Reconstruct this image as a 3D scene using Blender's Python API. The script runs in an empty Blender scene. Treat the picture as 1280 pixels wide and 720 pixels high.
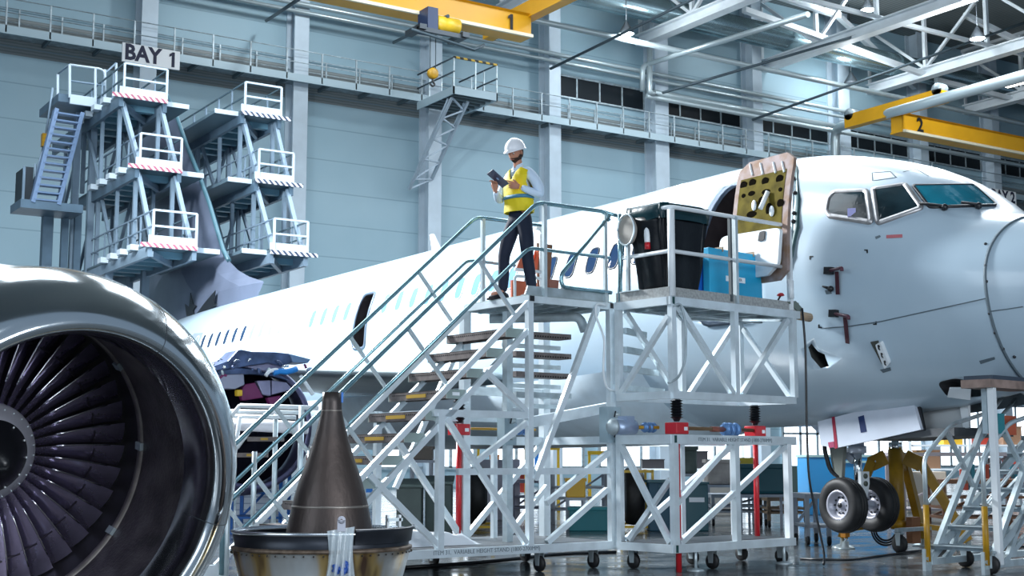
import bpy, bmesh, math, random
from mathutils import Vector, Matrix, noise
from mathutils.bvhtree import BVHTree
random.seed(7)
scene = bpy.context.scene
COL = scene.collection
PI = math.pi
V = Vector

# ------------------------------------------------------------------ camera
CAM_H = 1.2
PITCH = math.radians(7.32)
YAW = math.radians(32.9)
FPX = 1685.0
cam_data = bpy.data.cameras.new('camera')
cam_data.sensor_width = 36.0
cam_data.lens = FPX / 1280 * 36.0
cam_data.clip_end = 400
cam = bpy.data.objects.new('camera', cam_data)
cam.location = (0, 0, CAM_H)
cam.rotation_euler = (PI / 2 + PITCH, 0, -YAW)
COL.objects.link(cam)
scene.camera = cam

CF = V((math.sin(YAW) * math.cos(PITCH), math.cos(YAW) * math.cos(PITCH), math.sin(PITCH)))
CR = V((math.cos(YAW), -math.sin(YAW), 0))
CU = CR.cross(CF)
C0 = V((0, 0, CAM_H))


def ray(u, v):
    return CF * FPX + CR * (u - 640) + CU * (360 - v)


def onX(u, v, X):
    r = ray(u, v)
    return C0 + r * (X / r.x)


def onY(u, v, Y):
    r = ray(u, v)
    return C0 + r * (Y / r.y)


def onZ(u, v, Z):
    r = ray(u, v)
    return C0 + r * ((Z - CAM_H) / r.z)


# ------------------------------------------------------------------ materials
MATS = {}


def mat(name, col, rough=0.5, metal=0.0, emit=None, estr=0.0, var=0.0, vscale=3.0, bump=0.0, bscale=40.0,
        spec=0.5, trans=0.0, alpha=1.0, coat=0.0, rvar=0.0, col2=None, stretch=(1, 1, 1), ior=1.45):
    if name in MATS:
        return MATS[name]
    m = bpy.data.materials.new(name)
    m.use_nodes = True
    nt = m.node_tree
    b = nt.nodes['Principled BSDF']
    b.inputs['Base Color'].default_value = (*col, 1)
    b.inputs['Roughness'].default_value = rough
    b.inputs['Metallic'].default_value = metal
    b.inputs['Specular IOR Level'].default_value = spec
    b.inputs['IOR'].default_value = ior
    b.inputs['Transmission Weight'].default_value = trans
    b.inputs['Alpha'].default_value = alpha
    b.inputs['Coat Weight'].default_value = coat
    if emit:
        b.inputs['Emission Color'].default_value = (*emit, 1)
        b.inputs['Emission Strength'].default_value = estr
    if var or rvar or bump:
        tc = nt.nodes.new('ShaderNodeTexCoord')
        mp = nt.nodes.new('ShaderNodeMapping')
        mp.inputs['Scale'].default_value = stretch
        nt.links.new(tc.outputs['Object'], mp.inputs['Vector'])
    if var or rvar:
        n = nt.nodes.new('ShaderNodeTexNoise')
        n.inputs['Scale'].default_value = vscale
        n.inputs['Detail'].default_value = 6
        nt.links.new(mp.outputs['Vector'], n.inputs['Vector'])
    if var:
        mx = nt.nodes.new('ShaderNodeMix')
        mx.data_type = 'RGBA'
        c2 = col2 if col2 else tuple(max(0, c * (1 - var)) for c in col)
        c1 = col if col2 else tuple(min(1, c * (1 + var * .6)) for c in col)
        mx.inputs['A'].default_value = (*c1, 1)
        mx.inputs['B'].default_value = (*c2, 1)
        rp = nt.nodes.new('ShaderNodeMapRange')
        rp.inputs['From Min'].default_value = 0.35
        rp.inputs['From Max'].default_value = 0.65
        nt.links.new(n.outputs['Fac'], rp.inputs['Value'])
        nt.links.new(rp.outputs['Result'], mx.inputs['Factor'])
        nt.links.new(mx.outputs['Result'], b.inputs['Base Color'])
    if rvar:
        rr = nt.nodes.new('ShaderNodeMapRange')
        rr.inputs['From Min'].default_value = 0.3
        rr.inputs['From Max'].default_value = 0.7
        rr.inputs['To Min'].default_value = max(0.02, rough - rvar)
        rr.inputs['To Max'].default_value = min(1, rough + rvar)
        nt.links.new(n.outputs['Fac'], rr.inputs['Value'])
        nt.links.new(rr.outputs['Result'], b.inputs['Roughness'])
    if bump:
        nb = nt.nodes.new('ShaderNodeTexNoise')
        nb.inputs['Scale'].default_value = bscale
        nb.inputs['Detail'].default_value = 4
        nt.links.new(mp.outputs['Vector'], nb.inputs['Vector'])
        bp = nt.nodes.new('ShaderNodeBump')
        bp.inputs['Strength'].default_value = bump
        bp.inputs['Distance'].default_value = 0.02
        nt.links.new(nb.outputs['Fac'], bp.inputs['Height'])
        nt.links.new(bp.outputs['Normal'], b.inputs['Normal'])
    MATS[name] = m
    return m


def stripes(name, c1, c2, freq, direction=(1, 0, 1), rough=0.5, duty=0.5):
    """diagonal hazard stripes, object space"""
    m = bpy.data.materials.new(name)
    m.use_nodes = True
    nt = m.node_tree
    b = nt.nodes['Principled BSDF']
    b.inputs['Roughness'].default_value = rough
    tc = nt.nodes.new('ShaderNodeTexCoord')
    dt = nt.nodes.new('ShaderNodeVectorMath')
    dt.operation = 'DOT_PRODUCT'
    dt.inputs[1].default_value = [d * freq for d in direction]
    nt.links.new(tc.outputs['Object'], dt.inputs[0])
    fr = nt.nodes.new('ShaderNodeMath')
    fr.operation = 'FRACT'
    nt.links.new(dt.outputs['Value'], fr.inputs[0])
    gt = nt.nodes.new('ShaderNodeMath')
    gt.operation = 'GREATER_THAN'
    gt.inputs[1].default_value = duty
    nt.links.new(fr.outputs[0], gt.inputs[0])
    mx = nt.nodes.new('ShaderNodeMix')
    mx.data_type = 'RGBA'
    mx.inputs['A'].default_value = (*c1, 1)
    mx.inputs['B'].default_value = (*c2, 1)
    nt.links.new(gt.outputs[0], mx.inputs['Factor'])
    nt.links.new(mx.outputs['Result'], b.inputs['Base Color'])
    MATS[name] = m
    return m


GALV = mat('galvanised_steel', (.62, .72, .76), .38, .55, var=.18, vscale=6, rvar=.1)
GALVD = mat('galvanised_steel_dull', (.42, .50, .54), .5, .45, var=.25, vscale=5)
ALU = mat('aluminium_beam', (.74, .83, .88), .36, .35, var=.12, vscale=4, rvar=.08)
TUBE = mat('handrail_tube', (.26, .44, .50), .24, .8, var=.15, vscale=8)
WHITEM = mat('white_painted_steel', (.78, .84, .88), .4, 0, var=.06, vscale=3)
STEELB = mat('blue_grey_painted_steel', (.38, .47, .55), .45, .1, var=.12, vscale=2)
BLACK = mat('black_plastic', (.012, .014, .018), .35)
RUBBER = mat('black_rubber', (.014, .015, .017), .55, var=.3, vscale=10)
RED = mat('red_paint', (.55, .02, .03), .3, coat=.3)
YEL = mat('yellow_paint', (.75, .48, .03), .35, var=.12, vscale=3)
OCHRE = mat('ochre_yellow_paint', (.40, .22, .01), .4, var=.25, vscale=4)
TREAD = mat('tread_plate_brown_grey', (.17, .145, .14), .6, .2, var=.25, vscale=12)
TREADG = mat('tread_end_green_grey', (.30, .38, .37), .55, .1)
BLUEP = mat('blue_plastic', (.02, .36, .62), .4, var=.08)
TEALP = mat('dark_teal_plastic', (.015, .10, .13), .42)
WOOD = mat('raw_timber', (.46, .33, .22), .7, var=.3, vscale=5, stretch=(1, 8, 8))
CHROME = mat('chrome', (.8, .84, .86), .08, 1.0)
PAPER = mat('white_label', (.85, .9, .95), .6)
INKM = mat('label_ink', (.01, .015, .05), .5)


# ------------------------------------------------------------------ mesh builder
class MB:
    def __init__(s):
        s.v = []
        s.f = []
        s.sm = []

    def add(s, vs, fs, smooth=False):
        o = len(s.v)
        s.v += [V(p) for p in vs]
        s.f += [[o + i for i in f] for f in fs]
        s.sm += [smooth] * len(fs)
        return s

    def box(s, a, b):
        x0, y0, z0 = a
        x1, y1, z1 = b
        return s.add([(x0, y0, z0), (x1, y0, z0), (x1, y1, z0), (x0, y1, z0), (x0, y0, z1), (x1, y0, z1), (x1, y1, z1), (x0, y1, z1)],
                     [(3, 2, 1, 0), (4, 5, 6, 7), (0, 1, 5, 4), (1, 2, 6, 5), (2, 3, 7, 6), (3, 0, 4, 7)])

    def beam(s, p, q, w=.06, h=None, up=(0, 0, 1)):
        """rectangular bar from p to q, w across, h along 'up'"""
        h = h or w
        p = V(p)
        q = V(q)
        d = (q - p).normalized()
        up = V(up)
        if abs(d.dot(up)) > .98:
            up = V((0, 1, 0)) if abs(d.y) < .9 else V((1, 0, 0))
        sx = d.cross(up).normalized() * (w / 2)
        sy = sx.cross(d).normalized() * (h / 2)
        vs = [p - sx - sy, p + sx - sy, p + sx + sy, p - sx + sy, q - sx - sy, q + sx - sy, q + sx + sy, q - sx + sy]
        return s.add(vs, [(0, 1, 2, 3), (7, 6, 5, 4), (0, 4, 5, 1), (1, 5, 6, 2), (2, 6, 7, 3), (3, 7, 4, 0)])

    def tube(s, pts, r=.02, n=10, caps=True, bend=0.0):
        pts = [V(p) for p in pts]
        if bend > 0 and len(pts) > 2:
            out = [pts[0]]
            for i in range(1, len(pts) - 1):
                a, b, c = pts[i - 1], pts[i], pts[i + 1]
                d1 = (a - b)
                d2 = (c - b)
                t = min(bend, d1.length * .45, d2.length * .45)
                p1 = b + d1.normalized() * t
                p2 = b + d2.normalized() * t
                for k in range(5):
                    q = k / 4
                    out.append(p1 * (1 - q) ** 2 + b * 2 * q * (1 - q) + p2 * q * q)
            out.append(pts[-1])
            pts = out
        rs = r if isinstance(r, (list, tuple)) else [r] * len(pts)
        rings = []
        nrm = None
        for i, p in enumerate(pts):
            if i == 0:
                d = pts[1] - p
            elif i == len(pts) - 1:
                d = p - pts[i - 1]
            else:
                d = (pts[i + 1] - p).normalized() + (p - pts[i - 1]).normalized()
            if d.length < 1e-9:
                d = V((0, 0, 1))
            d.normalize()
            if nrm is None:
                nrm = d.orthogonal().normalized()
            else:
                nrm = (nrm - d * nrm.dot(d))
                nrm = nrm.normalized() if nrm.length > 1e-6 else d.orthogonal().normalized()
            bn = d.cross(nrm)
            rings.append([p + (nrm * math.cos(2 * PI * k / n) + bn * math.sin(2 * PI * k / n)) * rs[i] for k in range(n)])
        vs = [q for rg in rings for q in rg]
        fs = []
        for i in range(len(rings) - 1):
            for k in range(n):
                a = i * n + k
                b = i * n + (k + 1) % n
                fs.append((a, b, b + n, a + n))
        s.add(vs, fs, True)
        if caps:
            s.add(rings[0], [tuple(reversed(range(n)))])
            s.add(rings[-1], [tuple(range(n))])
        return s

    def lathe(s, prof, n=48, o=(0, 0, 0), axis='z', a0=0, a1=2 * PI, M=None, smooth=True):
        """prof: list of (r, h); axis z/x/y"""
        full = abs(a1 - a0 - 2 * PI) < 1e-6
        m = n if full else n + 1
        vs = []
        for r, h in prof:
            for k in range(m):
                t = a0 + (a1 - a0) * k / n
                c, d = r * math.cos(t), r * math.sin(t)
                p = {'z': (c, d, h), 'y': (c, h, d), 'x': (h, c, d)}[axis]
                p = V(p)
                if M is not None:
                    p = M @ p
                vs.append(p + V(o))
        fs = []
        for i in range(len(prof) - 1):
            for k in range(n):
                a = i * m + k
                b = i * m + (k + 1) % m
                fs.append((a, b, b + m, a + m) if axis != 'y' else (a, a + m, b + m, b))
        return s.add(vs, fs, smooth)

    def prism(s, poly, d, smooth=False):
        """closed planar polygon extruded by vector d"""
        n = len(poly)
        d = V(d)
        a = [V(p) for p in poly]
        b = [p + d for p in a]
        s.add(a + b, [tuple(range(n)), tuple(reversed(range(n, 2 * n)))] + [(i, n + i, n + (i + 1) % n, (i + 1) % n) for i in range(n)])
        return s

    def ball(s, c, r, n=14, sc=(1, 1, 1)):
        m = n // 2
        vs = []
        for i in range(m + 1):
            t = PI * i / m
            for k in range(n):
                a = 2 * PI * k / n
                vs.append(V(c) + V((r * sc[0] * math.sin(t) * math.cos(a), r * sc[1] * math.sin(t) * math.sin(a), r * sc[2] * math.cos(t))))
        fs = []
        for i in range(m):
            for k in range(n):
                a = i * n + k
                b = i * n + (k + 1) % n
                fs.append((a, a + n, b + n, b))
        return s.add(vs, fs, True)

    def xf(s, M):
        s.v = [M @ p for p in s.v]
        return s

    def build(s, name, m, parent=None, world=False, bevel=0.0):
        vs = s.v
        if world and parent is not None:
            r_ = parent
            while r_.parent is not None:
                r_ = r_.parent
            inv = PM[r_.name].inverted()
            vs = [inv @ p for p in vs]
        me = bpy.data.meshes.new(name)
        me.from_pydata([tuple(p) for p in vs], [], s.f)
        me.polygons.foreach_set('use_smooth', s.sm)
        me.materials.append(m)
        bm = bmesh.new()
        bm.from_mesh(me)
        bmesh.ops.remove_doubles(bm, verts=bm.verts, dist=1e-5)
        bmesh.ops.recalc_face_normals(bm, faces=bm.faces)
        bm.to_mesh(me)
        bm.free()
        o = bpy.data.objects.new(name, me)
        COL.objects.link(o)
        if parent is not None:
            o.parent = parent
        if bevel:
            md = o.modifiers.new('bevel', 'BEVEL')
            md.width = bevel
            md.segments = 2
            md.limit_method = 'ANGLE'
        return o


PM = {}


def thing(name, label, cat, loc=(0, 0, 0), rz=0.0, group=None):
    o = bpy.data.objects.new(name, None)
    o.empty_display_size = .2
    o.location = loc
    o.rotation_euler = (0, 0, rz)
    o['label'] = label
    o['category'] = cat
    if group:
        o['group'] = group
    COL.objects.link(o)
    PM[o.name] = Matrix.Translation(loc) @ Matrix.Rotation(rz, 4, 'Z')
    return o


def tag(o, label, cat, group=None, kind=None):
    if label:
        o['label'] = label
    if cat:
        o['category'] = cat
    if group:
        o['group'] = group
    if kind:
        o['kind'] = kind
    return o


def solo(mb, name, m, label, cat, loc=(0, 0, 0), rz=0.0, group=None, world=False, bevel=0):
    """a thing of one mesh, geometry in local coordinates (or world coordinates moved to its origin)"""
    if world:
        M = (Matrix.Translation(loc) @ Matrix.Rotation(rz, 4, 'Z')).inverted()
        mb.xf(M)
    o = mb.build(name, m, bevel=bevel)
    o.location = loc
    o.rotation_euler = (0, 0, rz)
    return tag(o, label, cat, group)


def struct(name, mb, m):
    o = mb.build(name, m)
    o['kind'] = 'structure'
    return o


def dup(root, loc, rz=None, label=None, group=None):
    r = root.copy()
    COL.objects.link(r)
    r.location = loc
    if rz is not None:
        r.rotation_euler = (0, 0, rz)
    if label:
        r['label'] = label
    if group:
        r['group'] = group
    for ch in list(root.children):
        c = ch.copy()
        COL.objects.link(c)
        c.parent = r
        for g in list(ch.children):
            d = g.copy()
            COL.objects.link(d)
            d.parent = c
    return r


def text_mesh(name, body, size, M, m, parent=None, depth=.004, align='CENTER', bold=0.0):
    cu = bpy.data.curves.new(name, 'FONT')
    cu.body = body
    cu.size = size
    cu.extrude = depth
    cu.align_x = align
    cu.align_y = 'CENTER'
    cu.offset = bold
    cu.resolution_u = 2
    t = bpy.data.objects.new(name, cu)
    me = bpy.data.meshes.new_from_object(t)
    bpy.data.objects.remove(t)
    bpy.data.curves.remove(cu)
    me.transform(M)
    me.materials.clear()
    me.materials.append(m)
    o = bpy.data.objects.new(name, me)
    COL.objects.link(o)
    if parent is not None:
        o.parent = parent
    return o


def basis(o, ex, ey):
    """matrix placing local x,y plane on directions ex, ey at o"""
    ex = V(ex).normalized()
    ey = V(ey)
    ey = (ey - ex * ey.dot(ex)).normalized()
    ez = ex.cross(ey)
    M = Matrix((ex, ey, ez)).transposed().to_4x4()
    M.translation = V(o)
    return M
# ------------------------------------------------------------------ hangar shell
W = 54.0            # back wall, metres in front of the camera along the hangar axis
SP = 6.75           # column spacing
CX0 = 14.85 / 48.31 * W


def wall_mat():
    m = bpy.data.materials.new('wall_panels')
    m.use_nodes = True
    nt = m.node_tree
    b = nt.nodes['Principled BSDF']
    b.inputs['Roughness'].default_value = .55
    tc = nt.nodes.new('ShaderNodeTexCoord')
    sep = nt.nodes.new('ShaderNodeSeparateXYZ')
    nt.links.new(tc.outputs['Object'], sep.inputs[0])

    def math_(op, a, c=None):
        n = nt.nodes.new('ShaderNodeMath')
        n.operation = op
        if hasattr(a, 'is_linked'):
            nt.links.new(a, n.inputs[0])
        else:
            n.inputs[0].default_value = a
        if c is not None:
            if hasattr(c, 'is_linked'):
                nt.links.new(c, n.inputs[1])
            else:
                n.inputs[1].default_value = c
        return n.outputs[0]
    fr = math_('FRACT', math_('DIVIDE', sep.outputs['Z'], 1.45))
    seam = math_('LESS_THAN', fr, .035)
    nz = nt.nodes.new('ShaderNodeTexNoise')
    nz.inputs['Scale'].default_value = .35
    nz.inputs['Detail'].default_value = 8
    nt.links.new(tc.outputs['Object'], nz.inputs['Vector'])
    # broad colour drift of the panels
    mx = nt.nodes.new('ShaderNodeMix')
    mx.data_type = 'RGBA'
    mx.inputs['A'].default_value = (.26, .41, .49, 1)
    mx.inputs['B'].default_value = (.34, .48, .55, 1)
    nt.links.new(nz.outputs['Fac'], mx.inputs['Factor'])
    # ribbed metal band behind the catwalk
    up = math_('GREATER_THAN', sep.outputs['Z'], 17.1)
    lo = math_('LESS_THAN', sep.outputs['Z'], 18.6)
    band = math_('MULTIPLY', up, lo)
    wv = nt.nodes.new('ShaderNodeTexWave')
    wv.bands_direction = 'Z'
    wv.inputs['Scale'].default_value = 2.5
    wv.inputs['Distortion'].default_value = 2
    wv.inputs['Detail'].default_value = 4
    nt.links.new(tc.outputs['Object'], wv.inputs['Vector'])
    cr = nt.nodes.new('ShaderNodeMix')
    cr.data_type = 'RGBA'
    cr.inputs['A'].default_value = (.16, .19, .20, 1)
    cr.inputs['B'].default_value = (.25, .28, .28, 1)
    nt.links.new(wv.outputs['Fac'], cr.inputs['Factor'])
    m2 = nt.nodes.new('ShaderNodeMix')
    m2.data_type = 'RGBA'
    nt.links.new(band, m2.inputs['Factor'])
    nt.links.new(mx.outputs['Result'], m2.inputs['A'])
    nt.links.new(cr.outputs['Result'], m2.inputs['B'])
    m3 = nt.nodes.new('ShaderNodeMix')
    m3.data_type = 'RGBA'
    m3.inputs['B'].default_value = (.16, .26, .32, 1)
    sf = math_('MULTIPLY', seam, .6)
    nt.links.new(sf, m3.inputs['Factor'])
    nt.links.new(m2.outputs['Result'], m3.inputs['A'])
    nt.links.new(m3.outputs['Result'], b.inputs['Base Color'])
    return m


def floor_mat():
    m = bpy.data.materials.new('epoxy_floor')
    m.use_nodes = True
    nt = m.node_tree
    b = nt.nodes['Principled BSDF']
    tc = nt.nodes.new('ShaderNodeTexCoord')
    nz = nt.nodes.new('ShaderNodeTexNoise')
    nz.inputs['Scale'].default_value = .6
    nz.inputs['Detail'].default_value = 8
    nt.links.new(tc.outputs['Object'], nz.inputs['Vector'])
    mx = nt.nodes.new('ShaderNodeMix')
    mx.data_type = 'RGBA'
    mx.inputs['A'].default_value = (.055, .065, .07, 1)
    mx.inputs['B'].default_value = (.11, .12, .13, 1)
    nt.links.new(nz.outputs['Fac'], mx.inputs['Factor'])
    nt.links.new(mx.outputs['Result'], b.inputs['Base Color'])
    n2 = nt.nodes.new('ShaderNodeTexNoise')
    n2.inputs['Scale'].default_value = 2.2
    n2.inputs['Detail'].default_value = 5
    nt.links.new(tc.outputs['Object'], n2.inputs['Vector'])
    r = nt.nodes.new('ShaderNodeMapRange')
    r.inputs['From Min'].default_value = .3
    r.inputs['From Max'].default_value = .7
    r.inputs['To Min'].default_value = .08
    r.inputs['To Max'].default_value = .3
    nt.links.new(n2.outputs['Fac'], r.inputs['Value'])
    nt.links.new(r.outputs['Result'], b.inputs['Roughness'])
    bp = nt.nodes.new('ShaderNodeBump')
    bp.inputs['Strength'].default_value = .12
    bp.inputs['Distance'].default_value = .01
    nt.links.new(n2.outputs['Fac'], bp.inputs['Height'])
    nt.links.new(bp.outputs['Normal'], b.inputs['Normal'])
    return m


def roof_mat():
    m = bpy.data.materials.new('ribbed_roof_deck')
    m.use_nodes = True
    nt = m.node_tree
    b = nt.nodes['Principled BSDF']
    b.inputs['Roughness'].default_value = .6
    tc = nt.nodes.new('ShaderNodeTexCoord')
    wv = nt.nodes.new('ShaderNodeTexWave')
    wv.bands_direction = 'X'
    wv.inputs['Scale'].default_value = 1.2
    nt.links.new(tc.outputs['Object'], wv.inputs['Vector'])
    mx = nt.nodes.new('ShaderNodeMix')
    mx.data_type = 'RGBA'
    mx.inputs['A'].default_value = (.10, .12, .125, 1)
    mx.inputs['B'].default_value = (.2, .23, .235, 1)
    nt.links.new(wv.outputs['Fac'], mx.inputs['Factor'])
    nt.links.new(mx.outputs['Result'], b.inputs['Base Color'])
    return m


ROOF_Z = 27.0
struct('floor', MB().box((-40, -12, -.2), (130, W + .4, 0)), floor_mat())
struct('wall_back', MB().box((-40, W, 0), (130, W + .4, ROOF_Z)), wall_mat())
struct('ceiling', MB().box((-40, -12, ROOF_Z), (130, W + .4, ROOF_Z + .3)), roof_mat())
ez = mat('dark_window_glass', (.01, .015, .02), .5, 0, spec=.2)
# clerestory window ribbon between the columns
zt = onY(690, 92, W).z
zb = onY(690, 119, W).z
for i in range(3, 12):
    x0 = CX0 + SP * i + .5
    x1 = CX0 + SP * (i + 1) - .5
    m = MB().box((x0, W - .06, zb), (x1, W + .01, zt))
    w = struct('window_%d' % (i - 2), m, ez)
    fm = MB()
    for k in range(0, 5):
        xx = x0 + (x1 - x0) * k / 4
        fm.box((xx - .04, W - .1, zb), (xx + .04, W - .05, zt))
    fm.box((x0, W - .1, zt - .05), (x1, W - .05, zt + .05))
    fm.box((x0, W - .1, zb - .05), (x1, W - .05, zb + .05))
    fm.build('window_frame', GALVD, w)
# low lit glazing along the foot of the back wall (daylight side doors)
day = mat('daylight_glazing', (.8, .9, 1), .3, emit=(.86, .94, 1), estr=2.0)
for k in range(12):
    x0 = 9 + k * 6.2
    w = struct('window_%d' % (k + 12), MB().box((x0, W - .08, .9), (x0 + 5.2, W + .01, 4.6)), day)
    fm = MB()
    for j in range(5):
        xx = x0 + 5.2 * j / 4
        fm.box((xx - .08, W - .14, .9), (xx + .08, W - .07, 4.6))
    for zz in (.9, 2.7, 4.6):
        fm.box((x0, W - .14, zz - .06), (x0 + 5.2, W - .07, zz + .06))
    fm.build('window_frame', GALVD, w)

colm = mat('column_paint', (.50, .60, .68), .5, var=.06, vscale=1.5)
colsh = mat('column_side', (.28, .37, .43), .55)
for i in range(-1, 14):
    x = CX0 + SP * i
    fat = (i in (4, 6))
    hw = .34 if not fat else .44
    o = MB()
    # I-section column: front flange, web, rear flange
    o.box((x - hw, W - .95, 0), (x + hw, W - .87, ROOF_Z))
    o.box((x - .06, W - .88, 0), (x + .06, W - .07, ROOF_Z))
    o.box((x - hw, W - .1, 0), (x + hw, W - .0, ROOF_Z))
    struct('trim_%d' % (i + 2), o, colm)

# ------------------------------------------------------------------ roof steel
trussm = mat('white_truss_paint', (.72, .78, .82), .5, var=.08, vscale=1)
CH_Z = onY(800, 58, W).z
tx = [onY(u, v, W).x for u, v in ((800, 58), (955, 90), (1087, 118))]
tsp = (tx[2] - tx[0]) / 2
for i in range(-2, 7):
    x = tx[0] + tsp * i
    t = thing('roof_truss', 'white steel roof truss running out from the wall, %s' % (
        ['leftmost, above the tail docks', 'above the first crane', 'beside the wide column near the duct', 'next right of the wide wall column', 'over the second yellow crane end', 'far right behind the second crane', 'right of the ceiling tube lamp', 'near the right corner of the roof', 'last on the right'][i + 2]), 'roof truss', (x, W, CH_Z))
    b = MB().box((-.3, -46, -.02), (.3, 0, .14)).box((-.06, -46, .14), (.06, 0, .5)).box((-.3, -46, .5), (.3, 0, .58))
    b.build('bottom_chord', trussm, t)
    b = MB().box((-.2, -46, 4.0), (.2, 0, 4.3))
    b.build('top_chord', trussm, t)
    b = MB()
    for k in range(11):
        y = -k * 4.2
        b.beam((0, y, .55), (0, y, 4.0), .2)
        b.beam((0, y, .55) if k % 2 else (0, y, 4.0), (0, y - 4.2, 4.0) if k % 2 else (0, y - 4.2, .55), .16)
    b.build('web', trussm, t)
# cross ties between trusses (run along the wall direction)
for j, yy in enumerate((W - 8.5, W - 17, W - 25.5)):
    b = MB().box((tx[0] - 3 * tsp, -.1, -.1), (tx[0] + 7 * tsp, .1, .1))
    solo(b, 'roof_tie', trussm, 'long grey roof tie crossing the trusses, %s' % ['first from the wall', 'second from the wall', 'third from the wall'][j], 'roof tie', (0, yy, CH_Z + .75))
# diagonal braces seen against the roof
for j, (a, b_, za, zb_) in enumerate((((930, 12), (1160, 95), CH_Z + .9, CH_Z + .2), ((1035, 8), (1155, 120), CH_Z + 3.5, CH_Z + .6), ((1205, 18), (1290, 60), CH_Z + 3, CH_Z + 1.4), ((1170, 100), (1290, 130), CH_Z + .4, CH_Z + .2), ((955, -10), (1050, 20), CH_Z + 3, CH_Z + 2))):
    p = onZ(a[0], a[1], za)
    q = onZ(b_[0], b_[1], zb_)
    solo(MB().beam(p, q, .28, .28), 'roof_brace', trussm, 'white diagonal roof brace %s' % ['crossing the long truss chord above the duct', 'slanting down to the yellow crane end', 'in the top right corner of the roof', 'behind the lit tube lamp', 'highest, by the top edge above the duct'][j], 'roof brace', p, world=True)
# big ventilation duct
dz = onY(1000, 72, W - 3)
solo(MB().tube([(-6, 0, 0), (90, 0, 0)], .66, 28), 'ventilation_duct', mat('duct_sheet', (.30, .42, .46), .22, .85, var=.2, vscale=1.2, stretch=(.3, 1, 1)),
     'fat round metal ventilation duct under the roof along the wall', 'duct', (36, W - 2, CH_Z + 1.32))
# slimmer pipes on brackets along the wall
pipem = mat('grey_pipe', (.42, .50, .53), .35, .5)
for j, (u, v, r, yo) in enumerate(((640, 57, .11, 1.2), (640, 66, .09, 1.2), (700, 32, .14, 3.8), (830, 118, .16, 1.3), (830, 124, .13, 1.4))):
    p = onY(u, v, W - yo)
    x0 = CX0 - 8 if j < 2 else (onY(648, 20, W - yo).x if j == 2 else onY(808, 118, W - yo).x)
    x1 = 95 if j != 3 else onY(1040, 0, W - yo).x
    solo(MB().tube([(x0 - p.x, 0, 0), (x1 - p.x, 0, 0)], r, 12), 'wall_pipe', pipem, 'grey pipe running along the upper wall, %s' % ['upper of the thin pair', 'lower of the thin pair', 'highest, in front of the dark window ribbon', 'upper of the thick pair', 'lower of the thick pair'][j], 'pipe', p)
# dark hanging tie rods
rodm = mat('dark_rod', (.06, .09, .11), .5, .3)
for j, (a, b_, yb) in enumerate((((688, 86), (880, -8), 51.6), ((828, 116), (1290, -20), 51.6), ((492, 53), (560, 20), 52.8), ((333, 26), (378, -4), 52.8), ((940, 150), (1290, 25), 52.0))):
    p = onY(a[0], a[1], yb)
    q = onY(b_[0], b_[1], yb - 9)
    solo(MB().tube([p, q], .07, 8), 'tie_rod', rodm, 'thin dark tie rod rising from the wall, %s' % ['starting left of the dark windows', 'starting right of the wide column', 'meeting the first crane hoist', 'over the right tail dock', 'lowest, running past the second crane'][j], 'tie rod', p, world=True)
# vertical bent pipes at the wide column
p = onY(803, 82, W - 1.5)
q = onY(812, 114, W - 1.5)
solo(MB().tube([onY(1010, 18, 40), onY(810, 80, W - 1.5), onY(803, 84, W - 1.5), onY(803, 114, W - 1.5)], .13, 12, bend=.5), 'drain_pipe', pipem, 'grey pipe coming off the roof and turning down the wide column', 'pipe', p, world=True)
solo(MB().tube([onY(812, 60, W - 1.6), onY(812, 116, W - 1.6), onY(818, 117, W - 1.6)], .14, 12, bend=.5), 'drain_pipe', pipem, 'short vertical grey pipe beside the bent one on the wide column', 'pipe', q, world=True)
p = onY(1044, 160, W - 1.4)
solo(MB().tube([onY(1290, 92, 34), p, onY(1044, 300, W - 1.4)], .26, 12, bend=.8), 'drain_pipe', pipem, 'thick pale pipe from the roof turning down the wall near the second crane', 'pipe', p, world=True)

# lamps
lampm = mat('lamp_glow', (1, 1, 1), .4, emit=(.75, .93, 1), estr=30)
lamph = mat('lamp_housing', (.05, .06, .07), .4, .5)
for j, (u, v, lab) in enumerate(((1222, 49, 'brightest, near the top right corner'), (1085, 13, 'above the long truss chord'), (1064, 104, 'low, over the dark end of the duct'), (783, 43, 'small, over the dark window ribbon'))):
    c = onZ(u, v, CH_Z - 1.0 + (0, 3, .6, 0)[j])
    t = thing('high_bay_lamp', 'round hanging high bay lamp, ' + lab, 'ceiling lamp', c)
    MB().lathe([(.08, .62), (.16, .45), (.2, .4), (.42, .02), (.44, 0), (.40, .0), (.38, .03), (.0, .3)], 20).build('shade', lamph, t)
    MB().lathe([(0, -.02), (.3, -.01), (.36, .04), (0, .05)], 20).build('bulb_glass', lampm if j != 2 else lamph, t)
    MB().tube([(0, 0, .6), (0, 0, 5)], .02, 6).build('cord', lamph, t)
a = onZ(1258, 108, CH_Z - .6)
b_ = onZ(1300, 97, CH_Z - .6)
t = thing('tube_lamp', 'long lit white tube lamp at the right edge under the roof', 'ceiling lamp', a)
MB().beam(a, b_, .3, .14).build('diffuser', mat('tube_glow', (1, 1, 1), .4, emit=(1, .95, .85), estr=9), t, world=True)
MB().beam(a + V((0, 0, .15)), b_ + V((0, 0, .15)), .4, .14).build('housing', lamph, t, world=True)

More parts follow.
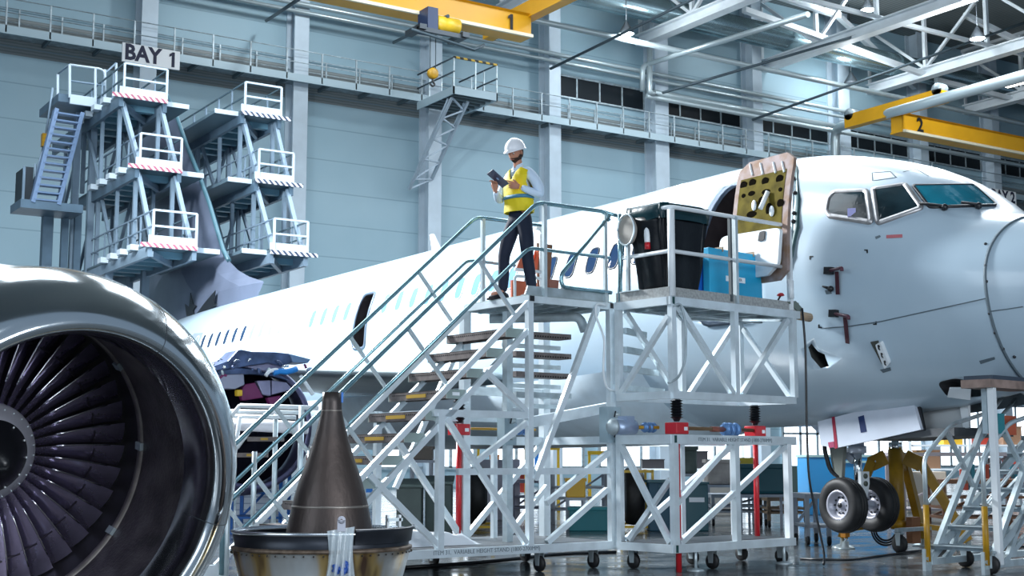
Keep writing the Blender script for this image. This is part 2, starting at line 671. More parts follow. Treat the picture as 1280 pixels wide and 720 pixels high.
# ------------------------------------------------------------------ catwalk along the wall
WZ = onY(180, 62, W - 1.2).z
cw = thing('catwalk', 'long grey catwalk with railings along the upper back wall', 'catwalk', (CX0 - 14, W - 1.3, WZ))
L = 100
MB().box((0, -.03, -.30), (L, .03, .03)).build('toe_board', mat('catwalk_edge', (.40, .52, .58), .45, .1), cw)
MB().box((0, .03, -.12), (L, 1.25, -.05)).build('walkway_deck', GALVD, cw)
for k in range(50):
    MB().beam((k * 2, .03, -.2), (k * 2, 1.25, -.2), .1, .16).build('deck_bearer', mat('dark_bearer', (.10, .14, .16), .6), cw)
for y in (0, 1.15):
    for z in (.55, 1.1):
        MB().tube([(0, y, z), (L, y, z)], .022, 6).build('handrail', GALVD, cw)
for k in range(38):
    MB().box((k * 1.66 - .03, -.03, -.25), (k * 1.66 + .03, .03, 1.1)).build('railing_post', GALVD, cw)
for k in range(38):
    MB().box((k * 1.66 + .7, 1.12, -.1), (k * 1.66 + .76, 1.18, 1.1)).build('railing_post', GALVD, cw)

# projecting platform with lattice bracket
P0 = onY(567, 107, W - 4.6)
pl = thing('crane_access_platform', 'railed grey platform jutting out of the catwalk under the first crane', 'platform', (P0.x, P0.y, P0.z))
pw = onY(622, 121, W - 4.6).x - P0.x
MB().box((0, 0, -.35), (pw, .06, 0)).box((0, 0, -.35), (.06, 3.3, 0)).box((pw - .06, 0, -.35), (pw, 3.3, 0)).build('edge_frame', mat('catwalk_edge', None or (.4, .5, .55)), pl)
MB().box((.06, .06, -.1), (pw - .06, 3.3, -.04)).build('deck', GALVD, pl)
b = MB()
for k in range(1, 7):
    b.box((.06, k * .47, -.3), (pw - .06, k * .47 + .12, -.1))
b.build('deck_bearers', mat('dark_bearer', (.1, .14, .16)), pl)
for x in (0.03, pw * .5, pw - .03):
    MB().beam((x, .03, 0), (x, .03, 1.3), .05).build('railing_post', GALV, pl)
for y in (1.1, 2.2):
    MB().beam((.03, y, 0), (.03, y, 1.3), .045).build('railing_post', GALV, pl)
    MB().beam((pw - .03, y, 0), (pw - .03, y, 1.3), .045).build('railing_post', GALV, pl)
MB().beam((0, .03, 1.3), (pw, .03, 1.3), .08).build('front_rail', stripes('hazard_yellow_black', (.7, .45, .05), (.02, .02, .02), 2.6, (1, 0, .5)), pl)
for z in (.65, 1.3):
    MB().tube([(.03, 0, z), (.03, 3.3, z)], .04, 8).build('side_rail', rodm, pl)
    MB().tube([(pw - .03, 0, z), (pw - .03, 3.3, z)], .04, 8).build('side_rail', rodm, pl)
lat = MB()
a0 = onY(565, 122, W - 4.2)
a1 = onY(585, 127, W - 4.2)
b0 = onY(512, 236, W - 1.0)
b1 = onY(540, 224, W - 1.0)
for e in (0, .3):
    ex = V((0, e, 0))
    lat.beam(a0 + ex, b0 + ex * .2, .1).beam(a1 + ex, b1 + ex * .2, .1)
for k in range(5):
    q0, q1 = k / 4.5, (k + .5) / 4.5
    c = a0.lerp(b0, q0)
    d = a1.lerp(b1, q1)
    lat.beam(c, d, .07)
    lat.beam(d, a0.lerp(b0, min(1, q0 + 1 / 4.5)), .07)
lat.build('lattice_bracket', STEELB, pl, world=True)

def numeral_one(x, y, z, h, m, parent, name='number'):
    w = h * .2
    return MB().prism([(x - w * .1, y, z), (x + w * .9, y, z), (x + w * .9, y, z + h), (x + w * .15, y, z + h), (x - w * .9, y, z + h * .84), (x - w * .9, y, z + h * .66), (x - w * .1, y, z + h * .76)], (0, .01, 0)).build(name, m, parent)


# ------------------------------------------------------------------ yellow bridge cranes
craney = mat('crane_yellow', (.68, .34, .008), .38, var=.08, vscale=.8)


def crane(uend, vtop, vbot, side, num, label, Y):
    p = onY(uend, vtop, Y)
    q = onY(uend, vbot, Y)
    h = p.z - q.z
    t = thing('bridge_crane', label, 'crane', (p.x, Y, q.z))
    s = side
    prof = [(-.35, h * .12), (-.45, 0), (.45, 0), (.35, h * .12), (.35, h * .95), (.5, h), (-.5, h), (-.35, h * .95)]
    MB().prism([(0, y, z) for y, z in prof], (s * 45, 0, 0)).build('bridge_girder', craney, t)
    MB().box((min(0, s * 45), -.52, -.03), (max(0, s * 45), -.40, .1)).build('girder_flange', mat('pale_flange', (.75, .68, .5), .4), t)
    x0 = -s * .1
    MB().box((x0 - .25, -3.2, h - .1), (x0 + .25, 3.2, h + .6)).build('end_truck', craney, t)
    for y in (-2.9, 2.9):
        MB().lathe([(0, -.25), (.32, -.25), (.32, .25), (0, .25)], 16, (x0, y, h + .6), 'x').build('wheel', GALVD, t)
    if num == '1':
        numeral_one(-1.05, -.42, h * .16, h * .68, BLACK, t)
        return t, p, q, h
    text_mesh('number', num, h * 1.05, basis((s * (.9 if num == '1' else 1.35), -.4, h * .5), (1, 0, 0), (0, 0, 1)), BLACK, t, bold=.02)
    return t, p, q, h


c1, p1, q1, h1 = crane(658, 22, 50, -1, '1', 'yellow bridge crane numbered 1 above the hangar worker', 45.0)
c2, p2, q2, h2 = crane(1120, 143, 166, 1, '2', 'yellow bridge crane numbered 2 at the right above the aircraft nose', 46.0)
# hoist trolley on crane 1
hp = onY(548, 32, 44.3)
ht = thing('hoist_trolley', 'dark electric hoist with yellow drum riding under the first crane girder', 'hoist', hp)
MB().lathe([(0, -.5), (.32, -.5), (.32, .5), (0, .5)], 20, (0.25, -.2, 0), 'x').build('drum', YEL, ht)
MB().box((-.75, -.5, -.4), (-.3, .3, .5)).build('motor_box', mat('hoist_blue', (.01, .03, .09), .4), ht)
MB().box((-1.2, -.6, -.55), (.9, -.45, -.38)).box((-1.2, -.7, -.5), (-.9, .5, -.3)).box((.7, -.7, -.5), (1.0, .5, -.3)).build('trolley_frame', lamph, ht)
MB().tube([(-1.5, -.55, -.55), (1.3, -.55, -.9), (1.8, -.5, -.6)], .06, 6).build('cable', rodm, ht)
hk = onY(541, 92, 44.3)
k = thing('hook_block', 'yellow round hook block hanging in front of the access platform', 'hook block', hk)
MB().lathe([(0, -.12), (.15, -.12), (.22, -.08), (.22, .08), (.15, .12), (0, .12)], 20, (0, 0, 0), 'y').build('sheave_housing', OCHRE, k)
MB().tube([(0, 0, -.18), (0, 0, -.32), (.1, 0, -.42), (0, 0, -.52), (-.12, 0, -.42)], .04, 8, bend=.1).build('hook', BLACK, k)
for dx in (-.12, .12):
    MB().tube([(dx, 0, .1), (dx, 0, hp.z - hk.z - .4)], .018, 6).build('wire_rope', rodm, k)


# ------------------------------------------------------------------ BAY signs
def sign(c00, c11, Y, text, label):
    a = onY(*c00, Y)
    b = onY(*c11, Y)
    w, h = b.x - a.x, a.z - b.z
    t = thing('bay_sign', label, 'sign', (a.x, Y, b.z))
    MB().box((0, -.04, 0), (w, .04, h)).build('panel', mat('sign_white', (.92, .95, .97), .5), t)
    full = text
    text = text if text[-1] != '1' else 'BAY'
    o = text_mesh('lettering', text, h * 1.15, basis((w * .5, -.045, h * .5), (1, 0, 0), (0, 0, 1)), INKM, t, bold=.03)
    bb = [max(v.co.x for v in o.data.vertices), min(v.co.x for v in o.data.vertices)]
    one = full[-1] == '1'
    k = w * (.64 if one else .9) / (bb[0] - bb[1])
    for v in o.data.vertices:
        v.co.x = w * (.37 if one else .5) + (v.co.x - (bb[0] + bb[1]) / 2) * k
    if one:
        numeral_one(w * .86, -.05, h * .1, h * .8, INKM, t, 'numeral')


sign((153, 53), (224, 88), 51.0, 'BAY 1', 'white sign reading BAY 1 hanging on the catwalk above the tail docks')
sign((1237, 235), (1270, 257), 51.0, 'BAY 2', 'white sign reading BAY 2 beyond the aircraft cockpit')
# ------------------------------------------------------------------ aircraft
AX = 13.75       # centre line
AY = 8.1         # nose tip
STN = [  # s, top, bottom, half width, z of widest point
    (0.0, 3.16, 3.10, .02, 3.13), (.06, 3.30, 2.93, .19, 3.12), (.15, 3.42, 2.79, .31, 3.12), (.35, 3.58, 2.56, .51, 3.13), (.7, 3.76, 2.29, .77, 3.15),
    (1.2, 3.96, 2.05, 1.04, 3.2), (1.6, 4.06, 1.93, 1.2, 3.25), (1.9, 4.13, 1.87, 1.30, 3.3), (2.0, 4.16, 1.86, 1.32, 3.32), (2.2, 4.28, 1.83, 1.37, 3.34), (2.45, 4.50, 1.79, 1.43, 3.37),
    (2.7, 4.69, 1.77, 1.48, 3.4), (3.1, 4.90, 1.74, 1.55, 3.44), (3.6, 5.09, 1.71, 1.62, 3.48), (4.2, 5.26, 1.69, 1.69, 3.52),
    (4.8, 5.39, 1.68, 1.75, 3.55), (5.5, 5.46, 1.68, 1.79, 3.57), (6.5, 5.50, 1.68, 1.80, 3.58), (9, 5.50, 1.68, 1.80, 3.58), (14, 5.50, 1.68, 1.80, 3.58),
    (20, 5.50, 1.68, 1.80, 3.58), (23, 5.50, 1.70, 1.80, 3.58), (25.5, 5.50, 1.95, 1.74, 3.7), (28, 5.49, 2.4, 1.55, 3.95), (30, 5.46, 2.9, 1.28, 4.2), (32, 5.40, 3.4, .95, 4.45),
    (34, 5.30, 3.95, .6, 4.65), (35.5, 5.15, 4.4, .28, 4.8), (36.0, 5.0, 4.62, .1, 4.82)]


def catmull(tab, s):
    n = len(tab)
    for i in range(n - 1):
        if tab[i][0] <= s <= tab[i + 1][0]:
            p1, p2 = tab[i], tab[i + 1]
            p0 = tab[max(0, i - 1)]
            p3 = tab[min(n - 1, i + 2)]
            h = p2[0] - p1[0]
            t = (s - p1[0]) / h
            out = []
            for k in range(1, len(p1)):
                m1 = (p2[k] - p0[k]) / max(1e-6, p2[0] - p0[0]) * h
                m2 = (p3[k] - p1[k]) / max(1e-6, p3[0] - p1[0]) * h
                out.append((2 * t ** 3 - 3 * t * t + 1) * p1[k] + (t ** 3 - 2 * t * t + t) * m1 + (-2 * t ** 3 + 3 * t * t) * p2[k] + (t ** 3 - t * t) * m2)
            return out
    return list(tab[-1][1:])


def section(s, n=72):
    top, bot, hw, zc = catmull(STN, s)
    pts = []
    for k in range(n):
        a = 2 * PI * k / n
        ca, sa = math.cos(a), math.sin(a)
        h = (top - zc) if sa > 0 else (zc - bot)
        pts.append(V((AX + hw * ca, AY + s, zc + h * sa)))
    return pts


ss = [0, .03, .06, .1, .15, .22, .3, .4, .5, .6, .75, .9, 1.05, 1.2, 1.4, 1.6, 1.75, 1.9, 2.0, 2.1, 2.2, 2.3, 2.45, 2.6, 2.75, 2.9, 3.1, 3.35, 3.6, 3.9, 4.2, 4.5, 4.8, 5.15, 5.5, 6, 6.5, 7.5] + [8.5 + k for k in range(28)]
ss = [s for s in ss if s < 36] + [36.0]
fus = MB()
N = 72
rings = [section(s, N) for s in ss]
vs = [p for r in rings for p in r]
fs = []
for i in range(len(ss) - 1):
    for k in range(N):
        a = i * N + k
        b = i * N + (k + 1) % N
        fs.append((a, b, b + N, a + N))
fus.add(vs, fs, True)
fus.add(rings[-1], [tuple(range(N))])
fus.add(rings[0], [tuple(reversed(range(N)))])

plane = thing('airliner', 'white twin-engine airliner without livery, its front service door swung open, nose to the right', 'aircraft', (AX, AY, 0))
WHITEP = bpy.data.materials.new('aircraft_white')
WHITEP.use_nodes = True
_nt = WHITEP.node_tree
_b = _nt.nodes['Principled BSDF']
_b.inputs['Roughness'].default_value = .28
_b.inputs['Coat Weight'].default_value = .4
_b.inputs['Coat Roughness'].default_value = .12
_tc = _nt.nodes.new('ShaderNodeTexCoord')
_nz = _nt.nodes.new('ShaderNodeTexNoise')
_nz.inputs['Scale'].default_value = 1.3
_nz.inputs['Detail'].default_value = 7
_nt.links.new(_tc.outputs['Object'], _nz.inputs['Vector'])
_mx = _nt.nodes.new('ShaderNodeMix')
_mx.data_type = 'RGBA'
_mx.inputs['A'].default_value = (.38, .50, .60, 1)
_mx.inputs['B'].default_value = (.45, .57, .66, 1)
_nt.links.new(_nz.outputs['Fac'], _mx.inputs['Factor'])
_nt.links.new(_mx.outputs['Result'], _b.inputs['Base Color'])
_bp = _nt.nodes.new('ShaderNodeBump')
_bp.inputs['Strength'].default_value = .12
_bp.inputs['Distance'].default_value = .03
_nt.links.new(_nz.outputs['Fac'], _bp.inputs['Height'])
_nt.links.new(_bp.outputs['Normal'], _b.inputs['Normal'])
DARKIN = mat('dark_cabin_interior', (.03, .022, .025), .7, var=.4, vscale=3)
fo = fus.build('fuselage', WHITEP, plane, world=True)
_me = fo.data
BV = BVHTree.FromPolygons([tuple(plane.location + v.co) for v in _me.vertices], [tuple(p.vertices) for p in _me.polygons])


def hit(u, v):
    r = ray(u, v).normalized()
    loc, nrm, idx, d = BV.ray_cast(C0, r)
    if loc is None:
        loc, nrm, idx, d = BV.find_nearest(C0 + r * 17)
    return loc, (nrm if nrm.dot(r) < 0 else -nrm)


def side_hit(y, z, sgn=-1):
    """point of the skin at station y, height z on the starboard (-x) side"""
    loc, nrm, idx, d = BV.ray_cast(V((AX - 6 if sgn < 0 else AX + 6, y, z)), V((-sgn, 0, 0)))
    return loc, (nrm if nrm.x * sgn > 0 else -nrm)


def in_poly(x, y, P):
    c = False
    n = len(P)
    for i in range(n):
        x1, y1 = P[i]
        x2, y2 = P[(i + 1) % n]
        if (y1 > y) != (y2 > y) and x < (x2 - x1) * (y - y1) / (y2 - y1) + x1:
            c = not c
    return c


def round_poly(P, r=.2, n=4):
    out = []
    m = len(P)
    for i in range(m):
        a, b, c = V(P[i - 1]), V(P[i]), V(P[(i + 1) % m])
        p1 = b.lerp(a, r)
        p2 = b.lerp(c, r)
        for k in range(n + 1):
            t = k / n
            out.append(tuple(p1 * (1 - t) ** 2 + b * 2 * t * (1 - t) + p2 * t * t))
    return out


def subdiv(P, step):
    out = []
    for i in range(len(P)):
        a, b = V(P[i]), V(P[(i + 1) % len(P)])
        n = max(1, int((b - a).length / step))
        for k in range(n):
            out.append(tuple(a.lerp(b, k / n)))
    return out


def skin_patch(P, mapper, name, m, parent=plane, off=.012, thick=.02, step=4, rings_=4):
    """polygon laid on the skin: rings shrink towards the centroid so that it follows the curvature; has thickness"""
    P = subdiv(P, step)
    n = len(P)
    c = V((sum(p[0] for p in P) / n, sum(p[1] for p in P) / n))
    mb = MB()
    lay = []
    for j in range(rings_):
        q = 1 - j / rings_
        row = []
        for p in P:
            pp = c.lerp(V(p), q)
            L, Nn = mapper(pp[0], pp[1])
            row.append(L + Nn * off)
        lay.append(row)
    L, Nn = mapper(c[0], c[1])
    vs = []
    for p in P:
        l0, n0 = mapper(p[0], p[1])
        vs.append(l0 + n0 * (off - thick))
    for row in lay:
        vs += row
    vs.append(L + Nn * off)
    fs = []
    for j in range(rings_):
        for k in range(n):
            a = j * n + k
            b = j * n + (k + 1) % n
            fs.append((a, b, b + n, a + n))
    last = rings_ * n
    for k in range(n):
        fs.append((last + k, last + (k + 1) % n, len(vs) - 1))
    mb.add(vs, fs, False)
    return mb.build(name, m, parent, world=True)


def skin_band(P, mapper, name, m, parent=plane, w=.05, off=.02, step=4, closed=True):
    """raised band along a line on the skin"""
    if closed:
        P = subdiv(P, step)
        P = P + [P[0]]
    pts = []
    for p in P:
        L, Nn = mapper(p[0], p[1])
        pts.append((L, Nn))
    mb = MB()
    vs = []
    for i, (L, Nn) in enumerate(pts):
        a = pts[max(0, i - 1)][0]
        b = pts[min(len(pts) - 1, i + 1)][0]
        if closed:
            a = pts[i - 1][0] if i else pts[-2][0]
            b = pts[i + 1][0] if i < len(pts) - 1 else pts[1][0]
        sd = (b - a).normalized().cross(Nn).normalized() * (w / 2)
        vs += [L - sd - Nn * .01, L - sd + Nn * off, L + sd + Nn * off, L + sd - Nn * .01]
    fs = []
    for i in range(len(pts) - 1):
        o = i * 4
        for k in range(3):
            fs.append((o + k, o + k + 1, o + k + 5, o + k + 4))
    mb.add(vs, fs, True)
    return mb.build(name, m, parent, world=True)


# --- holes: service door, over-wing hatch, nose gear well, small lower hatches (real cavities)
def cut(target, cutter_mb, m):
    target.data.materials.append(m) if m.name not in [x.name for x in target.data.materials] else None
    idx = [x.name for x in target.data.materials].index(m.name)
    c = cutter_mb.build('cut', m)
    c.data.materials.clear()
    for mm in target.data.materials:
        c.data.materials.append(mm)
    for p in c.data.polygons:
        p.material_index = idx
    # cutter lives in world space, target is placed at the plane root
    c.matrix_world = Matrix.Identity(4)
    bpy.context.view_layer.update()
    md = target.modifiers.new('b', 'BOOLEAN')
    md.operation = 'DIFFERENCE'
    md.solver = 'EXACT'
    md.object = c
    dg = bpy.context.evaluated_depsgraph_get()
    me = bpy.data.meshes.new_from_object(target.evaluated_get(dg))
    target.modifiers.clear()
    old = target.data
    target.data = me
    bpy.data.objects.remove(c)


def yz_prism(poly, x0, x1):
    return MB().prism([(x0, y, z) for y, z in poly], (x1 - x0, 0, 0))


def skinpt(u, v):
    L, Nn = hit(u, v)
    return L


# service door opening: from the left edge in the photo up to under the open door
dl = skinpt(886, 250)
DY1 = dl.y - .22         # rear edge (towards the tail)
DY0 = DY1 - .98          # front edge
DZ0, DZ1 = 3.05, 5.0
door_poly = round_poly([(DY0, DZ0), (DY1, DZ0), (DY1, DZ1), (DY0, DZ1)], .16)
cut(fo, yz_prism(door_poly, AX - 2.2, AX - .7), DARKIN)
# over-wing hatch
hc = skinpt(452, 397)
hatch_poly = round_poly([(hc.y - .28, hc.z - .62), (hc.y + .28, hc.z - .62), (hc.y + .28, hc.z + .50), (hc.y - .28, hc.z + .50)], .2)
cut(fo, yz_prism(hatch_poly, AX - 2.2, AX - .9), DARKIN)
# nose wheel well in the belly
wm = mat('wheel_well', (.25, .30, .34), .6, var=.3, vscale=4)
cut(fo, MB().box((AX - .42, AY + 1.75, 1.2), (AX + .42, AY + 4.1, 2.35)), wm)
# small open access hatch low on the nose flank
ah = [(y, z) for y, z in round_poly([(0, 0)] * 0 or [(-.2, -.07), (.3, -.1), (.26, .09), (0, .13), (-.18, .07)], .3)]
q = skinpt(1207, 487)
cut(fo, yz_prism([(q.y + a, q.z + b) for a, b in ah], AX - 2.2, q.x + .5), mat('hatch_dark', (.03, .03, .035), .7))
# torn access hole beside the stand
q2 = skinpt(1018, 444)
cut(fo, yz_prism([(q2.y + a, q2.z + b) for a, b in [(-.14, -.14), (.0, -.16), (.06, -.02), (.04, .1), (-.03, .14), (-.08, .04), (-.16, -.0)]], AX - 2.2, q2.x + .35), mat('hatch_dark2', (.04, .045, .045), .7))

# --- cockpit glazing
GLD = mat('cockpit_side_glass', (.012, .03, .04), .16, 0, spec=.25, var=.5, vscale=2)
GLT = mat('windshield_glass', (.005, .26, .38), .08, .25, coat=.6, var=.25, vscale=1.5)
FRM = mat('window_frame_bare_metal', (.42, .42, .43), .4, .7, var=.2, vscale=8)
px_ = lambda u, v: hit(u, v)
rear = [(1043, 241), (1084, 239.5), (1089.5, 279), (1068, 275.5), (1038, 271), (1033.5, 264), (1036, 250)]
front = [(1091.5, 237.5), (1131, 232), (1152, 261), (1098, 280)]
shield = [(1141, 233), (1216, 232), (1245, 257.5), (1162, 260)]
for P, nm, gm, w in ((round_poly(rear, .12), 'rear_side_window', GLD, .085), (round_poly(front, .06), 'front_side_window', GLD, .08)):
    f = skin_band(P, px_, 'cockpit_window_frame', FRM, w=w * .72, off=.034, step=3)
    skin_patch(P, px_, nm, gm, parent=plane, off=.026, thick=.04, step=4, rings_=8)
skin_band(round_poly(shield, .05), px_, 'windshield_seal', BLACK, w=.03, off=.028)
skin_patch(shield, px_, 'windshield', GLT, off=.022, thick=.04, step=4, rings_=8)
for (u0, v0), (u1, v1) in (((1180, 260.5), (1150, 258)), ((1222, 259), (1200, 257.5))):
    a, n0 = hit(u0, v0 + 2)
    b, n1 = hit(u1, v1)
    MB().tube([a + n0 * .02, a + n0 * .06, b + n1 * .05], .018, 6).ball(a + n0 * .04, .045, 8).build('wiper', BLACK, plane, world=True)
MB().box((-.05, 0, -.08), (.05, .01, .08)).xf(Matrix.Translation(hit(1066, 270)[0] + hit(1066, 270)[1] * .03) @ Matrix.Rotation(-.9, 4, 'Z')).build('window_sticker', mat('lilac_sticker', (.45, .45, .8), .6), plane, world=True)
# panel outline above the cockpit, radome joint, other seams
SEAM = mat('panel_seam', (.10, .14, .17), .6)
skin_band([(1090, 216), (1113, 214.5), (1120, 222), (1091, 226)], px_, 'panel_seam', SEAM, w=.014, off=.004)
skin_band([(1129, 215), (1144, 211.5), (1152, 215), (1160, 220)], px_, 'panel_seam', SEAM, w=.012, off=.004, closed=False)


def ring_band(s, a0, a1, name, m, w=.02, off=.006):
    top, bot, hw, zc = catmull(STN, s)
    pts = []
    mb = MB()
    n = 60
    vs = []
    for k in range(n + 1):
        a = math.radians(a0 + (a1 - a0) * k / n)
        ca, sa = math.cos(a), math.sin(a)
        h = (top - zc) if sa > 0 else (zc - bot)
        for dy, e in ((-w / 2, -.01), (-w / 2, off), (w / 2, off), (w / 2, -.01)):
            vs.append(V((AX + (hw + e) * ca, AY + s + dy, zc + (h + e) * sa)))
    fs = []
    for i in range(n):
        for j in range(3):
            fs.append((i * 4 + j, i * 4 + j + 1, i * 4 + j + 5, i * 4 + j + 4))
    mb.add(vs, fs, True)
    return mb.build(name, m, plane, world=True)


ring_band(hit(1232, 335)[0].y - AY, 0, 360, 'radome_joint', SEAM, .028, .016)
for k in range(7):
    q = hit(1232 + (0, 0, 1, 5, 12, 22, 36)[k], (305, 332, 352, 392, 416, 436, 446)[k])
    MB().ball(q[0], .02, 8).build('radome_fastener', BLACK, plane, world=True)
line = [(1236, 372), (1200, 380), (1150, 391), (1100, 402), (1060, 408), (1030, 410)]
skin_band(line, px_, 'panel_seam', SEAM, w=.012, off=.012, closed=False)
skin_band([(1238, 389), (1260, 386), (1279, 383)], px_, 'panel_seam', SEAM, w=.01, off=.012, closed=False)
# skin marks: black corner brackets, probes, placards
for (u, v, a, b) in ((1012, 320, 1, 1), (1085, 312, -1, 1), (1023, 410, 1, -1), (1096, 406, -1, -1)):
    d = 4.5
    P = [(u, v), (u + a * d, v), (u + a * d, v + b * 1.4), (u + a * 1.4, v + b * 1.4), (u + a * 1.4, v + b * d), (u, v + b * d)]
    skin_patch(P, px_, 'corner_mark', BLACK, off=.006, thick=.012, step=2, rings_=1)
skin_patch([(1108, 294), (1128, 293), (1128, 297), (1108, 298)], px_, 'red_placard', mat('placard_red', (.45, .12, .14), .6), off=.005, thick=.01, rings_=1)
skin_patch([(1094, 296), (1100, 294), (1101, 296), (1095, 299)], px_, 'grey_placard', SEAM, off=.005, thick=.01, rings_=1)
skin_patch([(1224, 451), (1243, 446), (1244, 449), (1226, 455)], px_, 'grey_placard', SEAM, off=.005, thick=.01, rings_=1)


def probe(base, tip, flag, red_to, name):
    a, n0 = hit(*base)
    b, n1 = hit(*tip)
    blk = MB()
    p0, n2 = hit(base[0] - 6, base[1])
    p1, n3 = hit(base[0] + 3, base[1])
    blk.beam(p0 + n2 * .04, p1 + n3 * .04, .07, .09)
    o = blk.build(name, BLACK, plane, world=True)
    MB().tube([a + n0 * .05, b + n1 * .16, b + n1 * .16 - V((0, 0, .04))], .022, 8, bend=.03).build('probe_tube', mat('probe_dark', (.10, .03, .05), .4), o, world=True)
    f0, n4 = hit(*flag)
    f1, n5 = hit(*red_to)
    MB().beam(f0 + n4 * .05, f1 + n5 * .03, .012, .055, up=(0, 1, 0)).build('remove_before_flight_ribbon', mat('probe_ribbon', (.05, .006, .015), .5), o, world=True)


probe((1040, 339), (1062, 337), (1049, 340), (1049, 368), 'pitot_probe')
probe((1046, 391), (1070, 392), (1059, 394), (1061, 428), 'pitot_probe')
a, n0 = hit(1040, 361)
b, n1 = hit(1031, 358)
MB().ball(a + n0 * .03, .04, 10).tube([a + n0 * .03, b + n1 * .05], [.025, .01], 8).build('angle_of_attack_vane', BLACK, plane, world=True)
skin_patch([(1031, 363), (1037, 362), (1040, 367), (1033, 368)], px_, 'grey_placard', SEAM, off=.004, thick=.01, rings_=1)
# grey-white cover with three dark arrows beside a dark recess
o = skin_patch([(1089, 427), (1098, 425.5), (1107, 455), (1103, 454)], px_, 'static_port_recess', mat('cover_side', (.05, .055, .045), .5), off=.02, thick=.05, step=5, rings_=1)
cv = skin_patch(round_poly([(1097, 429), (1103.5, 425.5), (1114, 452), (1108, 458)], .15), px_, 'static_port_cover', WHITEM, off=.06, thick=.08, step=5, rings_=1)
for k in range(3):
    cx, cy = 1101.5 + k * 3.7, 432 + k * 9.3
    c = skin_patch([(cx - 1.2, cy - 3), (cx + .6, cy - 3.2), (cx + 1.6, cy - 1), (cx + .6, cy), (cx + 2, cy + 3), (cx - .2, cy + 1.6), (cx - .6, cy)], px_, 'arrow_mark', BLACK, parent=cv, off=.068, thick=.01, step=3, rings_=1)
skin_patch([(1100, 462), (1113, 459), (1114, 463), (1104, 466)], px_, 'grey_placard', SEAM, off=.004, thick=.01, rings_=1)
# inner flap of the low nose hatch, hinged open
a, n0 = hit(1185, 492)
b, n1 = hit(1214, 494)
c, n2 = hit(1214, 484)
d, n3 = hit(1187, 484)
MB().prism([a + n0 * .03, b + n1 * .05, c + n2 * .0 - V((0, 0, .0)), d + n3 * .0], n0 * .02).build('hatch_flap', WHITEM, plane, world=True)

# --- passenger windows
WINF = mat('cabin_window_rim', (.62, .70, .76), .4)
WING_ = mat('cabin_window_glass', (.015, .035, .08), .05, 0, spec=.35)
SHADE2 = mat('cabin_window_shade_blue', (.09, .20, .34), .6, spec=.1)
SHADE = mat('cabin_window_shade', (.17, .30, .44), .6, spec=.1)
w0 = onX(714, 331, 12.05)
step = .5635
ys = []
for k in range(-1, 32):
    ys.append(w0.y + .02 + step * k)
ys += [w0.y + .02 - step * j for j in (2, 3)]
wz = w0.z
first = True
for y in ys:
    if abs(y - hc.y) < .45 or y < DY1 + .25:
        continue
    mp = lambda a, b: side_hit(a, b)
    P = [(y + .125 * math.copysign(abs(math.cos(t)) ** .6, math.cos(t)), wz + .20 * math.copysign(abs(math.sin(t)) ** .6, math.sin(t))) for t in [2 * PI * k / 20 for k in range(20)]]
    far = y > w0.y + 1.2
    mid = y < hc.y + 2.6
    aft = y > 30
    w = skin_patch(P, mp, 'cabin_window', (SHADE2 if mid else SHADE) if far and not aft else WING_, off=.006, thick=.01, step=9, rings_=2)
    b_ = skin_band(P, mp, 'window_rim', WINF if far else BLACK, parent=w, w=.022, off=.012, step=9)
    b_.parent = w
# small fin antenna on the crown
a = onX(547, 300, AX)
at = catmull(STN, a.y - AY)[0]
MB().prism([(AX - .02, a.y - .22, at - .05), (AX - .02, a.y + .16, at - .05), (AX - .02, a.y + .30, at + .42), (AX - .02, a.y + .18, at + .42)], (.04, 0, 0)).build('crown_antenna', WHITEM, plane, world=True)

# --- open service door, swung forward and standing off the skin
GREENP = mat('green_zinc_primer', (.11, .088, .016), .8, spec=.08, var=.35, vscale=6)
DFR = mat('door_edge_grey_brown', (.36, .30, .30), .65, 0, spec=.12, var=.3, vscale=6, col2=(.26, .17, .12))
# outline measured on the photo, placed 0.22 m outboard of the skin
DXP = AX - 1.80 - .42
outl = [(918, 208), (925, 203), (975, 196), (985, 200), (990, 215), (993, 250), (992, 290), (984, 325), (972, 350), (950, 352), (925, 330), (920, 290), (917, 230)]
o3 = [onX(u, v, DXP) for u, v in outl]


def door_x(z):
    # the door keeps the curve of the cabin wall
    t = (z - 3.58) / 1.92
    return -(1.80 * math.sqrt(max(0.05, 1 - t * t))) + 1.80


def dpt(y, z, off=0.0):
    return V((DXP + door_x(z) * .35 + off, y, z))


def dp(u, v):
    x = DXP
    for _ in range(5):
        p = onX(u, v, x)
        x = DXP + door_x(p.z) * .35
    return p


ydz = [(p.y, p.z) for p in o3]
y_min, y_max = dp(986, 250).y, dp(918, 250).y
z_min, z_max = dp(962, 352).z, dp(955, 198).z
sd_ = MB()
nz_ = 16
outer = []
# door shell: curved slab
vsd = []
prof = []
for i in range(nz_ + 1):
    z = z_min + (z_max - z_min) * i / nz_
    r = .16
    sh = 0
    if z > z_max - r:
        sh = r - math.sqrt(max(0, r * r - (z - (z_max - r)) ** 2))
    if z < z_min + r:
        sh = r - math.sqrt(max(0, r * r - ((z_min + r) - z) ** 2))
    prof.append((z, y_min + sh, y_max - sh))
for z, a, b in prof:
    vsd += [dpt(a, z, .0), dpt(b, z, .0), dpt(b, z, .05), dpt(a, z, .05)]
fsd = []
for i in range(nz_):
    o_ = i * 4
    for k in range(4):
        fsd.append((o_ + k, o_ + (k + 1) % 4, o_ + 4 + (k + 1) % 4, o_ + 4 + k))
fsd += [(0, 1, 2, 3), (nz_ * 4 + 3, nz_ * 4 + 2, nz_ * 4 + 1, nz_ * 4)]
dshell = MB().add(vsd, fsd, False).build('service_door', DFR, plane, world=True)
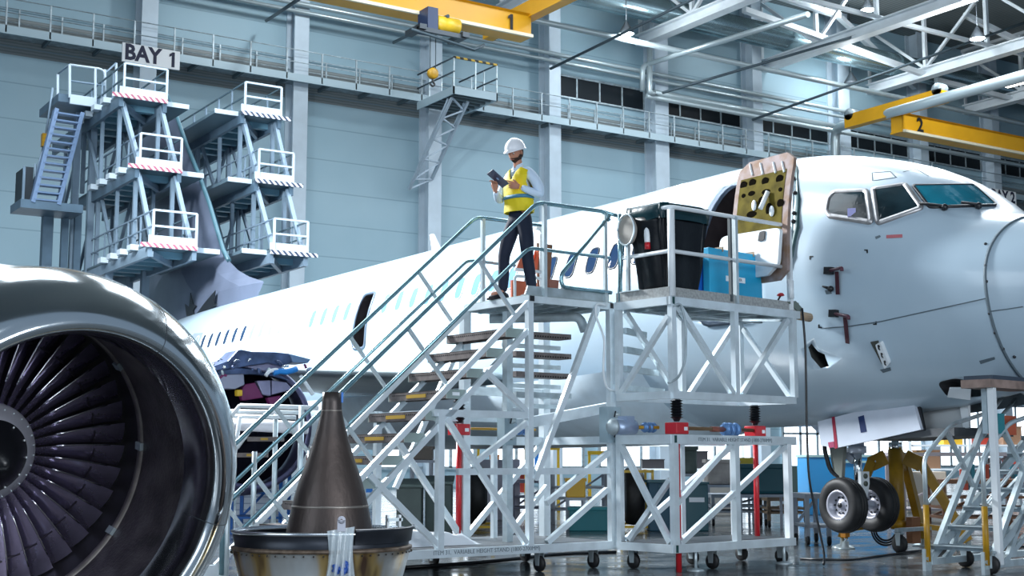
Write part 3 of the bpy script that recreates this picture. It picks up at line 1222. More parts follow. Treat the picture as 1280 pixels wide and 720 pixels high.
# recessed green primer face with lightening holes
gy0, gy1, gz0, gz1 = y_min + .10, y_max - .08, z_min + .2, dp(952, 219).z
fg = MB()
vsg = []
for i in range(11):
    z = gz0 + (gz1 - gz0) * i / 10
    vsg += [dpt(gy0, z, -.006), dpt(gy1, z, -.006), dpt(gy1, z, .01), dpt(gy0, z, .01)]
fsg = []
for i in range(10):
    o_ = i * 4
    for k in range(4):
        fsg.append((o_ + k, o_ + (k + 1) % 4, o_ + 4 + (k + 1) % 4, o_ + 4 + k))
fsg += [(0, 1, 2, 3), (43, 42, 41, 40)]
fg.add(vsg, fsg).build('door_inner_structure', GREENP, dshell, world=True)
holem = mat('lightening_hole', (.008, .007, .005), .95, spec=0)
for (u, v, ru, rv) in ((930, 232, 4, 5), (941, 229, 4, 5), (957, 227, 4, 5), (975, 224, 4.2, 5.2), (930, 245, 2.2, 2.6), (976, 237, 2.2, 2.6), (976, 254, 4, 5), (940, 242, 4, 3), (958, 240, 5, 3.2), (940, 268, 6, 4), (953, 252, 4.5, 6), (962, 262, 4, 8)):
    c = dp(u, v)
    c = dpt(c.y, c.z, 0)
    a = dp(u + ru, v)
    b = dp(u, v + rv)
    ry, rz = abs(a.y - c.y), abs(b.z - c.z)
    MB().add([c + V((-.012, ry * math.cos(t), rz * math.sin(t))) for t in [2 * PI * k / 18 for k in range(18)]] + [c + V((.0, ry * math.cos(t), rz * math.sin(t))) for t in [2 * PI * k / 18 for k in range(18)]],
             [tuple(range(18))] + [(k, (k + 1) % 18, 18 + (k + 1) % 18, 18 + k) for k in range(18)]).build('lightening_hole', holem, dshell, world=True)
for u in (938, 951, 967, 978):
    a = dp(u, 202 + (978 - u) * .08)
    b = dp(u + 3, 219 - (u - 938) * .1)
    MB().beam(dpt(a.y, a.z, -.01), dpt(b.y, b.z, -.01), .02, .02).build('stiffener', WHITEM, dshell, world=True)
MB().tube([dpt(*[dp(958, 262)[k] for k in (1, 2)], -.1), dpt(*[dp(962, 240)[k] for k in (1, 2)], -.03)], .03, 8).build('girt_bar_arm', WHITEM, dshell, world=True)
for u, v in ((944, 257), (966, 264)):
    c = dp(u, v)
    c = dpt(c.y, c.z, -.02)
    MB().ball(c, .07, 12, (.3, .6, 1)).build('white_fitting', WHITEM, dshell, world=True)
# white inner lining panel hanging low on the door
P = round_poly([(901, 296), (975, 284), (972, 330), (958, 345), (893, 352)], .12)
lp = [onX(u, v, DXP - .1) for u, v in P]
MB().prism(lp, (.05, 0, 0)).build('door_lining', WHITEM, dshell, world=True)
hp_ = [onX(u, v, DXP - .115) for u, v in round_poly([(949, 290), (956, 288), (955, 300), (947, 302)], .2)]
MB().prism(hp_, (.012, 0, 0)).build('door_handle_recess', BLACK, dshell, world=True)
# exposed door frame strip forward of the door with latch studs
st = [(988, 203), (996, 212), (998, 250), (997, 285), (990, 320), (984, 330), (986, 318), (991, 285), (992, 250), (990, 215)]
strip = skin_patch(st, px_, 'door_frame_strip', mat('frame_pale', (.5, .62, .66), .4), off=.02, thick=.03, rings_=1)
skin_band([(988, 203), (996, 212), (998.5, 250), (997.5, 285), (990, 320), (984, 335)], px_, 'door_seal', mat('seal_dark_green', (.03, .09, .10), .5), w=.05, off=.035, closed=False)
for u, v in ((992, 212), (993, 225), (995, 243), (994, 268), (993, 278), (989, 290)):
    q, n_ = hit(u, v)
    MB().ball(q + n_ * .03, .03, 8).build('latch_stud', BLACK, plane, world=True)
# dark rim of the doorway
skin_band([(a, b) for a, b in door_poly], lambda a, b: side_hit(a, b), 'doorway_rim', mat('rim_blue_grey', (.12, .16, .22), .35, .4), w=.11, off=.03, step=.15)
skin_band([(a, b) for a, b in hatch_poly], lambda a, b: side_hit(a, b), 'hatch_rim', mat('rim_blue_grey', (.12, .16, .22)), w=.05, off=.02, step=.15)
# clutter inside the doorway: galley shelf lines
g = MB()
for k, z in enumerate((3.3, 3.55, 3.8, 4.3)):
    g.box((AX - 1.2, DY0 + .05, z), (AX - .85, DY1 - .05, z + .06))
g.build('galley_shelf', mat('galley_brown', (.16, .08, .07), .6), plane, world=True)

# --- fin and tail
finp = [(330, 352), (312, 346), (298, 338), (286, 326), (279, 313), (272, 290), (262, 256), (249, 220), (234, 184), (222, 150), (208, 118)]
fle = [onX(u, v, AX) for u, v in finp]
FINM = mat('fin_grey_paint', (.13, .16, .23), .4, var=.12, vscale=1)
fin = MB()
n = len(fle)
vs = []
fle = [V((AX, fle[0].y + 1.2, fle[0].z - 1.0))] + fle
n = len(fle)
for i, p in enumerate(fle):
    q = i / (n - 1)
    z = p.z
    te = max(p.y + .8, 43.5 + (z - 5) * .25)
    th = .32 - .2 * q
    vs += [p, V((AX - th * .6, p.y + (te - p.y) * .12, z)), V((AX - th, p.y + (te - p.y) * .4, z)), V((AX, te, z)), V((AX + th, p.y + (te - p.y) * .4, z)), V((AX + th * .6, p.y + (te - p.y) * .12, z))]
fs = []
for i in range(n - 1):
    for k in range(6):
        a = i * 6 + k
        b = i * 6 + (k + 1) % 6
        fs.append((a, b, b + 6, a + 6))
fs.append(tuple((n - 1) * 6 + k for k in range(6)))
fin.add(vs, fs, False).build('vertical_fin', FINM, plane, world=True)
MB().tube([p + V((0, -.02, 0)) for p in fle[4:]], .07, 8).build('fin_shadow_edge', mat('fin_shadow_teal', (.06, .14, .18), .35), plane, world=True)  # dark teal strip paints the shadow edge down the front of the fin
# dark leaf-like marks at the foot of the fin
for P in ([(233, 395), (231, 380), (236, 384), (238, 366), (241, 380), (245, 382), (241, 388), (243, 394)], [(244, 394), (256, 378), (269, 363), (267, 379), (272, 380), (255, 389)]):
    MB().prism([onX(u, v, AX - .36) for u, v in P], (.02, 0, 0)).build('tail_mark', BLACK, plane, world=True)
# stabiliser root opening
skin_patch([(236, 424), (243, 417), (254, 416), (247, 432), (243, 436)], px_, 'stabiliser_root', mat('root_grey', (.22, .27, .31), .5), off=.01, thick=.02, step=3, rings_=1)

# --- wing (starboard), root fairing
WINGM = mat('wing_grey', (.30, .36, .38), .35, .3, var=.1)
sec = []
for (x, yle, chord, z, th) in ((AX - 1.2, 18.8, 7.2, 2.55, .62), (AX - 2.0, 19.2, 6.4, 2.6, .55), (8.2, 21.8, 4.4, 2.75, .38), (3.0, 24.9, 3.0, 3.2, .24), (-2.6, 28.2, 1.8, 3.65, .14)):
    row = []
    for k in range(24):
        a = 2 * PI * k / 24
        xx = (1 - math.cos(a)) / 2
        yt = th * 1.5 * (.2969 * math.sqrt(xx) - .126 * xx - .3516 * xx ** 2 + .2843 * xx ** 3 - .1015 * xx ** 4) * 2.2
        row.append(V((x, yle + chord * xx, z + (yt if a < PI else -yt * .8))))
    sec.append(row)
mb = MB()
vs = [p for r in sec for p in r]
fs = []
for i in range(len(sec) - 1):
    for k in range(24):
        a = i * 24 + k
        b = i * 24 + (k + 1) % 24
        fs.append((a, b, b + 24, a + 24))
fs += [tuple(range(24)), tuple(reversed([(len(sec) - 1) * 24 + k for k in range(24)]))]
mb.add(vs, fs, True).build('wing', WINGM, plane, world=True)
mb = MB()
vs = []
fr = [(15.5, .3), (17, .9), (19, 1.0), (24, 1.0), (27, .9), (30, .3)]
for y, k in fr:
    for j in range(17):
        a = PI + PI * j / 16
        vs.append(V((AX + (1.78 + .12 * k) * math.cos(a), y, 2.55 - .1 * k + (.92 + .1 * k) * math.sin(a))))
fs = []
for i in range(len(fr) - 1):
    for j in range(16):
        a = i * 17 + j
        fs.append((a, a + 1, a + 18, a + 17))
fs += [tuple(range(17)), tuple(reversed([(len(fr) - 1) * 17 + j for j in range(17)]))]
mb.add(vs, fs, True).build('belly_fairing', mat('fairing_pale', (.55, .66, .74), .35, var=.08), plane, world=True)
# --- nose gear and its doors
GEAR = mat('gear_grey_white', (.62, .68, .78), .35, .3)
gy = onX(1046, 632, AX - .42).y
wz_ = onX(1054, 632, AX - .42).z
ng = []
gp = plane
axle_z = wz_
gy_ = gy
MB().tube([(AX, gy_, axle_z + .18), (AX, gy_, axle_z + .75)], .055, 14).build('oleo_piston', CHROME, gp, world=True)
MB().tube([(AX, gy_, axle_z + .7), (AX, gy_, 2.3)], .09, 14).tube([(AX, gy_, axle_z + .68), (AX, gy_, axle_z + .78)], .12, 14).build('gear_strut', GEAR, gp, world=True)
MB().tube([(AX - .27, gy_, axle_z), (AX + .27, gy_, axle_z)], .055, 12).build('axle', GEAR, gp, world=True)
MB().beam((AX, gy_ + .05, 1.2), (AX, gy_ + 1.3, 2.1), .09).build('drag_brace', GEAR, gp, world=True)
mb = MB()
mb.prism([(AX - .09, gy_ - .13, axle_z + .44), (AX + .07, gy_ - .13, axle_z + .44), (AX + .07, gy_ - .13, axle_z + .28), (AX + .02, gy_ - .13, axle_z + .10), (AX - .04, gy_ - .13, axle_z + .10), (AX - .09, gy_ - .13, axle_z + .28)], (0, .05, 0))
tl = mb.build('torque_link', WHITEM, gp, world=True)
MB().lathe([(0, -.145), (.035, -.145), (.035, -.10), (0, -.10)], 14, (AX - .01, gy_, axle_z + .38), 'y').lathe([(0, -.145), (.035, -.145), (.035, -.10), (0, -.10)], 14, (AX - .01, gy_, axle_z + .28), 'y').build('taxi_light', mat('lens_dark', (.10, .12, .10), .1), tl, world=True)
R_ = .365
tyre = [(.19, -.10), (.20, -.115), (.27, -.125), (.32, -.12), (.352, -.09), (R_, -.045), (R_, -.03), (R_ - .008, -.027), (R_ - .008, -.02), (R_, -.017), (R_, .017), (R_ - .008, .02), (R_ - .008, .027), (R_, .03), (R_, .045), (.352, .09), (.32, .12), (.27, .125), (.20, .115), (.19, .10)]
for sx in (-.30, .30):
    MB().lathe(tyre, 44, (AX + sx, gy_, axle_z), 'x').build('nose_tyre', RUBBER, gp, world=True)
    s_ = -1
    w = MB().lathe([(0, s_ * .05), (.045, s_ * .06), (.05, s_ * .045), (.12, s_ * .035), (.15, s_ * .05), (.165, s_ * .10), (.195, s_ * .112), (.20, s_ * .10), (.195, 0), (.195, .1), (.15, .06), (0, .05)], 36, (AX + sx, gy_, axle_z), 'x').build('wheel_rim', mat('rim_lilac_grey', (.42, .43, .5), .4, .4), gp, world=True)
    for k in range(10):
        a = 2 * PI * k / 10
        MB().lathe([(0, s_ * .052), (.013, s_ * .052), (.013, s_ * .03), (0, s_ * .03)], 8, (AX + sx, gy_ + .105 * math.cos(a), axle_z + .105 * math.sin(a)), 'x').build('rim_hole', BLACK, w, world=True)
    MB().lathe([(0, s_ * .07), (.035, s_ * .07), (.035, s_ * .03), (0, s_ * .03)], 14, (AX + sx, gy_, axle_z), 'x').build('hub_cap', BLACK, w, world=True)
# steering cables/black hydraulic tube
MB().tube([(AX - .12, gy_ + .3, 1.75), (AX - .2, gy_ + .42, 1.4), (AX - .16, gy_ + .34, 1.05), (AX - .1, gy_ + .12, .95)], .03, 8, bend=.1).build('hydraulic_hose', BLACK, gp, world=True)
MB().prism([(AX - .15, gy_ + .06, 1.75), (AX - .15, gy_ + .42, 1.75), (AX - .15, gy_ + .30, 1.0), (AX - .15, gy_ + .16, .95)], (.06, 0, 0)).build('steering_arm', mat('arm_olive', (.20, .22, .20), .5), gp, world=True)
# starboard gear door, long white panel hanging in front
dx = AX - .62
P = [(1022, 527), (1137, 497), (1142, 505), (1151, 537), (1097, 549), (1045, 560), (1026, 557)]
pts = [onX(u, v, dx) for u, v in P]
nd = MB().prism(pts, (.05, 0, 0)).build('nose_gear_door', mat('gear_door_white', (.60, .66, .76), .3, var=.05), gp, world=True)
for P, mm, nm in (([(1039.5, 521.5), (1043, 520.5), (1047, 560), (1043.5, 561)], mat('stripe_dark_red', (.30, .01, .04), .5), 'red_stripe'), ([(1072.5, 521), (1079.5, 519), (1083, 539.5), (1076, 541)], mat('stripe_navy', (.01, .03, .12), .5), 'navy_stripe'), ([(1035, 553), (1042, 552), (1042.5, 559), (1036, 560)], mat('stripe_crimson', (.35, .05, .12), .5), 'red_box_mark')):
    MB().prism([onX(u, v, dx - .006) for u, v in P], (.008, 0, 0)).build(nm, mm, nd, world=True)
MB().prism([onX(u, v, dx + .05) for u, v in ((1137, 497), (1142, 505), (1152, 538), (1156, 538), (1150, 508), (1143, 496))], (.03, 0, 0)).build('door_edge_frame', BLACK, gp, world=True)
# port door seen inside behind, with rounded end
P = [(1151, 512), (1186, 502), (1203, 497), (1209, 503), (1210, 535), (1180, 547), (1152, 541)]
px2 = AX - .32
pd = MB().prism([onX(u, v, px2) for u, v in P], (.05, 0, 0)).build('nose_gear_door', mat('gear_door_inner_grey', (.50, .54, .56), .45), gp, world=True)
MB().prism([onX(u, v, px2 - .03) for u, v in ((1201, 499), (1206, 497), (1210, 503), (1211, 534), (1204, 536), (1199, 505))], (.04, 0, 0)).build('rounded_end_cap', WHITEM, gp, world=True)
MB().prism([(AX - .55, AY + 2.6, 1.50), (AX - .55, AY + 4.1, 1.46), (AX - .55, AY + 4.1, 1.56), (AX - .55, AY + 2.6, 1.6)], (1.1, 0, 0)).build('well_sill', mat('dark_structure', (.10, .11, .12), .6), gp, world=True)

# ------------------------------------------------------------------ starboard engine, cowls open (part of the aircraft)
_e = onY(316, 533, 19.9)
EX, EY, EZ = _e.x, 19.9, _e.z
CO = mat('cowl_dark_violet', (.09, .09, .17), .28, .4, var=.4, vscale=3)
CO2 = mat('cowl_blue_grey', (.28, .36, .50), .3, .4, var=.25, vscale=3)
PUR = mat('purple_panel', (.16, .02, .10), .35)


def epart(mb, name, m):
    return mb.xf(Matrix.Translation((EX, EY, EZ))).build(name, m, gp, world=True)


epart(MB().lathe([(.90, -.02), (.95, -.05), (1.0, .0), (1.07, .3), (1.10, .8), (1.04, .95), (.98, .8), (.93, .3), (.90, .0)], 48, axis='y'), 'engine_fan_case', CO)
epart(MB().lathe([(.10, .2), (.25, .35), (.3, .5), (.94, .5), (.94, .6), (.3, .6)], 36, axis='y'), 'engine_fan_face', mat('fan_dark', (.03, .03, .05), .3, .6))
epart(MB().lathe([(.6, 1.0), (.62, 1.6), (.5, 2.6), (.42, 3.2), (.3, 3.2), (.0, 3.3)], 36, axis='y'), 'engine_core', mat('core_metal', (.25, .24, .28), .3, .8, var=.4, vscale=5))
for (r0, y0, y1, m_) in ((.66, 1.1, 1.2, CO2), (.6, 1.7, 1.8, GALVD), (.52, 2.2, 2.35, CO2)):
    epart(MB().lathe([(r0, y0), (r0 + .05, y0 + .03), (r0 + .05, y1 - .03), (r0, y1)], 36, axis='y'), 'core_flange', m_)


def shell(a0, a1, r, y0, y1, dz=0, dx=0, th=.05):
    mb = MB()
    n = 16
    vs = []
    for q, (y, rr) in enumerate(((y0, r * .96), ((y0 + y1) / 2, r * 1.03), (y1, r * .9))):
        for j in range(n + 1):
            a = math.radians(a0 + (a1 - a0) * j / n)
            for t in (0, th):
                vs.append(V((dx + (rr + t) * math.cos(a), y, dz + (rr + t) * math.sin(a))))
    fs = []
    m = (n + 1) * 2
    for q in range(2):
        for j in range(n):
            a = q * m + j * 2
            fs.append((a, a + 2, a + 2 + m, a + m))
            fs.append((a + 1, a + 1 + m, a + 3 + m, a + 3))
    for q in range(2):
        fs.append((q * m, q * m + m, q * m + m + 1, q * m + 1))
        e = n * 2
        fs.append((q * m + e, q * m + e + 1, q * m + m + e + 1, q * m + m + e))
    for j in range(n):
        fs.append((j * 2, j * 2 + 1, j * 2 + 3, j * 2 + 2))
        e = 2 * m
        fs.append((e + j * 2, e + j * 2 + 2, e + j * 2 + 3, e + j * 2 + 1))
    return mb.add(vs, fs, True)



def eplate(P, y, m, name, th=.12):
    MB().prism([onY(u, v, y) for u, v in P], (0, th, 0)).build(name, m, gp, world=True, bevel=.015)


SL1 = mat('cowl_slate', (.08, .12, .24), .3, .4, var=.5, vscale=4)
SL2 = mat('cowl_lilac_grey', (.28, .28, .42), .35, .3, var=.2, vscale=3)
yb_ = EY - .05
eplate([(297, 438), (302, 437), (314.5, 439.5), (344, 440), (362, 442), (389, 449), (385, 454), (366, 453), (354, 457.5), (335, 453.6), (310, 457.5), (297, 460), (264, 464), (267, 457.5), (285, 451)], yb_ - .3, SL1, 'raised_cowl_panel', .5)
eplate([(362, 442), (389, 449), (385, 454), (366, 453)], yb_ - .34, mat('cowl_blue_panel', (.16, .26, .42), .3, .3), 'cowl_tip', .1)
eplate([(308, 458), (335, 453.6), (354, 457.5), (350, 467), (319, 462)], yb_ - .2, SL2, 'inner_cowl_panel', .3)
eplate([(262, 470), (272, 463), (297, 459), (320, 462), (350, 468), (362, 476), (340, 470), (318, 468), (296, 468), (275, 470), (262, 482)], yb_ - .12, SL1, 'cowl_rib', .2)
eplate([(272, 468.5), (305, 467), (306, 481), (294, 486.5), (277, 486)], yb_ - .16, mat('cowl_mid_grey', (.30, .32, .42), .35, .3), 'grey_duct_box', .3)
eplate([(306.6, 480), (319, 478), (330, 497), (303.5, 501), (300, 490.5)], yb_ - .1, PUR, 'purple_panel')
eplate([(334, 497), (352, 494), (350, 506), (338, 506)], yb_ - .1, PUR, 'purple_panel')
eplate([(321, 476), (338, 475), (339, 495), (328.6, 493.6)], yb_ - .12, SL2, 'liner_pocket')
eplate([(340, 475), (358.4, 478), (366, 487), (340, 493.6)], yb_ - .12, SL2, 'liner_pocket')
eplate([(296.5, 487), (303.5, 487), (303.5, 495), (296.5, 495)], yb_ - .2, YEL, 'yellow_tag_box')
eplate([(374, 470), (378, 468), (394, 492), (390, 495)], yb_ - .25, WHITEM, 'white_side_plate', .04)
pts = [onY(u, v, yb_ - .4) for u, v in ((342, 466), (350, 464), (358, 465), (366, 463), (371, 461))]
MB().tube(pts, .045, 8).build('blue_wrapped_hose', mat('blue_wrap', (.02, .25, .7), .5), gp, world=True)
pts = [onY(u, v, yb_ - .4) for u, v in ((332, 470), (336, 464), (346, 462), (350, 466))]
MB().tube(pts, .03, 8, bend=.05).build('white_duct', WHITEM, gp, world=True)
random.seed(3)
for k in range(18):
    u = random.uniform(264, 385)
    v = 450 + abs(u - 320) * .12 + random.uniform(-4, 16)
    p = onY(u, v, yb_ - .36)
    q = onY(u + random.uniform(-9, 9), v + random.uniform(-5, 5), yb_ - .36)
    MB().tube([p, (p + q) / 2 + V((0, 0, .03)), q], random.choice((.012, .02, .03)), 6, bend=.05).build('engine_pipe', random.choice((CHROME, CO2, GALV, PUR, SL1)), gp, world=True)
# ------------------------------------------------------------------ access stands
OA = onZ(662, 681, .30)
OB = onZ(842.5, 681, .30)
YA, YB = math.radians(4.7), math.radians(8.4)


class Fr:
    def __init__(s, o, a):
        s.o = V((o.x, o.y, 0))
        s.x = V((math.cos(a), math.sin(a), 0))
        s.y = V((-math.sin(a), math.cos(a), 0))
        s.a = a

    def loc(s, P):
        P = P - s.o
        return V((P.dot(s.x), P.dot(s.y), P.z))

    def wor(s, q):
        return s.o + s.x * q[0] + s.y * q[1] + V((0, 0, q[2]))

    def ony(s, u, v, y):
        r = ray(u, v)
        return s.loc(C0 + r * ((y - (C0 - s.o).dot(s.y)) / r.dot(s.y)))

    def onx(s, u, v, x):
        r = ray(u, v)
        return s.loc(C0 + r * ((x - (C0 - s.o).dot(s.x)) / r.dot(s.x)))


FA, FB = Fr(OA, YA), Fr(OB, YB)
sa = thing('access_stairs', 'aluminium maintenance stairs with tubular handrails and a platform on which the worker stands', 'stairs', FA.o, YA)
sb = thing('work_platform_stand', 'aluminium work platform stand carrying the black bag and blue board at the aircraft door', 'work platform', FB.o, YB)


def pb(p, q, w=.06, h=None, name='frame_bar', m=ALU, par=None, up=(0, 0, 1)):
    return MB().beam(p, q, w, h, up).build(name, m, par, bevel=0)


A = lambda p, q, w=.065, h=None, name='frame_bar', m=ALU: pb(p, q, w, h, name, m, sa)
WA = 1.22
ZD = 3.02
# lower base frame and deck plate
for y in (0, WA + .3):
    A((-2.1, y, .255), (1.24, y, .255), .06, .09, 'base_beam')
for x in (-2.1, 0, 1.21):
    A((x, 0, .255), (x, WA + .3, .255), .06, .09, 'base_beam')
MB().box((-2.07, .03, .28), (1.2, WA + .3, .305)).build('base_plate', mat('chequer_grey', (.07, .08, .09), .45, .3, var=.25, vscale=6), sa)
text_mesh('stencil_lettering', 'ITEM 31.  VARIABLE HEIGHT STAND (1800-2700MM)', .062, basis((-.58, -.032, .262), (1, 0, 0), (0, 0, 1)), mat('stencil_grey', (.15, .2, .24), .6), sa, depth=.001)
# near side frame
A((0, 0, .3), (0, 0, ZD), .07, name='corner_post')
A((-1.19, 0, .3), (-1.19, 0, 1.70), .075, name='post')
A((-1.28, 0, 1.70), (0, 0, 1.70), .05, .075, name='side_rail_beam')
A((-1.12, -.01, 1.64), (-.06, -.01, .32), .06, name='diagonal_brace')
A((-.74, .01, 1.18), (-.03, .01, 1.62), .055, name='diagonal_brace')
A((-.62, .0, 2.17), (-.04, .0, 1.74), .055, name='diagonal_brace')
A((-2.05, 0, 1.06), (-1.21, 0, .34), .06, name='diagonal_brace')
A((-.95, 0.02, 1.09), (1.27, 0.02, 1.09), .05, .07, name='cross_rail')
A((1.2, 0, .3), (1.2, 0, ZD), .075, name='corner_post')
A((.05, -.03, 1.0), (.97, -.03, 2.95), .055, .065, name='diagonal_brace')
A((.25, 0.02, .74), (1.17, 0.02, 1.3), .06, name='diagonal_brace')
A((.28, 0.05, .31), (1.17, 0.05, .88), .06, name='diagonal_brace')
# inner masts
for x, y in ((.0, WA), (1.2, WA), (-1.19, WA), (.28, .75)):
    A((x, y, .3), (x, y, 1.75 if x == .28 or x < -1 else ZD - .05), .10 if x >= 0 and x != .28 else .07, name='mast')
A((-1.3, WA, 1.70), (1.2, WA, 1.70), .05, .08, name='side_rail_beam')
A((-1.19, 0, 1.70), (-1.19, WA, 1.70), .05, .07, name='side_rail_beam')
A((1.2, 0, 1.44), (1.2, WA, 1.44), .05, .09, name='side_rail_beam')
A((0, WA, 1.44), (1.2, WA, 1.44), .06, .10, name='side_rail_beam')
A((0, WA, 2.02), (1.2, WA, 2.02), .06, .10, name='side_rail_beam')
A((-1.1, WA, 1.64), (-.05, WA, .34), .06, name='diagonal_brace')
A((.0, WA, 2.7), (-.95, WA, .9), .055, name='diagonal_brace')
A((.05, WA, .35), (1.15, WA, 1.4), .06, name='diagonal_brace')
A((.55, WA - .1, .32), (1.15, WA - .1, .9), .055, name='diagonal_brace')
A((.43, WA, .3), (.43, WA, 1.4), .06, name='post')
A((.95, WA, .3), (.95, WA, 1.09), .05, name='post')
# clamp boxes with bolts
for (x, y, s_) in ((1.2, 0, 1), (1.08, 0.6, .8)):
    z0, z1 = (1.41, 1.82) if s_ == 1 else (1.38, 1.74)
    if s_ != 1:
        x, y = .12, .55
    cb = MB().box((x - .12 * s_, y - .07, z0), (x + .09 * s_, y + .07, z1)).build('clamp_box', mat('clamp_blue_grey', (.40, .52, .58), .4, .4, var=.1), sa)
    for zz in (z0 + .09, z1 - .09):
        MB().lathe([(0, -.12), (.02, -.12), (.02, -.075), (.035, -.075), (.035, -.07), (0, -.07)], 10, (x + .01, y, zz), 'y').build('bolt', GALV, cb)
        MB().beam((x - .03, y - .09, zz - .03), (x - .01, y - .09, zz + .04), .012).build('wing_nut', BLACK, cb)
A((.12, .55, .3), (.12, .55, 2.9), .085, name='mast', m=GALV)
# platform
for y in (0, WA):
    A((0, y, ZD - .035), (1.24, y, ZD - .035), .05, .075, 'platform_edge')
for x in (0, 1.22):
    A((x, 0, ZD - .035), (x, WA, ZD - .035), .05, .075, 'platform_edge')
MB().box((0, .0, ZD), (1.24, WA, ZD + .02)).build('platform_deck', mat('deck_grey_green', (.35, .42, .43), .55, .2, var=.15, vscale=5), sa)
MB().prism([(-.04, .02, ZD + .02), (.0, .02, ZD + .12), (.18, .02, ZD + .12), (1.2, .02, ZD + .12), (1.2, .02, ZD + .02)], (0, .02, 0)).build('kick_board', GALVD, sa)
for x in (.2, .45, .7, .95):
    A((x, .02, ZD - .06), (x, WA - .02, ZD - .06), .04, .05, 'deck_joist', GALVD)
MB().box((-.02, -.045, ZD - .06), (.04, -.03, ZD + .0)).build('end_plug', BLACK, sa)
MB().box((1.17, -.045, ZD - .06), (1.23, -.03, ZD)).build('end_plug', BLACK, sa)
MB().tube([(.2, 1.0, 2.86), (.95, .25, 2.87), (.98, .2, 2.7)], .055, 14, bend=.12).build('lift_tube', GALVD, sa)
# perforated cross treads of the rear ladder, between the masts
for k in range(4):
    z = 2.64 - .235 * k
    t_ = MB().box((.30, .62, z), (1.13, .86, z + .06)).build('ladder_tread', TREAD if k < 3 else GALVD, sa)
    A((.28, .86, z - .09), (1.15, .86, z - .09), .03, .05, 'ladder_rail', GALV)
    if k < 3:
        pf = MB()
        for j in range(18):
            pf.box((.42 + j * .038, .615, z + .004), (.437 + j * .038, .621, z + .022))
        o = pf.build('tread_perforation', mat('perforation_black', (.005, .005, .008), .8), t_)
        o['kind'] = 'stuff'
# stairs: twin-tube stringers
SL = .885


def zs(x, z0):
    return z0 + SL * (x)


for y in (0.0, WA - .05):
    A((-3.12, y, .15), (-.01, y, 2.95), .05, .06, 'stringer')
    A((-2.78, y, .15), (-.03, y, 2.63), .05, .06, 'stringer')
    A((-3.45, y, .1), (-3.0, y, .1), .05, .12, 'stair_foot')
ntr = 11
for k in range(ntr):
    x = -.30 - .262 * k
    z = 2.645 - .232 * k
    td = MB().box((x, .04, z - .09), (x + .02, WA - .06, z)).box((x, .04, z - .012), (x + .235, WA - .06, z)).box((x + .215, .04, z - .09), (x + .235, WA - .06, z)).build('tread', TREAD, sa)
    MB().box((x, .028, z - .095), (x + .245, .04, z + .004)).build('tread_end_plate', TREADG, td)
    MB().box((x, WA - .06, z - .095), (x + .245, WA - .048, z + .004)).build('tread_end_plate', TREADG, td)
    pf = MB()
    for j in range(26):
        pf.box((x - .003, .12 + j * .038, z - .036), (x, .136 + j * .038, z - .024))
    o = pf.build('tread_perforation', mat('perforation_black', (.005, .005, .008)), td)
    o['kind'] = 'stuff'
    if k >= 3 and k < 9:
        MB().box((x - .006, .42, z - .068), (x, .80, z - .03)).build('yellow_warning_strip', mat('dull_gold_label', (.45, .28, .03), .5), td)
    if k == 3:
        MB().box((x + .07, .02, z - .06), (x + .16, .029, z - .025)).build('white_sticker', PAPER, td)
# handrails
for y in (0.0, WA - .05):
    near = y == 0
    A0 = (.12, y, 4.09)
    xe = -3.62
    top = [(xe, y, .16), (xe, y, 4.09 - .886 * (.12 - xe) + 0.0), A0, (1.42 if near else 1.15, y, 4.10)]
    if near:
        top = top[:3] + [(1.12, y, 4.10), (1.2, y, 4.0)]
    MB().tube(top, .024, 12, bend=.10).build('handrail', TUBE, sa)
    mid = [(-3.5, y, .50), (0.0, y, 3.56), (1.2, y, 3.56)]
    MB().tube(mid, .02, 12, bend=.08).build('mid_rail', TUBE, sa)
    # braces perpendicular to the slope
    for x in (-.70, -1.60, -2.5, -3.3):
        z = 4.09 - .886 * (.12 - x)
        e = V((.52, 0, -.60))
        A((x, y, z), tuple(V((x, y, z)) + e * .93), .035, .035, 'rail_strut', GALV)
    A((.22, y, ZD), (.22, y, 4.09), .045, name='railing_post', m=GALV)
    A((1.13, y, ZD), (1.13, y, 4.09), .04, name='railing_post', m=GALV)
    MB().tube([(-3.58, y - .0, .02), (-3.58, y, 1.05)], .03, 10).build('rail_end_post', GALV, sa)
    MB().tube([(-2.72, y, .02), (-2.72, y, .42)], .04, 10).build('red_foot_tube', RED, sa)
    MB().tube([(-2.72, y, .42), (-2.72, y, 1.3)], .026, 10).build('rail_end_post', GALV, sa)
MB().tube([(1.2, .0, 4.06), (.46, .0, 3.30), (.47, .0, 3.16), (1.22, .0, 3.15)], .024, 12, bend=.10).build('swing_gate_rail', TUBE, sa)
MB().tube([(1.12, .02, 4.10), (1.45, .0, 4.06), (1.42, .1, 3.0)], .022, 12, bend=.08).build('link_rail', TUBE, sa)
# hanging pale cable loop
MB().tube([(1.08, -.06, 2.98), (.93, -.06, 3.0), (.9, -.08, 2.86), (1.05, -.07, 2.6), (1.02, -.07, 2.2), (1.08, -.06, 2.02), (1.25, -.04, 2.0)], .013, 8, bend=.1).build('cable', WHITEM, sa)


def caster(par, x, y, r=.085, h=.2, col=None):
    t = MB().box((x - .045, y - .05, h - .02), (x + .045, y + .05, h)).prism([(x - .035, y - .04, h), (x - .035, y + .05, h), (x - .035, y + .03, r - .02), (x - .035, y - .03, r - .02)], (.006, 0, 0)).prism([(x + .03, y - .04, h), (x + .03, y + .05, h), (x + .03, y + .03, r - .02), (x + .03, y - .03, r - .02)], (.006, 0, 0)).build('caster_fork', GALVD, par)
    MB().lathe([(0, -.025), (r * .55, -.025), (r, -.02), (r, .02), (r * .55, .025), (0, .025)], 20, (x, y, r), 'x').build('caster_wheel', RUBBER, t)


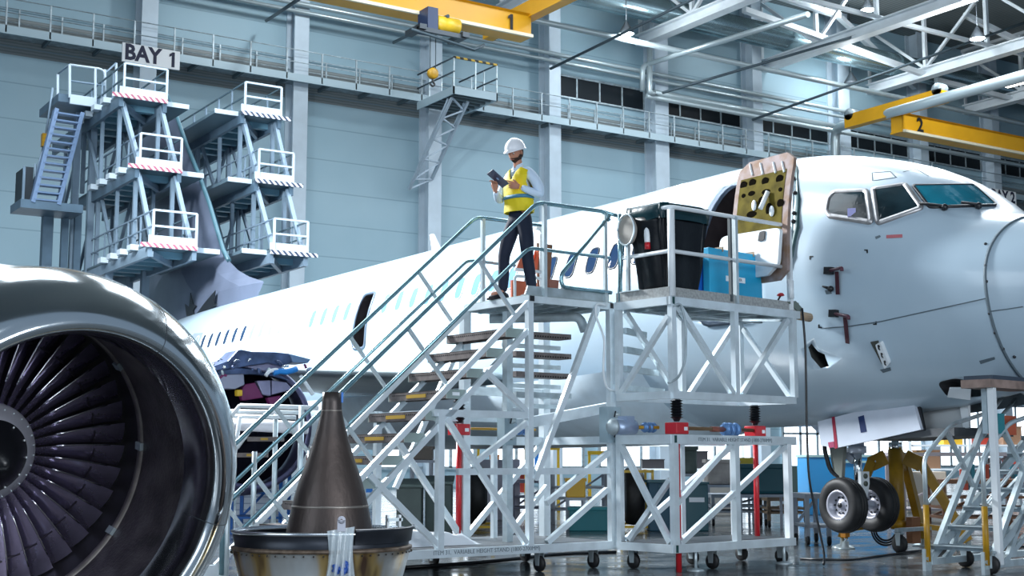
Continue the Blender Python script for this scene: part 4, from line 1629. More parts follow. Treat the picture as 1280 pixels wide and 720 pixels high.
for x, y in ((-1.7, .1), (1.0, .1), (1.0, 1.35), (-1.7, 1.35), (-.3, 1.4), (.2, .08)):
    caster(sa, x, y, .085, .22)


def screw_jack(par, x, y, zt, zb, zbel, name='screw_jack', rx=.1):
    """red column, red gear box and black bellows"""
    MB().tube([(x, y, zb), (x, y, zt - .03)], .033, 14).build('jack_column', RED, par)
    g = MB().box((x - rx, y - .09, zt), (x + rx, y + .09, zt + .13)).build('gear_box', RED, par, bevel=.01)
    MB().box((x + .02, y - .093, zt + .04), (x + .075, y - .09, zt + .08)).build('rating_plate', PAPER, g)
    prof = [(0.03, zt + .14)]
    n = 7
    for k in range(n):
        z = zt + .17 + (zbel - zt - .17) * k / n
        dz = (zbel - zt - .17) / n
        prof += [(.045, z), (.075, z + dz * .5)]
    prof += [(.04, zbel), (0, zbel)]
    MB().lathe(prof, 18, (x, y, 0), smooth=False).build('bellows', BLACK, par)


screw_jack(sa, -.08, WA, 1.50, .3, 1.95)
# transmission shaft with coupling on stand A
MB().tube([(.10, WA + .05, 1.58), (1.1, WA + .05, 1.58)], .014, 8).build('drive_shaft', OCHRE, sa)
cpl = mat('coupling_blue', (.12, .25, .5), .35, .4)
MB().tube([(.55, WA + .05, 1.58), (.68, WA + .05, 1.58)], .045, 12).build('shaft_coupling', mat('copper_brown', (.2, .06, .04), .4), sa)
for x in (.74, .82, .90):
    MB().lathe([(0, 0), (.06, 0), (.07, .02), (.06, .05), (0, .05)], 14, (x, WA + .05, 1.58), 'x').build('coupling_disc', cpl, sa)

# ------------------------------------------------------------ stand B
B = lambda p, q, w=.065, h=None, name='frame_bar', m=ALU: pb(p, q, w, h, name, m, sb)
WB, LB = .82, 2.2
ZB = 3.02
for y in (0, WB):
    B((-.02, y, .255), (LB - .08, y, .255), .06, .09, 'base_beam')
    B((-.02, y, 1.44), (LB - .02, y, 1.44), .06, .10, 'side_rail_beam')
    B((0, y, 1.925), (LB, y, 1.925), .06, .085, 'bottom_chord')
    B((-.03, y, ZB - .05), (LB + .12, y, ZB - .05), .06, .09, 'platform_edge')
    for x in (0.02, 1.06, 2.03):
        B((x, y, .3), (x, y, 1.4), .075 if y == 0 else .065, name='lower_post', m=ALU if x < 2 else WHITEM)
    for x in (.02, 1.1, 2.2):
        B((x, y, 1.96), (x, y, ZB - .08), .07, name='upper_post')
    B((.13, y, ZB - .1), (1.04, y, 1.97), .06, name='diagonal_brace')
    B((1.2, y, 1.97), (2.1, y, ZB - .12), .06, name='diagonal_brace')
    B((.11, y, .32), (2.0, y, 1.39), .06, name='diagonal_brace')
    if y == 0:
        B((.05, y + .02, .72), (1.0, y + .02, 1.39), .055, name='diagonal_brace')
for x in (0, LB - .1):
    B((x, 0, .255), (x, WB, .255), .06, .09, 'base_beam')
for x in (0, LB - .04):
    B((x, 0, 1.44), (x, WB, 1.44), .06, .10, 'side_rail_beam')
    B((x, 0, 1.925), (x, WB, 1.925), .06, .085, 'bottom_chord')
for x in (0, LB + .1):
    B((x, 0, ZB - .05), (x, WB, ZB - .05), .06, .09, 'platform_edge')
B((-.0, WB - .04, 1.96), (-.0, .03, 2.80), .055, name='diagonal_brace')
B((LB, .06, 1.97), (LB, WB - .06, 2.85), .055, name='diagonal_brace')
B((.0, WB - .04, 1.38), (.0, .05, .32), .06, name='diagonal_brace')
B((.01, WB - .15, .33), (.01, .05, 1.0), .055, name='diagonal_brace')
MB().box((0, .03, .28), (LB - .1, WB, .305)).build('base_plate', mat('chequer_grey', (.07, .08, .09)), sb)
MB().box((-.02, .0, ZB - .005), (LB + .14, WB, ZB + .105)).build('platform_deck', mat('grey_speckled_deck', (.38, .40, .40), .8, var=.25, vscale=30), sb)
for k in range(5):
    B((.3 + k * .42, .03, ZB - .07), (.3 + k * .42, WB - .03, ZB - .07), .04, .06, 'deck_joist', GALVD)
B((.05, .4, ZB - .12), (2.1, .4, ZB - .12), .05, .03, 'deck_joist', GALVD)
B((.05, .05, ZB - .12), (1.1, WB, ZB - .12), .03, .03, 'deck_tie', GALV)
B((1.1, WB, ZB - .12), (2.2, .05, ZB - .12), .03, .03, 'deck_tie', GALV)
text_mesh('stencil_lettering', 'ITEM 31.  VARIABLE HEIGHT STAND (1800-2700MM)', .058, basis((1.05, -.032, 1.44), (1, 0, 0), (0, 0, 1)), mat('stencil_grey', (.2, .3, .3)), sb, depth=.001)
for z in (.255, 1.44, 2.97):
    MB().box((.0, -.036, z - .04), (.035, -.031, z + .04)).build('end_plug', mat('plug_dark_green', (.01, .06, .06), .5), sb)
# posts and rails of the platform
MB().tube([(.03, 0, ZB), (.03, 0, 4.0)], .042, 14).build('railing_post', WHITEM, sb)
for x, m_ in ((1.14, GALV), (2.17, WHITEM)):
    MB().beam((x, 0, ZB), (x, 0, 4.05), .045, .06).build('railing_post', m_, sb)
MB().beam((1.05, -.0, ZB + .02), (1.05, -.0, 4.02), .03, .04).build('railing_post', mat('post_dark', (.08, .1, .11), .5), sb)
MB().tube([(.02, WB - .05, 4.03), (.02, .0, 4.03), (2.14, .0, 4.06), (2.17, .0, 3.4)], .024, 12, bend=.08).build('top_rail', WHITEM, sb)
MB().tube([(.02, WB - .05, 3.53), (.02, 0, 3.53), (2.17, 0, 3.54)], .024, 12, bend=.05).build('mid_rail', WHITEM, sb)
MB().tube([(.0, WB - .05, ZB), (.0, WB - .05, 4.05)], .024, 12).build('railing_post', TUBE, sb)
# white foam sleeve on the far post
MB().tube([(2.15, -.03, 3.16), (2.15, -.03, 3.38)], .035, 10).build('foam_sleeve', WHITEM, sb)
# timber bumpers that face the aircraft
MB().tube([(LB + .1, .05, 2.98), (LB + .38, .02, 2.96)], .055, 12).build('timber_bumper', WOOD, sb)
MB().prism([(LB - .1, -.02, ZB + .1), (LB + .05, -.02, ZB + .12), (LB + .2, -.02, ZB + .03), (LB + .12, -.02, ZB - .02)], (0, .6, 0)).build('rubber_fender', mat('fender_green_grey', (.16, .20, .18), .6), sb)
for x, y in ((.13, .05), (2.0, .45)):
    screw_jack(sb, x, y, 1.495, .0 if x == .13 else .3, 1.88)
MB().tube([(2.1, .05, .3), (2.1, .05, 1.4)], .033, 12).build('jack_column', mat('jack_dull_red', (.28, .02, .03), .4), sb)
# drive line: motor, couplings, shaft
MB().tube([(-.55, .35, 1.57), (-.25, .35, 1.57)], .085, 18).box((-.42, .28, 1.62), (-.30, .42, 1.69)).build('electric_motor', mat('motor_blue_grey', (.35, .45, .62), .35, .4), sb)
MB().lathe([(0, -.03), (.07, -.03), (.09, 0), (.09, .02), (0, .02)], 18, (-.58, .35, 1.57), 'x').build('motor_fan_cover', GALVD, sb)
MB().tube([(-.25, .3, 1.57), (.0, .2, 1.57)], .02, 8).build('drive_shaft', OCHRE, sb)
for x in (-.18, -.11, -.05):
    MB().lathe([(0, 0), (.05, 0), (.06, .02), (.05, .045), (0, .045)], 14, (x, .26, 1.57), 'x').build('coupling_disc', cpl, sb)
MB().tube([(.2, .2, 1.57), (1.9, .4, 1.57)], .022, 8).build('drive_shaft', mat('shaft_brown', (.12, .07, .03), .4), sb)
MB().tube([(1.0, .3, 1.57), (1.25, .33, 1.57)], .032, 10).build('shaft_coupling', mat('copper_brown', (.2, .06, .04)), sb)
for x in (1.28, 1.36, 1.46):
    MB().lathe([(0, 0), (.07, 0), (.085, .025), (.07, .06), (0, .06)], 16, (x, .34, 1.57), 'x').build('coupling_disc', cpl, sb)
for x, y in ((.12, .72), (.75, .1), (1.1, .7), (2.0, .1), (2.0, .7)):
    caster(sb, x, y, .085, .22)
for x in (.35, 1.92):
    MB().tube([(x, -.0, .03), (x, 0, .25)], .02, 10).lathe([(0, 0), (.1, 0), (.09, .02), (.03, .035), (0, .035)], 18, (x, 0, 0)).build('levelling_foot', GALV, sb)
# rear step panels seen through the frame
for k in range(4):
    z = 2.70 - .22 * k
    B((.12, WB + .0, z), (.12 + .45 + .1 * k, WB + .1, z - .02), .05, .07, 'cross_step', GALV)
MB().tube([(.0, -.03, 2.9), (.12, -.05, 2.95), (.2, -.05, 2.7), (.18, -.05, 2.3), (.05, -.05, 2.1), (-.1, -.04, 2.05)], .013, 8, bend=.1).build('cable', GALVD, sb)
# shelf beam under stand A/B, diagonal white box beam towards the back
pb((.3, .55, 1.62), (1.95, .9, 1.86), .1, .12, 'lift_arm', ALU, sa)
# black cable hanging down from the platform end
MB().tube([(2.32, -.06, 3.05), (2.34, -.08, 2.6), (2.32, -.08, 1.6), (2.30, -.1, 1.0), (2.42, -.1, .6), (2.30, -.3, .1), (2.0, -.5, .02)], .014, 8, bend=.2).build('black_cable', BLACK, sb)

# ------------------------------------------------------------ things on the platforms
# black plastic sheeting over a bin
pts_t = [(.03, .02), (.80, .02), (.80, .52), (.03, .52)]
random.seed(11)


def crumple(z0, z1, f, nz, nseg, seed, amp, cx=.3, cy=.28):
    vs = []
    for i in range(nz + 1):
        q = i / nz
        z = z0 + (z1 - z0) * q
        hx, hy = f(q)
        for k in range(nseg):
            a = 2 * PI * k / nseg
            ca, sa_ = math.cos(a), math.sin(a)
            e = .22
            px = math.copysign(abs(ca) ** e, ca) * hx
            py = math.copysign(abs(sa_) ** e, sa_) * hy
            fold = noise.noise(V((k * .55 + seed, q * 1.5, seed))) * amp + .5 * amp * math.sin(k * 1.7 + seed) * (1 - q * .5)
            px *= 1 + fold
            py *= 1 + fold
            vs.append(V((cx + px, cy + py, z + .02 * noise.noise(V((k * .4, q * 3, seed + 5))))))
    fs = []
    for i in range(nz):
        for k in range(nseg):
            a = i * nseg + k
            b = i * nseg + (k + 1) % nseg
            fs.append((a, b, b + nseg, a + nseg))
    fs.append(tuple(reversed(range(nseg))))
    return vs, fs


BAG = mat('black_plastic_sheet', (.003, .005, .008), .33, 0, spec=.35, bump=.35, bscale=9)
BAGT = mat('dark_teal_plastic_sheet', (.002, .03, .04), .3, 0, spec=.4, bump=.3, bscale=9)
bag = thing('waste_bag', 'big black plastic bag hung inside the corner railings of the work platform', 'bag', FB.wor((.4, .38, ZB + .1)), YB)
vs, fs = crumple(0, .84, lambda q: (.27 + .13 * q, .22 + .07 * q), 14, 64, 3, .075, 0, 0)
fs.append(tuple(14 * 64 + k for k in range(64)))
MB().add(vs, fs, True).build('bag_body', BAG, bag)
vs, fs = crumple(.80, .98, lambda q: (.42 - .04 * abs(q - .5), .31), 5, 64, 9, .05, 0, 0)
MB().add(vs, fs[:-1] + [tuple(5 * 64 + k for k in range(64))], True).build('folded_cuff', BAGT, bag)
# blue board / case with white label
bb = thing('blue_panel_case', 'flat bright blue case with a small white label leaning behind the platform railing', 'case', FB.wor((FB.ony(886, 304, .35).x, .35, ZB + .105)), YB)
wx = FB.ony(952, 317, .35).x - FB.ony(886, 304, .35).x
MB().box((0, 0, 0), (wx, .10, .60)).build('case_body', BLUEP, bb, bevel=.008)
MB().box((-.06, .12, 0), (.15, .3, .5)).build('case_flap', mat('deep_blue_plastic', (.01, .12, .5), .35), bb)
MB().box((wx * .30, -.006, .22), (wx * .66, .0, .285)).build('white_label', PAPER, bb)
text_mesh('label_lettering', 'CYLINDER', .05, basis((wx * .48, -.007, .252), (1, 0, 0), (0, 0, 1)), INKM, bb, depth=.001)
for x in (.18, .62):
    MB().box((x * wx / .75, -.008, .57), (x * wx / .75 + .02, .11, .63)).build('case_clip', WOOD, bb)
# red capped tool
tt = FB.ony(971, 377, .25)
t = thing('red_knob_tool', 'small black tool with a red mushroom knob at the platform end', 'tool', FB.wor((tt.x, .25, ZB + .105)), YB)
MB().tube([(0, 0, .02), (.08, 0, .11)], .012, 8).build('tool_shaft', BLACK, t)
MB().lathe([(0, .045), (.03, .04), (.05, .01), (.03, 0), (0, 0)], 14, (.08, 0, .10)).build('red_knob', RED, t)
# beige oval panel, bottle and white sheet left of the bag
ov = FB.onx(789, 284, 0)
t = thing('oval_cover_panel', 'beige oval cover panel with a pale tube rim left of the black bag', 'panel', FB.wor((-.02, .62, ZB + .06)), YB)
MB().add([V((-.02 + .0, .12 * math.cos(a), .76 + .17 * math.sin(a))) for a in [2 * PI * k / 28 for k in range(28)]] + [V((.03, .12 * math.cos(a), .76 + .17 * math.sin(a))) for a in [2 * PI * k / 28 for k in range(28)]],
         [tuple(range(28)), tuple(reversed(range(28, 56)))] + [(k, (k + 1) % 28, 28 + (k + 1) % 28, 28 + k) for k in range(28)]).build('oval_plate', mat('beige_plate', (.36, .34, .31), .6), t)
MB().tube([V((-.03, .13 * math.cos(a), .76 + .18 * math.sin(a))) for a in [2 * PI * k / 28 for k in range(29)]], .012, 8).build('tube_rim', GALV, t)
MB().beam((.0, 0, 0.04), (.0, 0, .6), .04).build('support_post', GALV, t)
MB().box((-.03, -.2, 0.04), (.03, .12, .05)).build('foot_plate', GALV, t)
t = thing('spray_bottle', 'small white bottle with a red band in front of the beige oval panel', 'bottle', FB.wor((.03, .36, 3.53 + .06)), YB)
MB().lathe([(0, .0), (.035, 0), (.035, .08), (.0, .08)], 14, (0, 0, 0)).build('red_band', RED, t)
MB().lathe([(.035, .0), (.04, .08), (.038, .14), (.02, .17), (0, .17)], 14, (0, 0, .08)).build('bottle_body', WHITEM, t)
# ------------------------------------------------------------ foreground engine
dF = FPX * .775 / 190
rF = ray(-22, 565)
PF = C0 + rF * (dF / rF.dot(CF))
eng = thing('jet_engine', 'huge jet engine intake with polished chrome lip at the left foreground, fan blades showing', 'jet engine', (PF.x, PF.y, PF.z))
# engine axis: forward = -Y, slightly nose down
Me = Matrix.Rotation(math.radians(11.5), 4, 'Z') @ Matrix.Rotation(math.radians(13), 4, 'X')
LIP = 1.0      # lip front ahead of the fan


def ep(mb, name, m, par=None, droop=True):
    # local: y positive is rearwards, 0 = fan plane
    return mb.xf(Me if droop else Matrix.Identity(4)).build(name, m, par or eng)


chm = bpy.data.materials.new('polished_intake_lip')
chm.use_nodes = True
_nt = chm.node_tree
_b = _nt.nodes['Principled BSDF']
_b.inputs['Metallic'].default_value = 1
_b.inputs['Base Color'].default_value = (.66, .70, .72, 1)
_tc = _nt.nodes.new('ShaderNodeTexCoord')
_nz = _nt.nodes.new('ShaderNodeTexNoise')
_nz.inputs['Scale'].default_value = 5
_nz.inputs['Detail'].default_value = 6
_nt.links.new(_tc.outputs['Object'], _nz.inputs['Vector'])
_r = _nt.nodes.new('ShaderNodeMapRange')
_r.inputs['To Min'].default_value = .06
_r.inputs['To Max'].default_value = .22
_nt.links.new(_nz.outputs['Fac'], _r.inputs['Value'])
_nt.links.new(_r.outputs['Result'], _b.inputs['Roughness'])
_bp = _nt.nodes.new('ShaderNodeBump')
_bp.inputs['Strength'].default_value = .25
_bp.inputs['Distance'].default_value = .03
_n3 = _nt.nodes.new('ShaderNodeTexNoise')
_n3.inputs['Scale'].default_value = 2.2
_nt.links.new(_tc.outputs['Object'], _n3.inputs['Vector'])
_nt.links.new(_n3.outputs['Fac'], _bp.inputs['Height'])
_nt.links.new(_bp.outputs['Normal'], _b.inputs['Normal'])
y0 = -LIP
lipprof = [(.965, y0 + .74), (.985, y0 + .6), (1.0, y0 + .47), (1.002, y0 + .37), (.988, y0 + .27), (.967, y0 + .195), (.938, y0 + .13), (.90, y0 + .072), (.865, y0 + .034), (.83, y0 + .008), (.80, y0), (.782, y0 + .016), (.768, y0 + .045),
           (.755, y0 + .09), (.745, y0 + .15), (.738, y0 + .20), (.735, y0 + .27)]
lipprof = [(r * (1 + .022 * min(1, max(0, (r - .8) / .15))), y) for r, y in lipprof]
ep(MB().lathe(lipprof, 128, axis='y'), 'intake_lip', chm)
ep(MB().lathe([(.985, y0 + .74), (.965, y0 + 1.0), (.94, y0 + 1.4), (.93, y0 + 2.2), (.9, y0 + 3.0), (.85, y0 + 3.0), (.85, y0 + 2.0), (.8, .3)], 96, axis='y'), 'nacelle_cowl', mat('nacelle_white', (.55, .6, .65), .3, coat=.3))
DK = mat('intake_liner_dark', (.09, .08, .085), .38, .5, var=.5, vscale=7, bump=.2, bscale=60)
ep(MB().lathe([(.735, y0 + .27), (.737, y0 + .42), (.745, y0 + .6), (.762, y0 + .74), (.768, y0 + .76)], 96, axis='y'), 'intake_barrel', DK)
ep(MB().lathe([(.768, y0 + .755), (.758, y0 + .758), (.758, y0 + .80), (.78, y0 + .805)], 96, axis='y'), 'casing_ring', mat('casing_ring_grey', (.22, .20, .19), .5, .3, var=.3, vscale=9))
ep(MB().lathe([(.78, y0 + .80), (.785, .2), (.785, .6), (.2, .6)], 96, axis='y'), 'fan_casing', mat('fan_case_black', (.012, .011, .013), .45))
for k in range(10):
    a = 2 * PI * k / 10 + .2
    ep(MB().box((-.02, y0 + .752, -.012), (.02, y0 + .805, .012)).xf(Matrix.Rotation(a, 4, 'Y') @ Matrix.Translation((0, 0, .757))), 'ring_clip', GALVD)
# seams of the lip: three joints
for a in (math.radians(-64), math.radians(10), math.radians(150)):
    pts = []
    for r, y in lipprof[1:-1]:
        pts.append(V((r * 1.0 * math.cos(-a), y, r * math.sin(-a))))
    ep(MB().tube(pts, .0022, 4), 'lip_seam', mat('seam_dark', (.03, .04, .05), .6))
# fan disc: blades
BL = mat('titanium_blade', (.62, .56, .82), .27, .95, var=.35, vscale=3, rvar=.08)
EDGE = mat('blade_glint_metal', (.75, .76, .8), .18, 1.0)  # brighter metal puts the lit slivers into the blade edges
NB = 38
bv, bf = [], []
nr = 12
nc = 5
for i in range(nr + 1):
    q = i / nr
    r = .245 + (.772 - .245) * q
    tw = math.radians(32 + 33 * q ** .8)       # stagger from axial
    ch = .085 + .05 * q
    lean = .04 * q * q
    for j in range(nc):
        c = (j / (nc - 1) - .5) * ch
        camber = .012 * (1 - (2 * j / (nc - 1) - 1) ** 2)
        y = c * math.cos(tw) - camber * math.sin(tw)
        t = c * math.sin(tw) + camber * math.cos(tw) + lean
        bv.append(V((t, y, r)))
for i in range(nr):
    for j in range(nc - 1):
        a = i * nc + j
        bf.append((a, a + 1, a + 1 + nc, a + nc))
off = len(bv)
bv2 = [p + V((.004, .003, 0)) for p in bv]
bfull = bf + [tuple(reversed([off + x for x in f])) for f in bf]
bme = None
for k in range(NB):
    Rk = Matrix.Rotation(2 * PI * k / NB + .05, 4, 'Y')
    if bme is None:
        mb = MB().add(bv + bv2, bfull, True)
        o = mb.build('fan_blade', BL, eng)
        lead = MB().tube([bv[i * nc] + V((0, -.002, 0)) for i in range(3, nr - 1)], .0045, 6).build('blade_edge_glint', EDGE, o)
        i5 = 8
        mid = (bv[i5 * nc] + bv[i5 * nc + nc - 1]) / 2
        cl = MB().box((-.035, -.022, -.005), (.035, .022, .005)).xf(Matrix.Translation(mid) @ Matrix.Rotation(.3, 4, 'Z')).build('midspan_damper', mat('damper_dark', (.10, .09, .12), .3, .9), o)
        bme = (o, lead, cl)
        o.matrix_local = Me @ Rk
    else:
        o = bme[0].copy()
        COL.objects.link(o)
        o.parent = eng
        o.matrix_local = Me @ Rk
        for ch_ in bme[1:]:
            c = ch_.copy()
            COL.objects.link(c)
            c.parent = o
ep(MB().lathe([(.262, .06), (.262, -.03), (.252, -.06), (.20, -.10), (.19, -.105)], 64, axis='y'), 'spinner_ring', mat('spinner_ring_grey', (.42, .43, .50), .38, .5, var=.1, vscale=5))
sp = ep(MB().lathe([(.19, -.105), (.17, -.13), (.13, -.19), (.07, -.26), (.02, -.30), (0, -.305)], 48, axis='y'), 'spinner_cone', mat('spinner_black', (.008, .009, .012), .3))
for k in range(28):
    a = 2 * PI * k / 28
    ep(MB().ball((.240 * math.cos(a), -.070, .240 * math.sin(a)), .0055, 6), 'ring_rivet', GALV)
for k in range(12):
    a = 2 * PI * k / 12
    ep(MB().ball((.178 * math.cos(a), -.123, .178 * math.sin(a)), .006, 6), 'cone_screw', WHITEM)
# white comma mark on the cone
mk = MB()
prof_ = lambda r: -.105 - (.19 - r) / .19 * .20
vs = []
for i in range(13):
    a = math.radians(75 - 60 * i / 12)
    w = .006 + .022 * math.sin(PI * i / 12) ** .8
    rr = .075 + .03 * i / 12
    for r in (rr - w, rr + w):
        vs.append(V((r * math.cos(a), prof_(r) - .012, r * math.sin(a))))
mk.add(vs, [(2 * i, 2 * i + 1, 2 * i + 3, 2 * i + 2) for i in range(12)])
ep(mk, 'spiral_mark', WHITEM, None)

# ------------------------------------------------------------ exhaust cone in an open nozzle ring
dR = 6.5
rr = ray(403, 662)
PR = C0 + rr * (dR / rr.dot(CF))
Rr = 112 / FPX * dR
zr = PR.z
noz = thing('exhaust_nozzle_ring', 'stained metal exhaust nozzle ring standing on the floor before the stairs', 'nozzle', (PR.x, PR.y, 0))
NZ = bpy.data.materials.new('nozzle_stained_metal')
NZ.use_nodes = True
_nt = NZ.node_tree
_b = _nt.nodes['Principled BSDF']
_b.inputs['Metallic'].default_value = .75
_b.inputs['Roughness'].default_value = .35
_tc = _nt.nodes.new('ShaderNodeTexCoord')
_wv = _nt.nodes.new('ShaderNodeTexNoise')
_wv.inputs['Scale'].default_value = 2.4
_wv.inputs['Detail'].default_value = 3
_mp = _nt.nodes.new('ShaderNodeMapping')
_mp.inputs['Scale'].default_value = (2, 2, .5)
_nt.links.new(_tc.outputs['Object'], _mp.inputs['Vector'])
_nt.links.new(_mp.outputs['Vector'], _wv.inputs['Vector'])
_cr = _nt.nodes.new('ShaderNodeValToRGB')
_e = _cr.color_ramp.elements
_e[0].position = .43
_e[0].color = (.10, .06, .04, 1)
_e[1].position = .58
_e[1].color = (.42, .43, .42, 1)
_x = _e.new(.49)
_x.color = (.42, .30, .12, 1)
_x = _e.new(.75)
_x.color = (.55, .60, .62, 1)
_nt.links.new(_wv.outputs['Fac'], _cr.inputs['Fac'])
_nt.links.new(_cr.outputs['Color'], _b.inputs['Base Color'])
dkm = mat('nozzle_inner_dark', (.03, .035, .045), .35, .6, var=.4, vscale=4)
rim = mat('rim_bright', (.75, .8, .85), .2, .9)
MB().lathe([(Rr * .50, .0), (Rr * .985, zr - .085), (Rr * .97, zr - .085), (Rr * .48, .0)], 72).build('outer_cowl', NZ, noz)
MB().lathe([(Rr * .985, zr - .09), (Rr * 1.0, zr - .088), (Rr * 1.0, zr - .075), (Rr * .96, zr - .07)], 72).build('riveted_flange', mat('flange_brown', (.16, .12, .09), .5, .5, var=.5, vscale=20), noz)
MB().lathe([(Rr * .955, zr - .085), (Rr * .985, zr - .012), (Rr * .97, zr - .012), (Rr * .90, zr - .11), (Rr * .5, .02)], 72).build('inner_sleeve', dkm, noz)
MB().lathe([(Rr * .96, zr - .008), (Rr * .99, zr - .012), (Rr * 1.005, zr), (Rr * .985, zr + .006)], 72).build('sleeve_rim', rim, noz)
for k in range(60):
    a = 2 * PI * k / 60
    MB().ball((Rr * .995 * math.cos(a), Rr * .995 * math.sin(a), zr - .10), .005, 6).build('rivet', mat('rivet_dark', (.05, .045, .04), .5, .6), noz)
# raised lip segment on the right
ca = math.atan2(-(PR.y), -(PR.x))
MB().lathe([(Rr * .99, zr - .05), (Rr * 1.01, zr + .005), (Rr * 1.03, zr + .012), (Rr * 1.0, zr + .02), (Rr * .97, zr - .04)], 30, a0=ca + .35, a1=ca + 1.6).build('raised_lip', dkm, noz)
MB().lathe([(Rr * 1.03, zr + .008), (Rr * 1.04, zr + .015), (Rr * 1.03, zr + .02)], 10, a0=ca + 1.35, a1=ca + 1.75).build('lip_highlight_strip', rim, noz)
# small bracket pair on the right of the rim
bx = C0 + ray(484, 656) * ((dR + .12) / ray(484, 656).dot(CF))
for dx_ in (0, .05):
    MB().box((bx.x - PR.x + dx_, bx.y - PR.y - dx_ * .6, zr - .06), (bx.x - PR.x + dx_ + .012, bx.y - PR.y - dx_ * .6 + .02, zr + .065)).build('rim_bracket', WHITEM, noz)
MB().box((bx.x - PR.x - .01, bx.y - PR.y - .03, zr + .035), (bx.x - PR.x + .07, bx.y - PR.y - .02, zr + .05)).build('rim_bracket', GALV, noz)
# cone: narrow end up
ck = dR / FPX
top_u, bot_u = 414.5, 409.5
rc = ray(412, 667)
PC = C0 + rc * (dR / rc.dot(CF))
zt_ = (C0 + ray(414, 491) * (dR / ray(414, 491).dot(CF))).z
hz = zt_
cone = thing('exhaust_cone', 'tall dark brown metal exhaust cone standing inside the nozzle ring', 'exhaust cone', (PC.x, PC.y, 0))
CM = mat('burnt_cone_metal', (.075, .058, .052), .42, .6, var=.4, vscale=3, bump=.15, bscale=30, stretch=(1, 1, .4), col2=(.06, .055, .055))
prof = [(57 * ck, .42)]
for v_, wpx in ((667, 54.5), (650, 51.5), (630, 47.3), (615, 43.6), (600, 39.2), (585, 33.6), (570, 28.3), (555, 23.6), (540, 19.2), (530, 16.6), (520, 14.4), (513, 13), (504, 12.3), (491, 11.9)):
    prof.append((wpx * ck, CAM_H + ck * (576.4 - v_) * 1.012))
hz = prof[-1][1]
MB().lathe([(0, .42)] + prof, 56).lathe([(prof[-1][0], hz), (prof[-1][0] * .93, hz), (prof[-1][0] * .9, hz - .15), (0, hz - .2)], 56).build('cone_shell', CM, cone)
zl = CAM_H + ck * (576.4 - 632) * 1.012
MB().lathe([(47.8 * ck, zl - .006), (48.6 * ck, zl), (47.5 * ck, zl + .006)], 56).build('weld_seam', mat('weld_grey', (.22, .20, .18), .4, .6), cone)
zl = CAM_H + ck * (576.4 - 514) * 1.012
MB().lathe([(13.2 * ck, zl - .004), (13.8 * ck, zl), (12.9 * ck, zl + .004)], 40).build('weld_seam', mat('weld_grey', (.2, .2, .2)), cone)
MB().lathe([(0, .30), (60 * ck, .30), (60 * ck, .42), (0, .42)], 40).build('cone_base', dkm, cone)
MB().beam((10.6 * ck, -6 * ck, hz - .05), (10.9 * ck, -6 * ck, hz - .0), .012).build('blue_tape', mat('tape_blue', (.05, .2, .6), .5), cone)
for k in range(3):
    a = 2 * PI * k / 3
    MB().beam((.0, .0, .3), (Rr * .62 * math.cos(a), Rr * .62 * math.sin(a), .28), .05).build('support_strut', dkm, cone)
# hanging plastic bag with blue parts
rb = ray(426, 664)
PB = C0 + rb * ((dR - Rr * .98) / rb.dot(CF))
pbag = thing('clear_plastic_bag', 'clear plastic bag with blue plugs hanging on the rim of the nozzle ring', 'bag', (PB.x, PB.y, PB.z), -YAW)
vs = []
nn = 22
for i in range(11):
    q = i / 10
    for k in range(nn + 1):
        s_ = k / nn - .5
        wv_ = .062 * (1 - .15 * math.sin(PI * q)) + .004 * q
        x = s_ * 2 * wv_
        y = .012 * math.sin(k * 1.1 + q * 3) * (.4 + q) - .035 * math.sin(PI * (s_ + .5)) * (.2 + .8 * q)
        z = .01 - .22 * q + .02 * s_ * (1 - q)
        vs.append(V((x, y, z)))
fs = [(i * (nn + 1) + k, i * (nn + 1) + k + 1, (i + 1) * (nn + 1) + k + 1, (i + 1) * (nn + 1) + k) for i in range(10) for k in range(nn)]
back = [p * 1 for p in vs]
back = [V((p.x, abs(p.y) * .4 + .01, p.z)) for p in back]
o_ = len(vs)
fs2 = [tuple(reversed([o_ + x for x in f])) for f in fs]
side = []
for i in range(10):
    for k in (0, nn):
        a = i * (nn + 1) + k
        b = (i + 1) * (nn + 1) + k
        side.append((a, b, o_ + b, o_ + a))
bot = [(10 * (nn + 1) + k, 10 * (nn + 1) + k + 1, o_ + 10 * (nn + 1) + k + 1, o_ + 10 * (nn + 1) + k) for k in range(nn)]
MB().add(vs + back, fs + fs2 + side + bot, True).build('bag_film', mat('clear_film', (.75, .86, .92), .18, alpha=.42, coat=.6), pbag)
random.seed(5)
for k in range(9):
    MB().tube([(random.uniform(-.03, .035), random.uniform(-.02, .0), -.185 + random.uniform(-.01, .03))] * 1 + [(random.uniform(-.03, .035), random.uniform(-.02, .0), -.16 + random.uniform(-.01, .03))], .012, 8).build('blue_plug', mat('plug_blue', (.02, .08, .35), .4), pbag)
MB().lathe([(.006, -.004), (.018, -.004), (.018, .004), (.006, .004)], 16, (.004, -.01, .05), 'y').box((-.014, -.014, .0), (.022, -.006, .05)).build('hanger_tab', mat('tab_lilac', (.5, .52, .6), .5), pbag)
MB().tube([(0, -.01, .03), (0, -.012, -.1)], .002, 5).build('string', WHITEM, pbag)
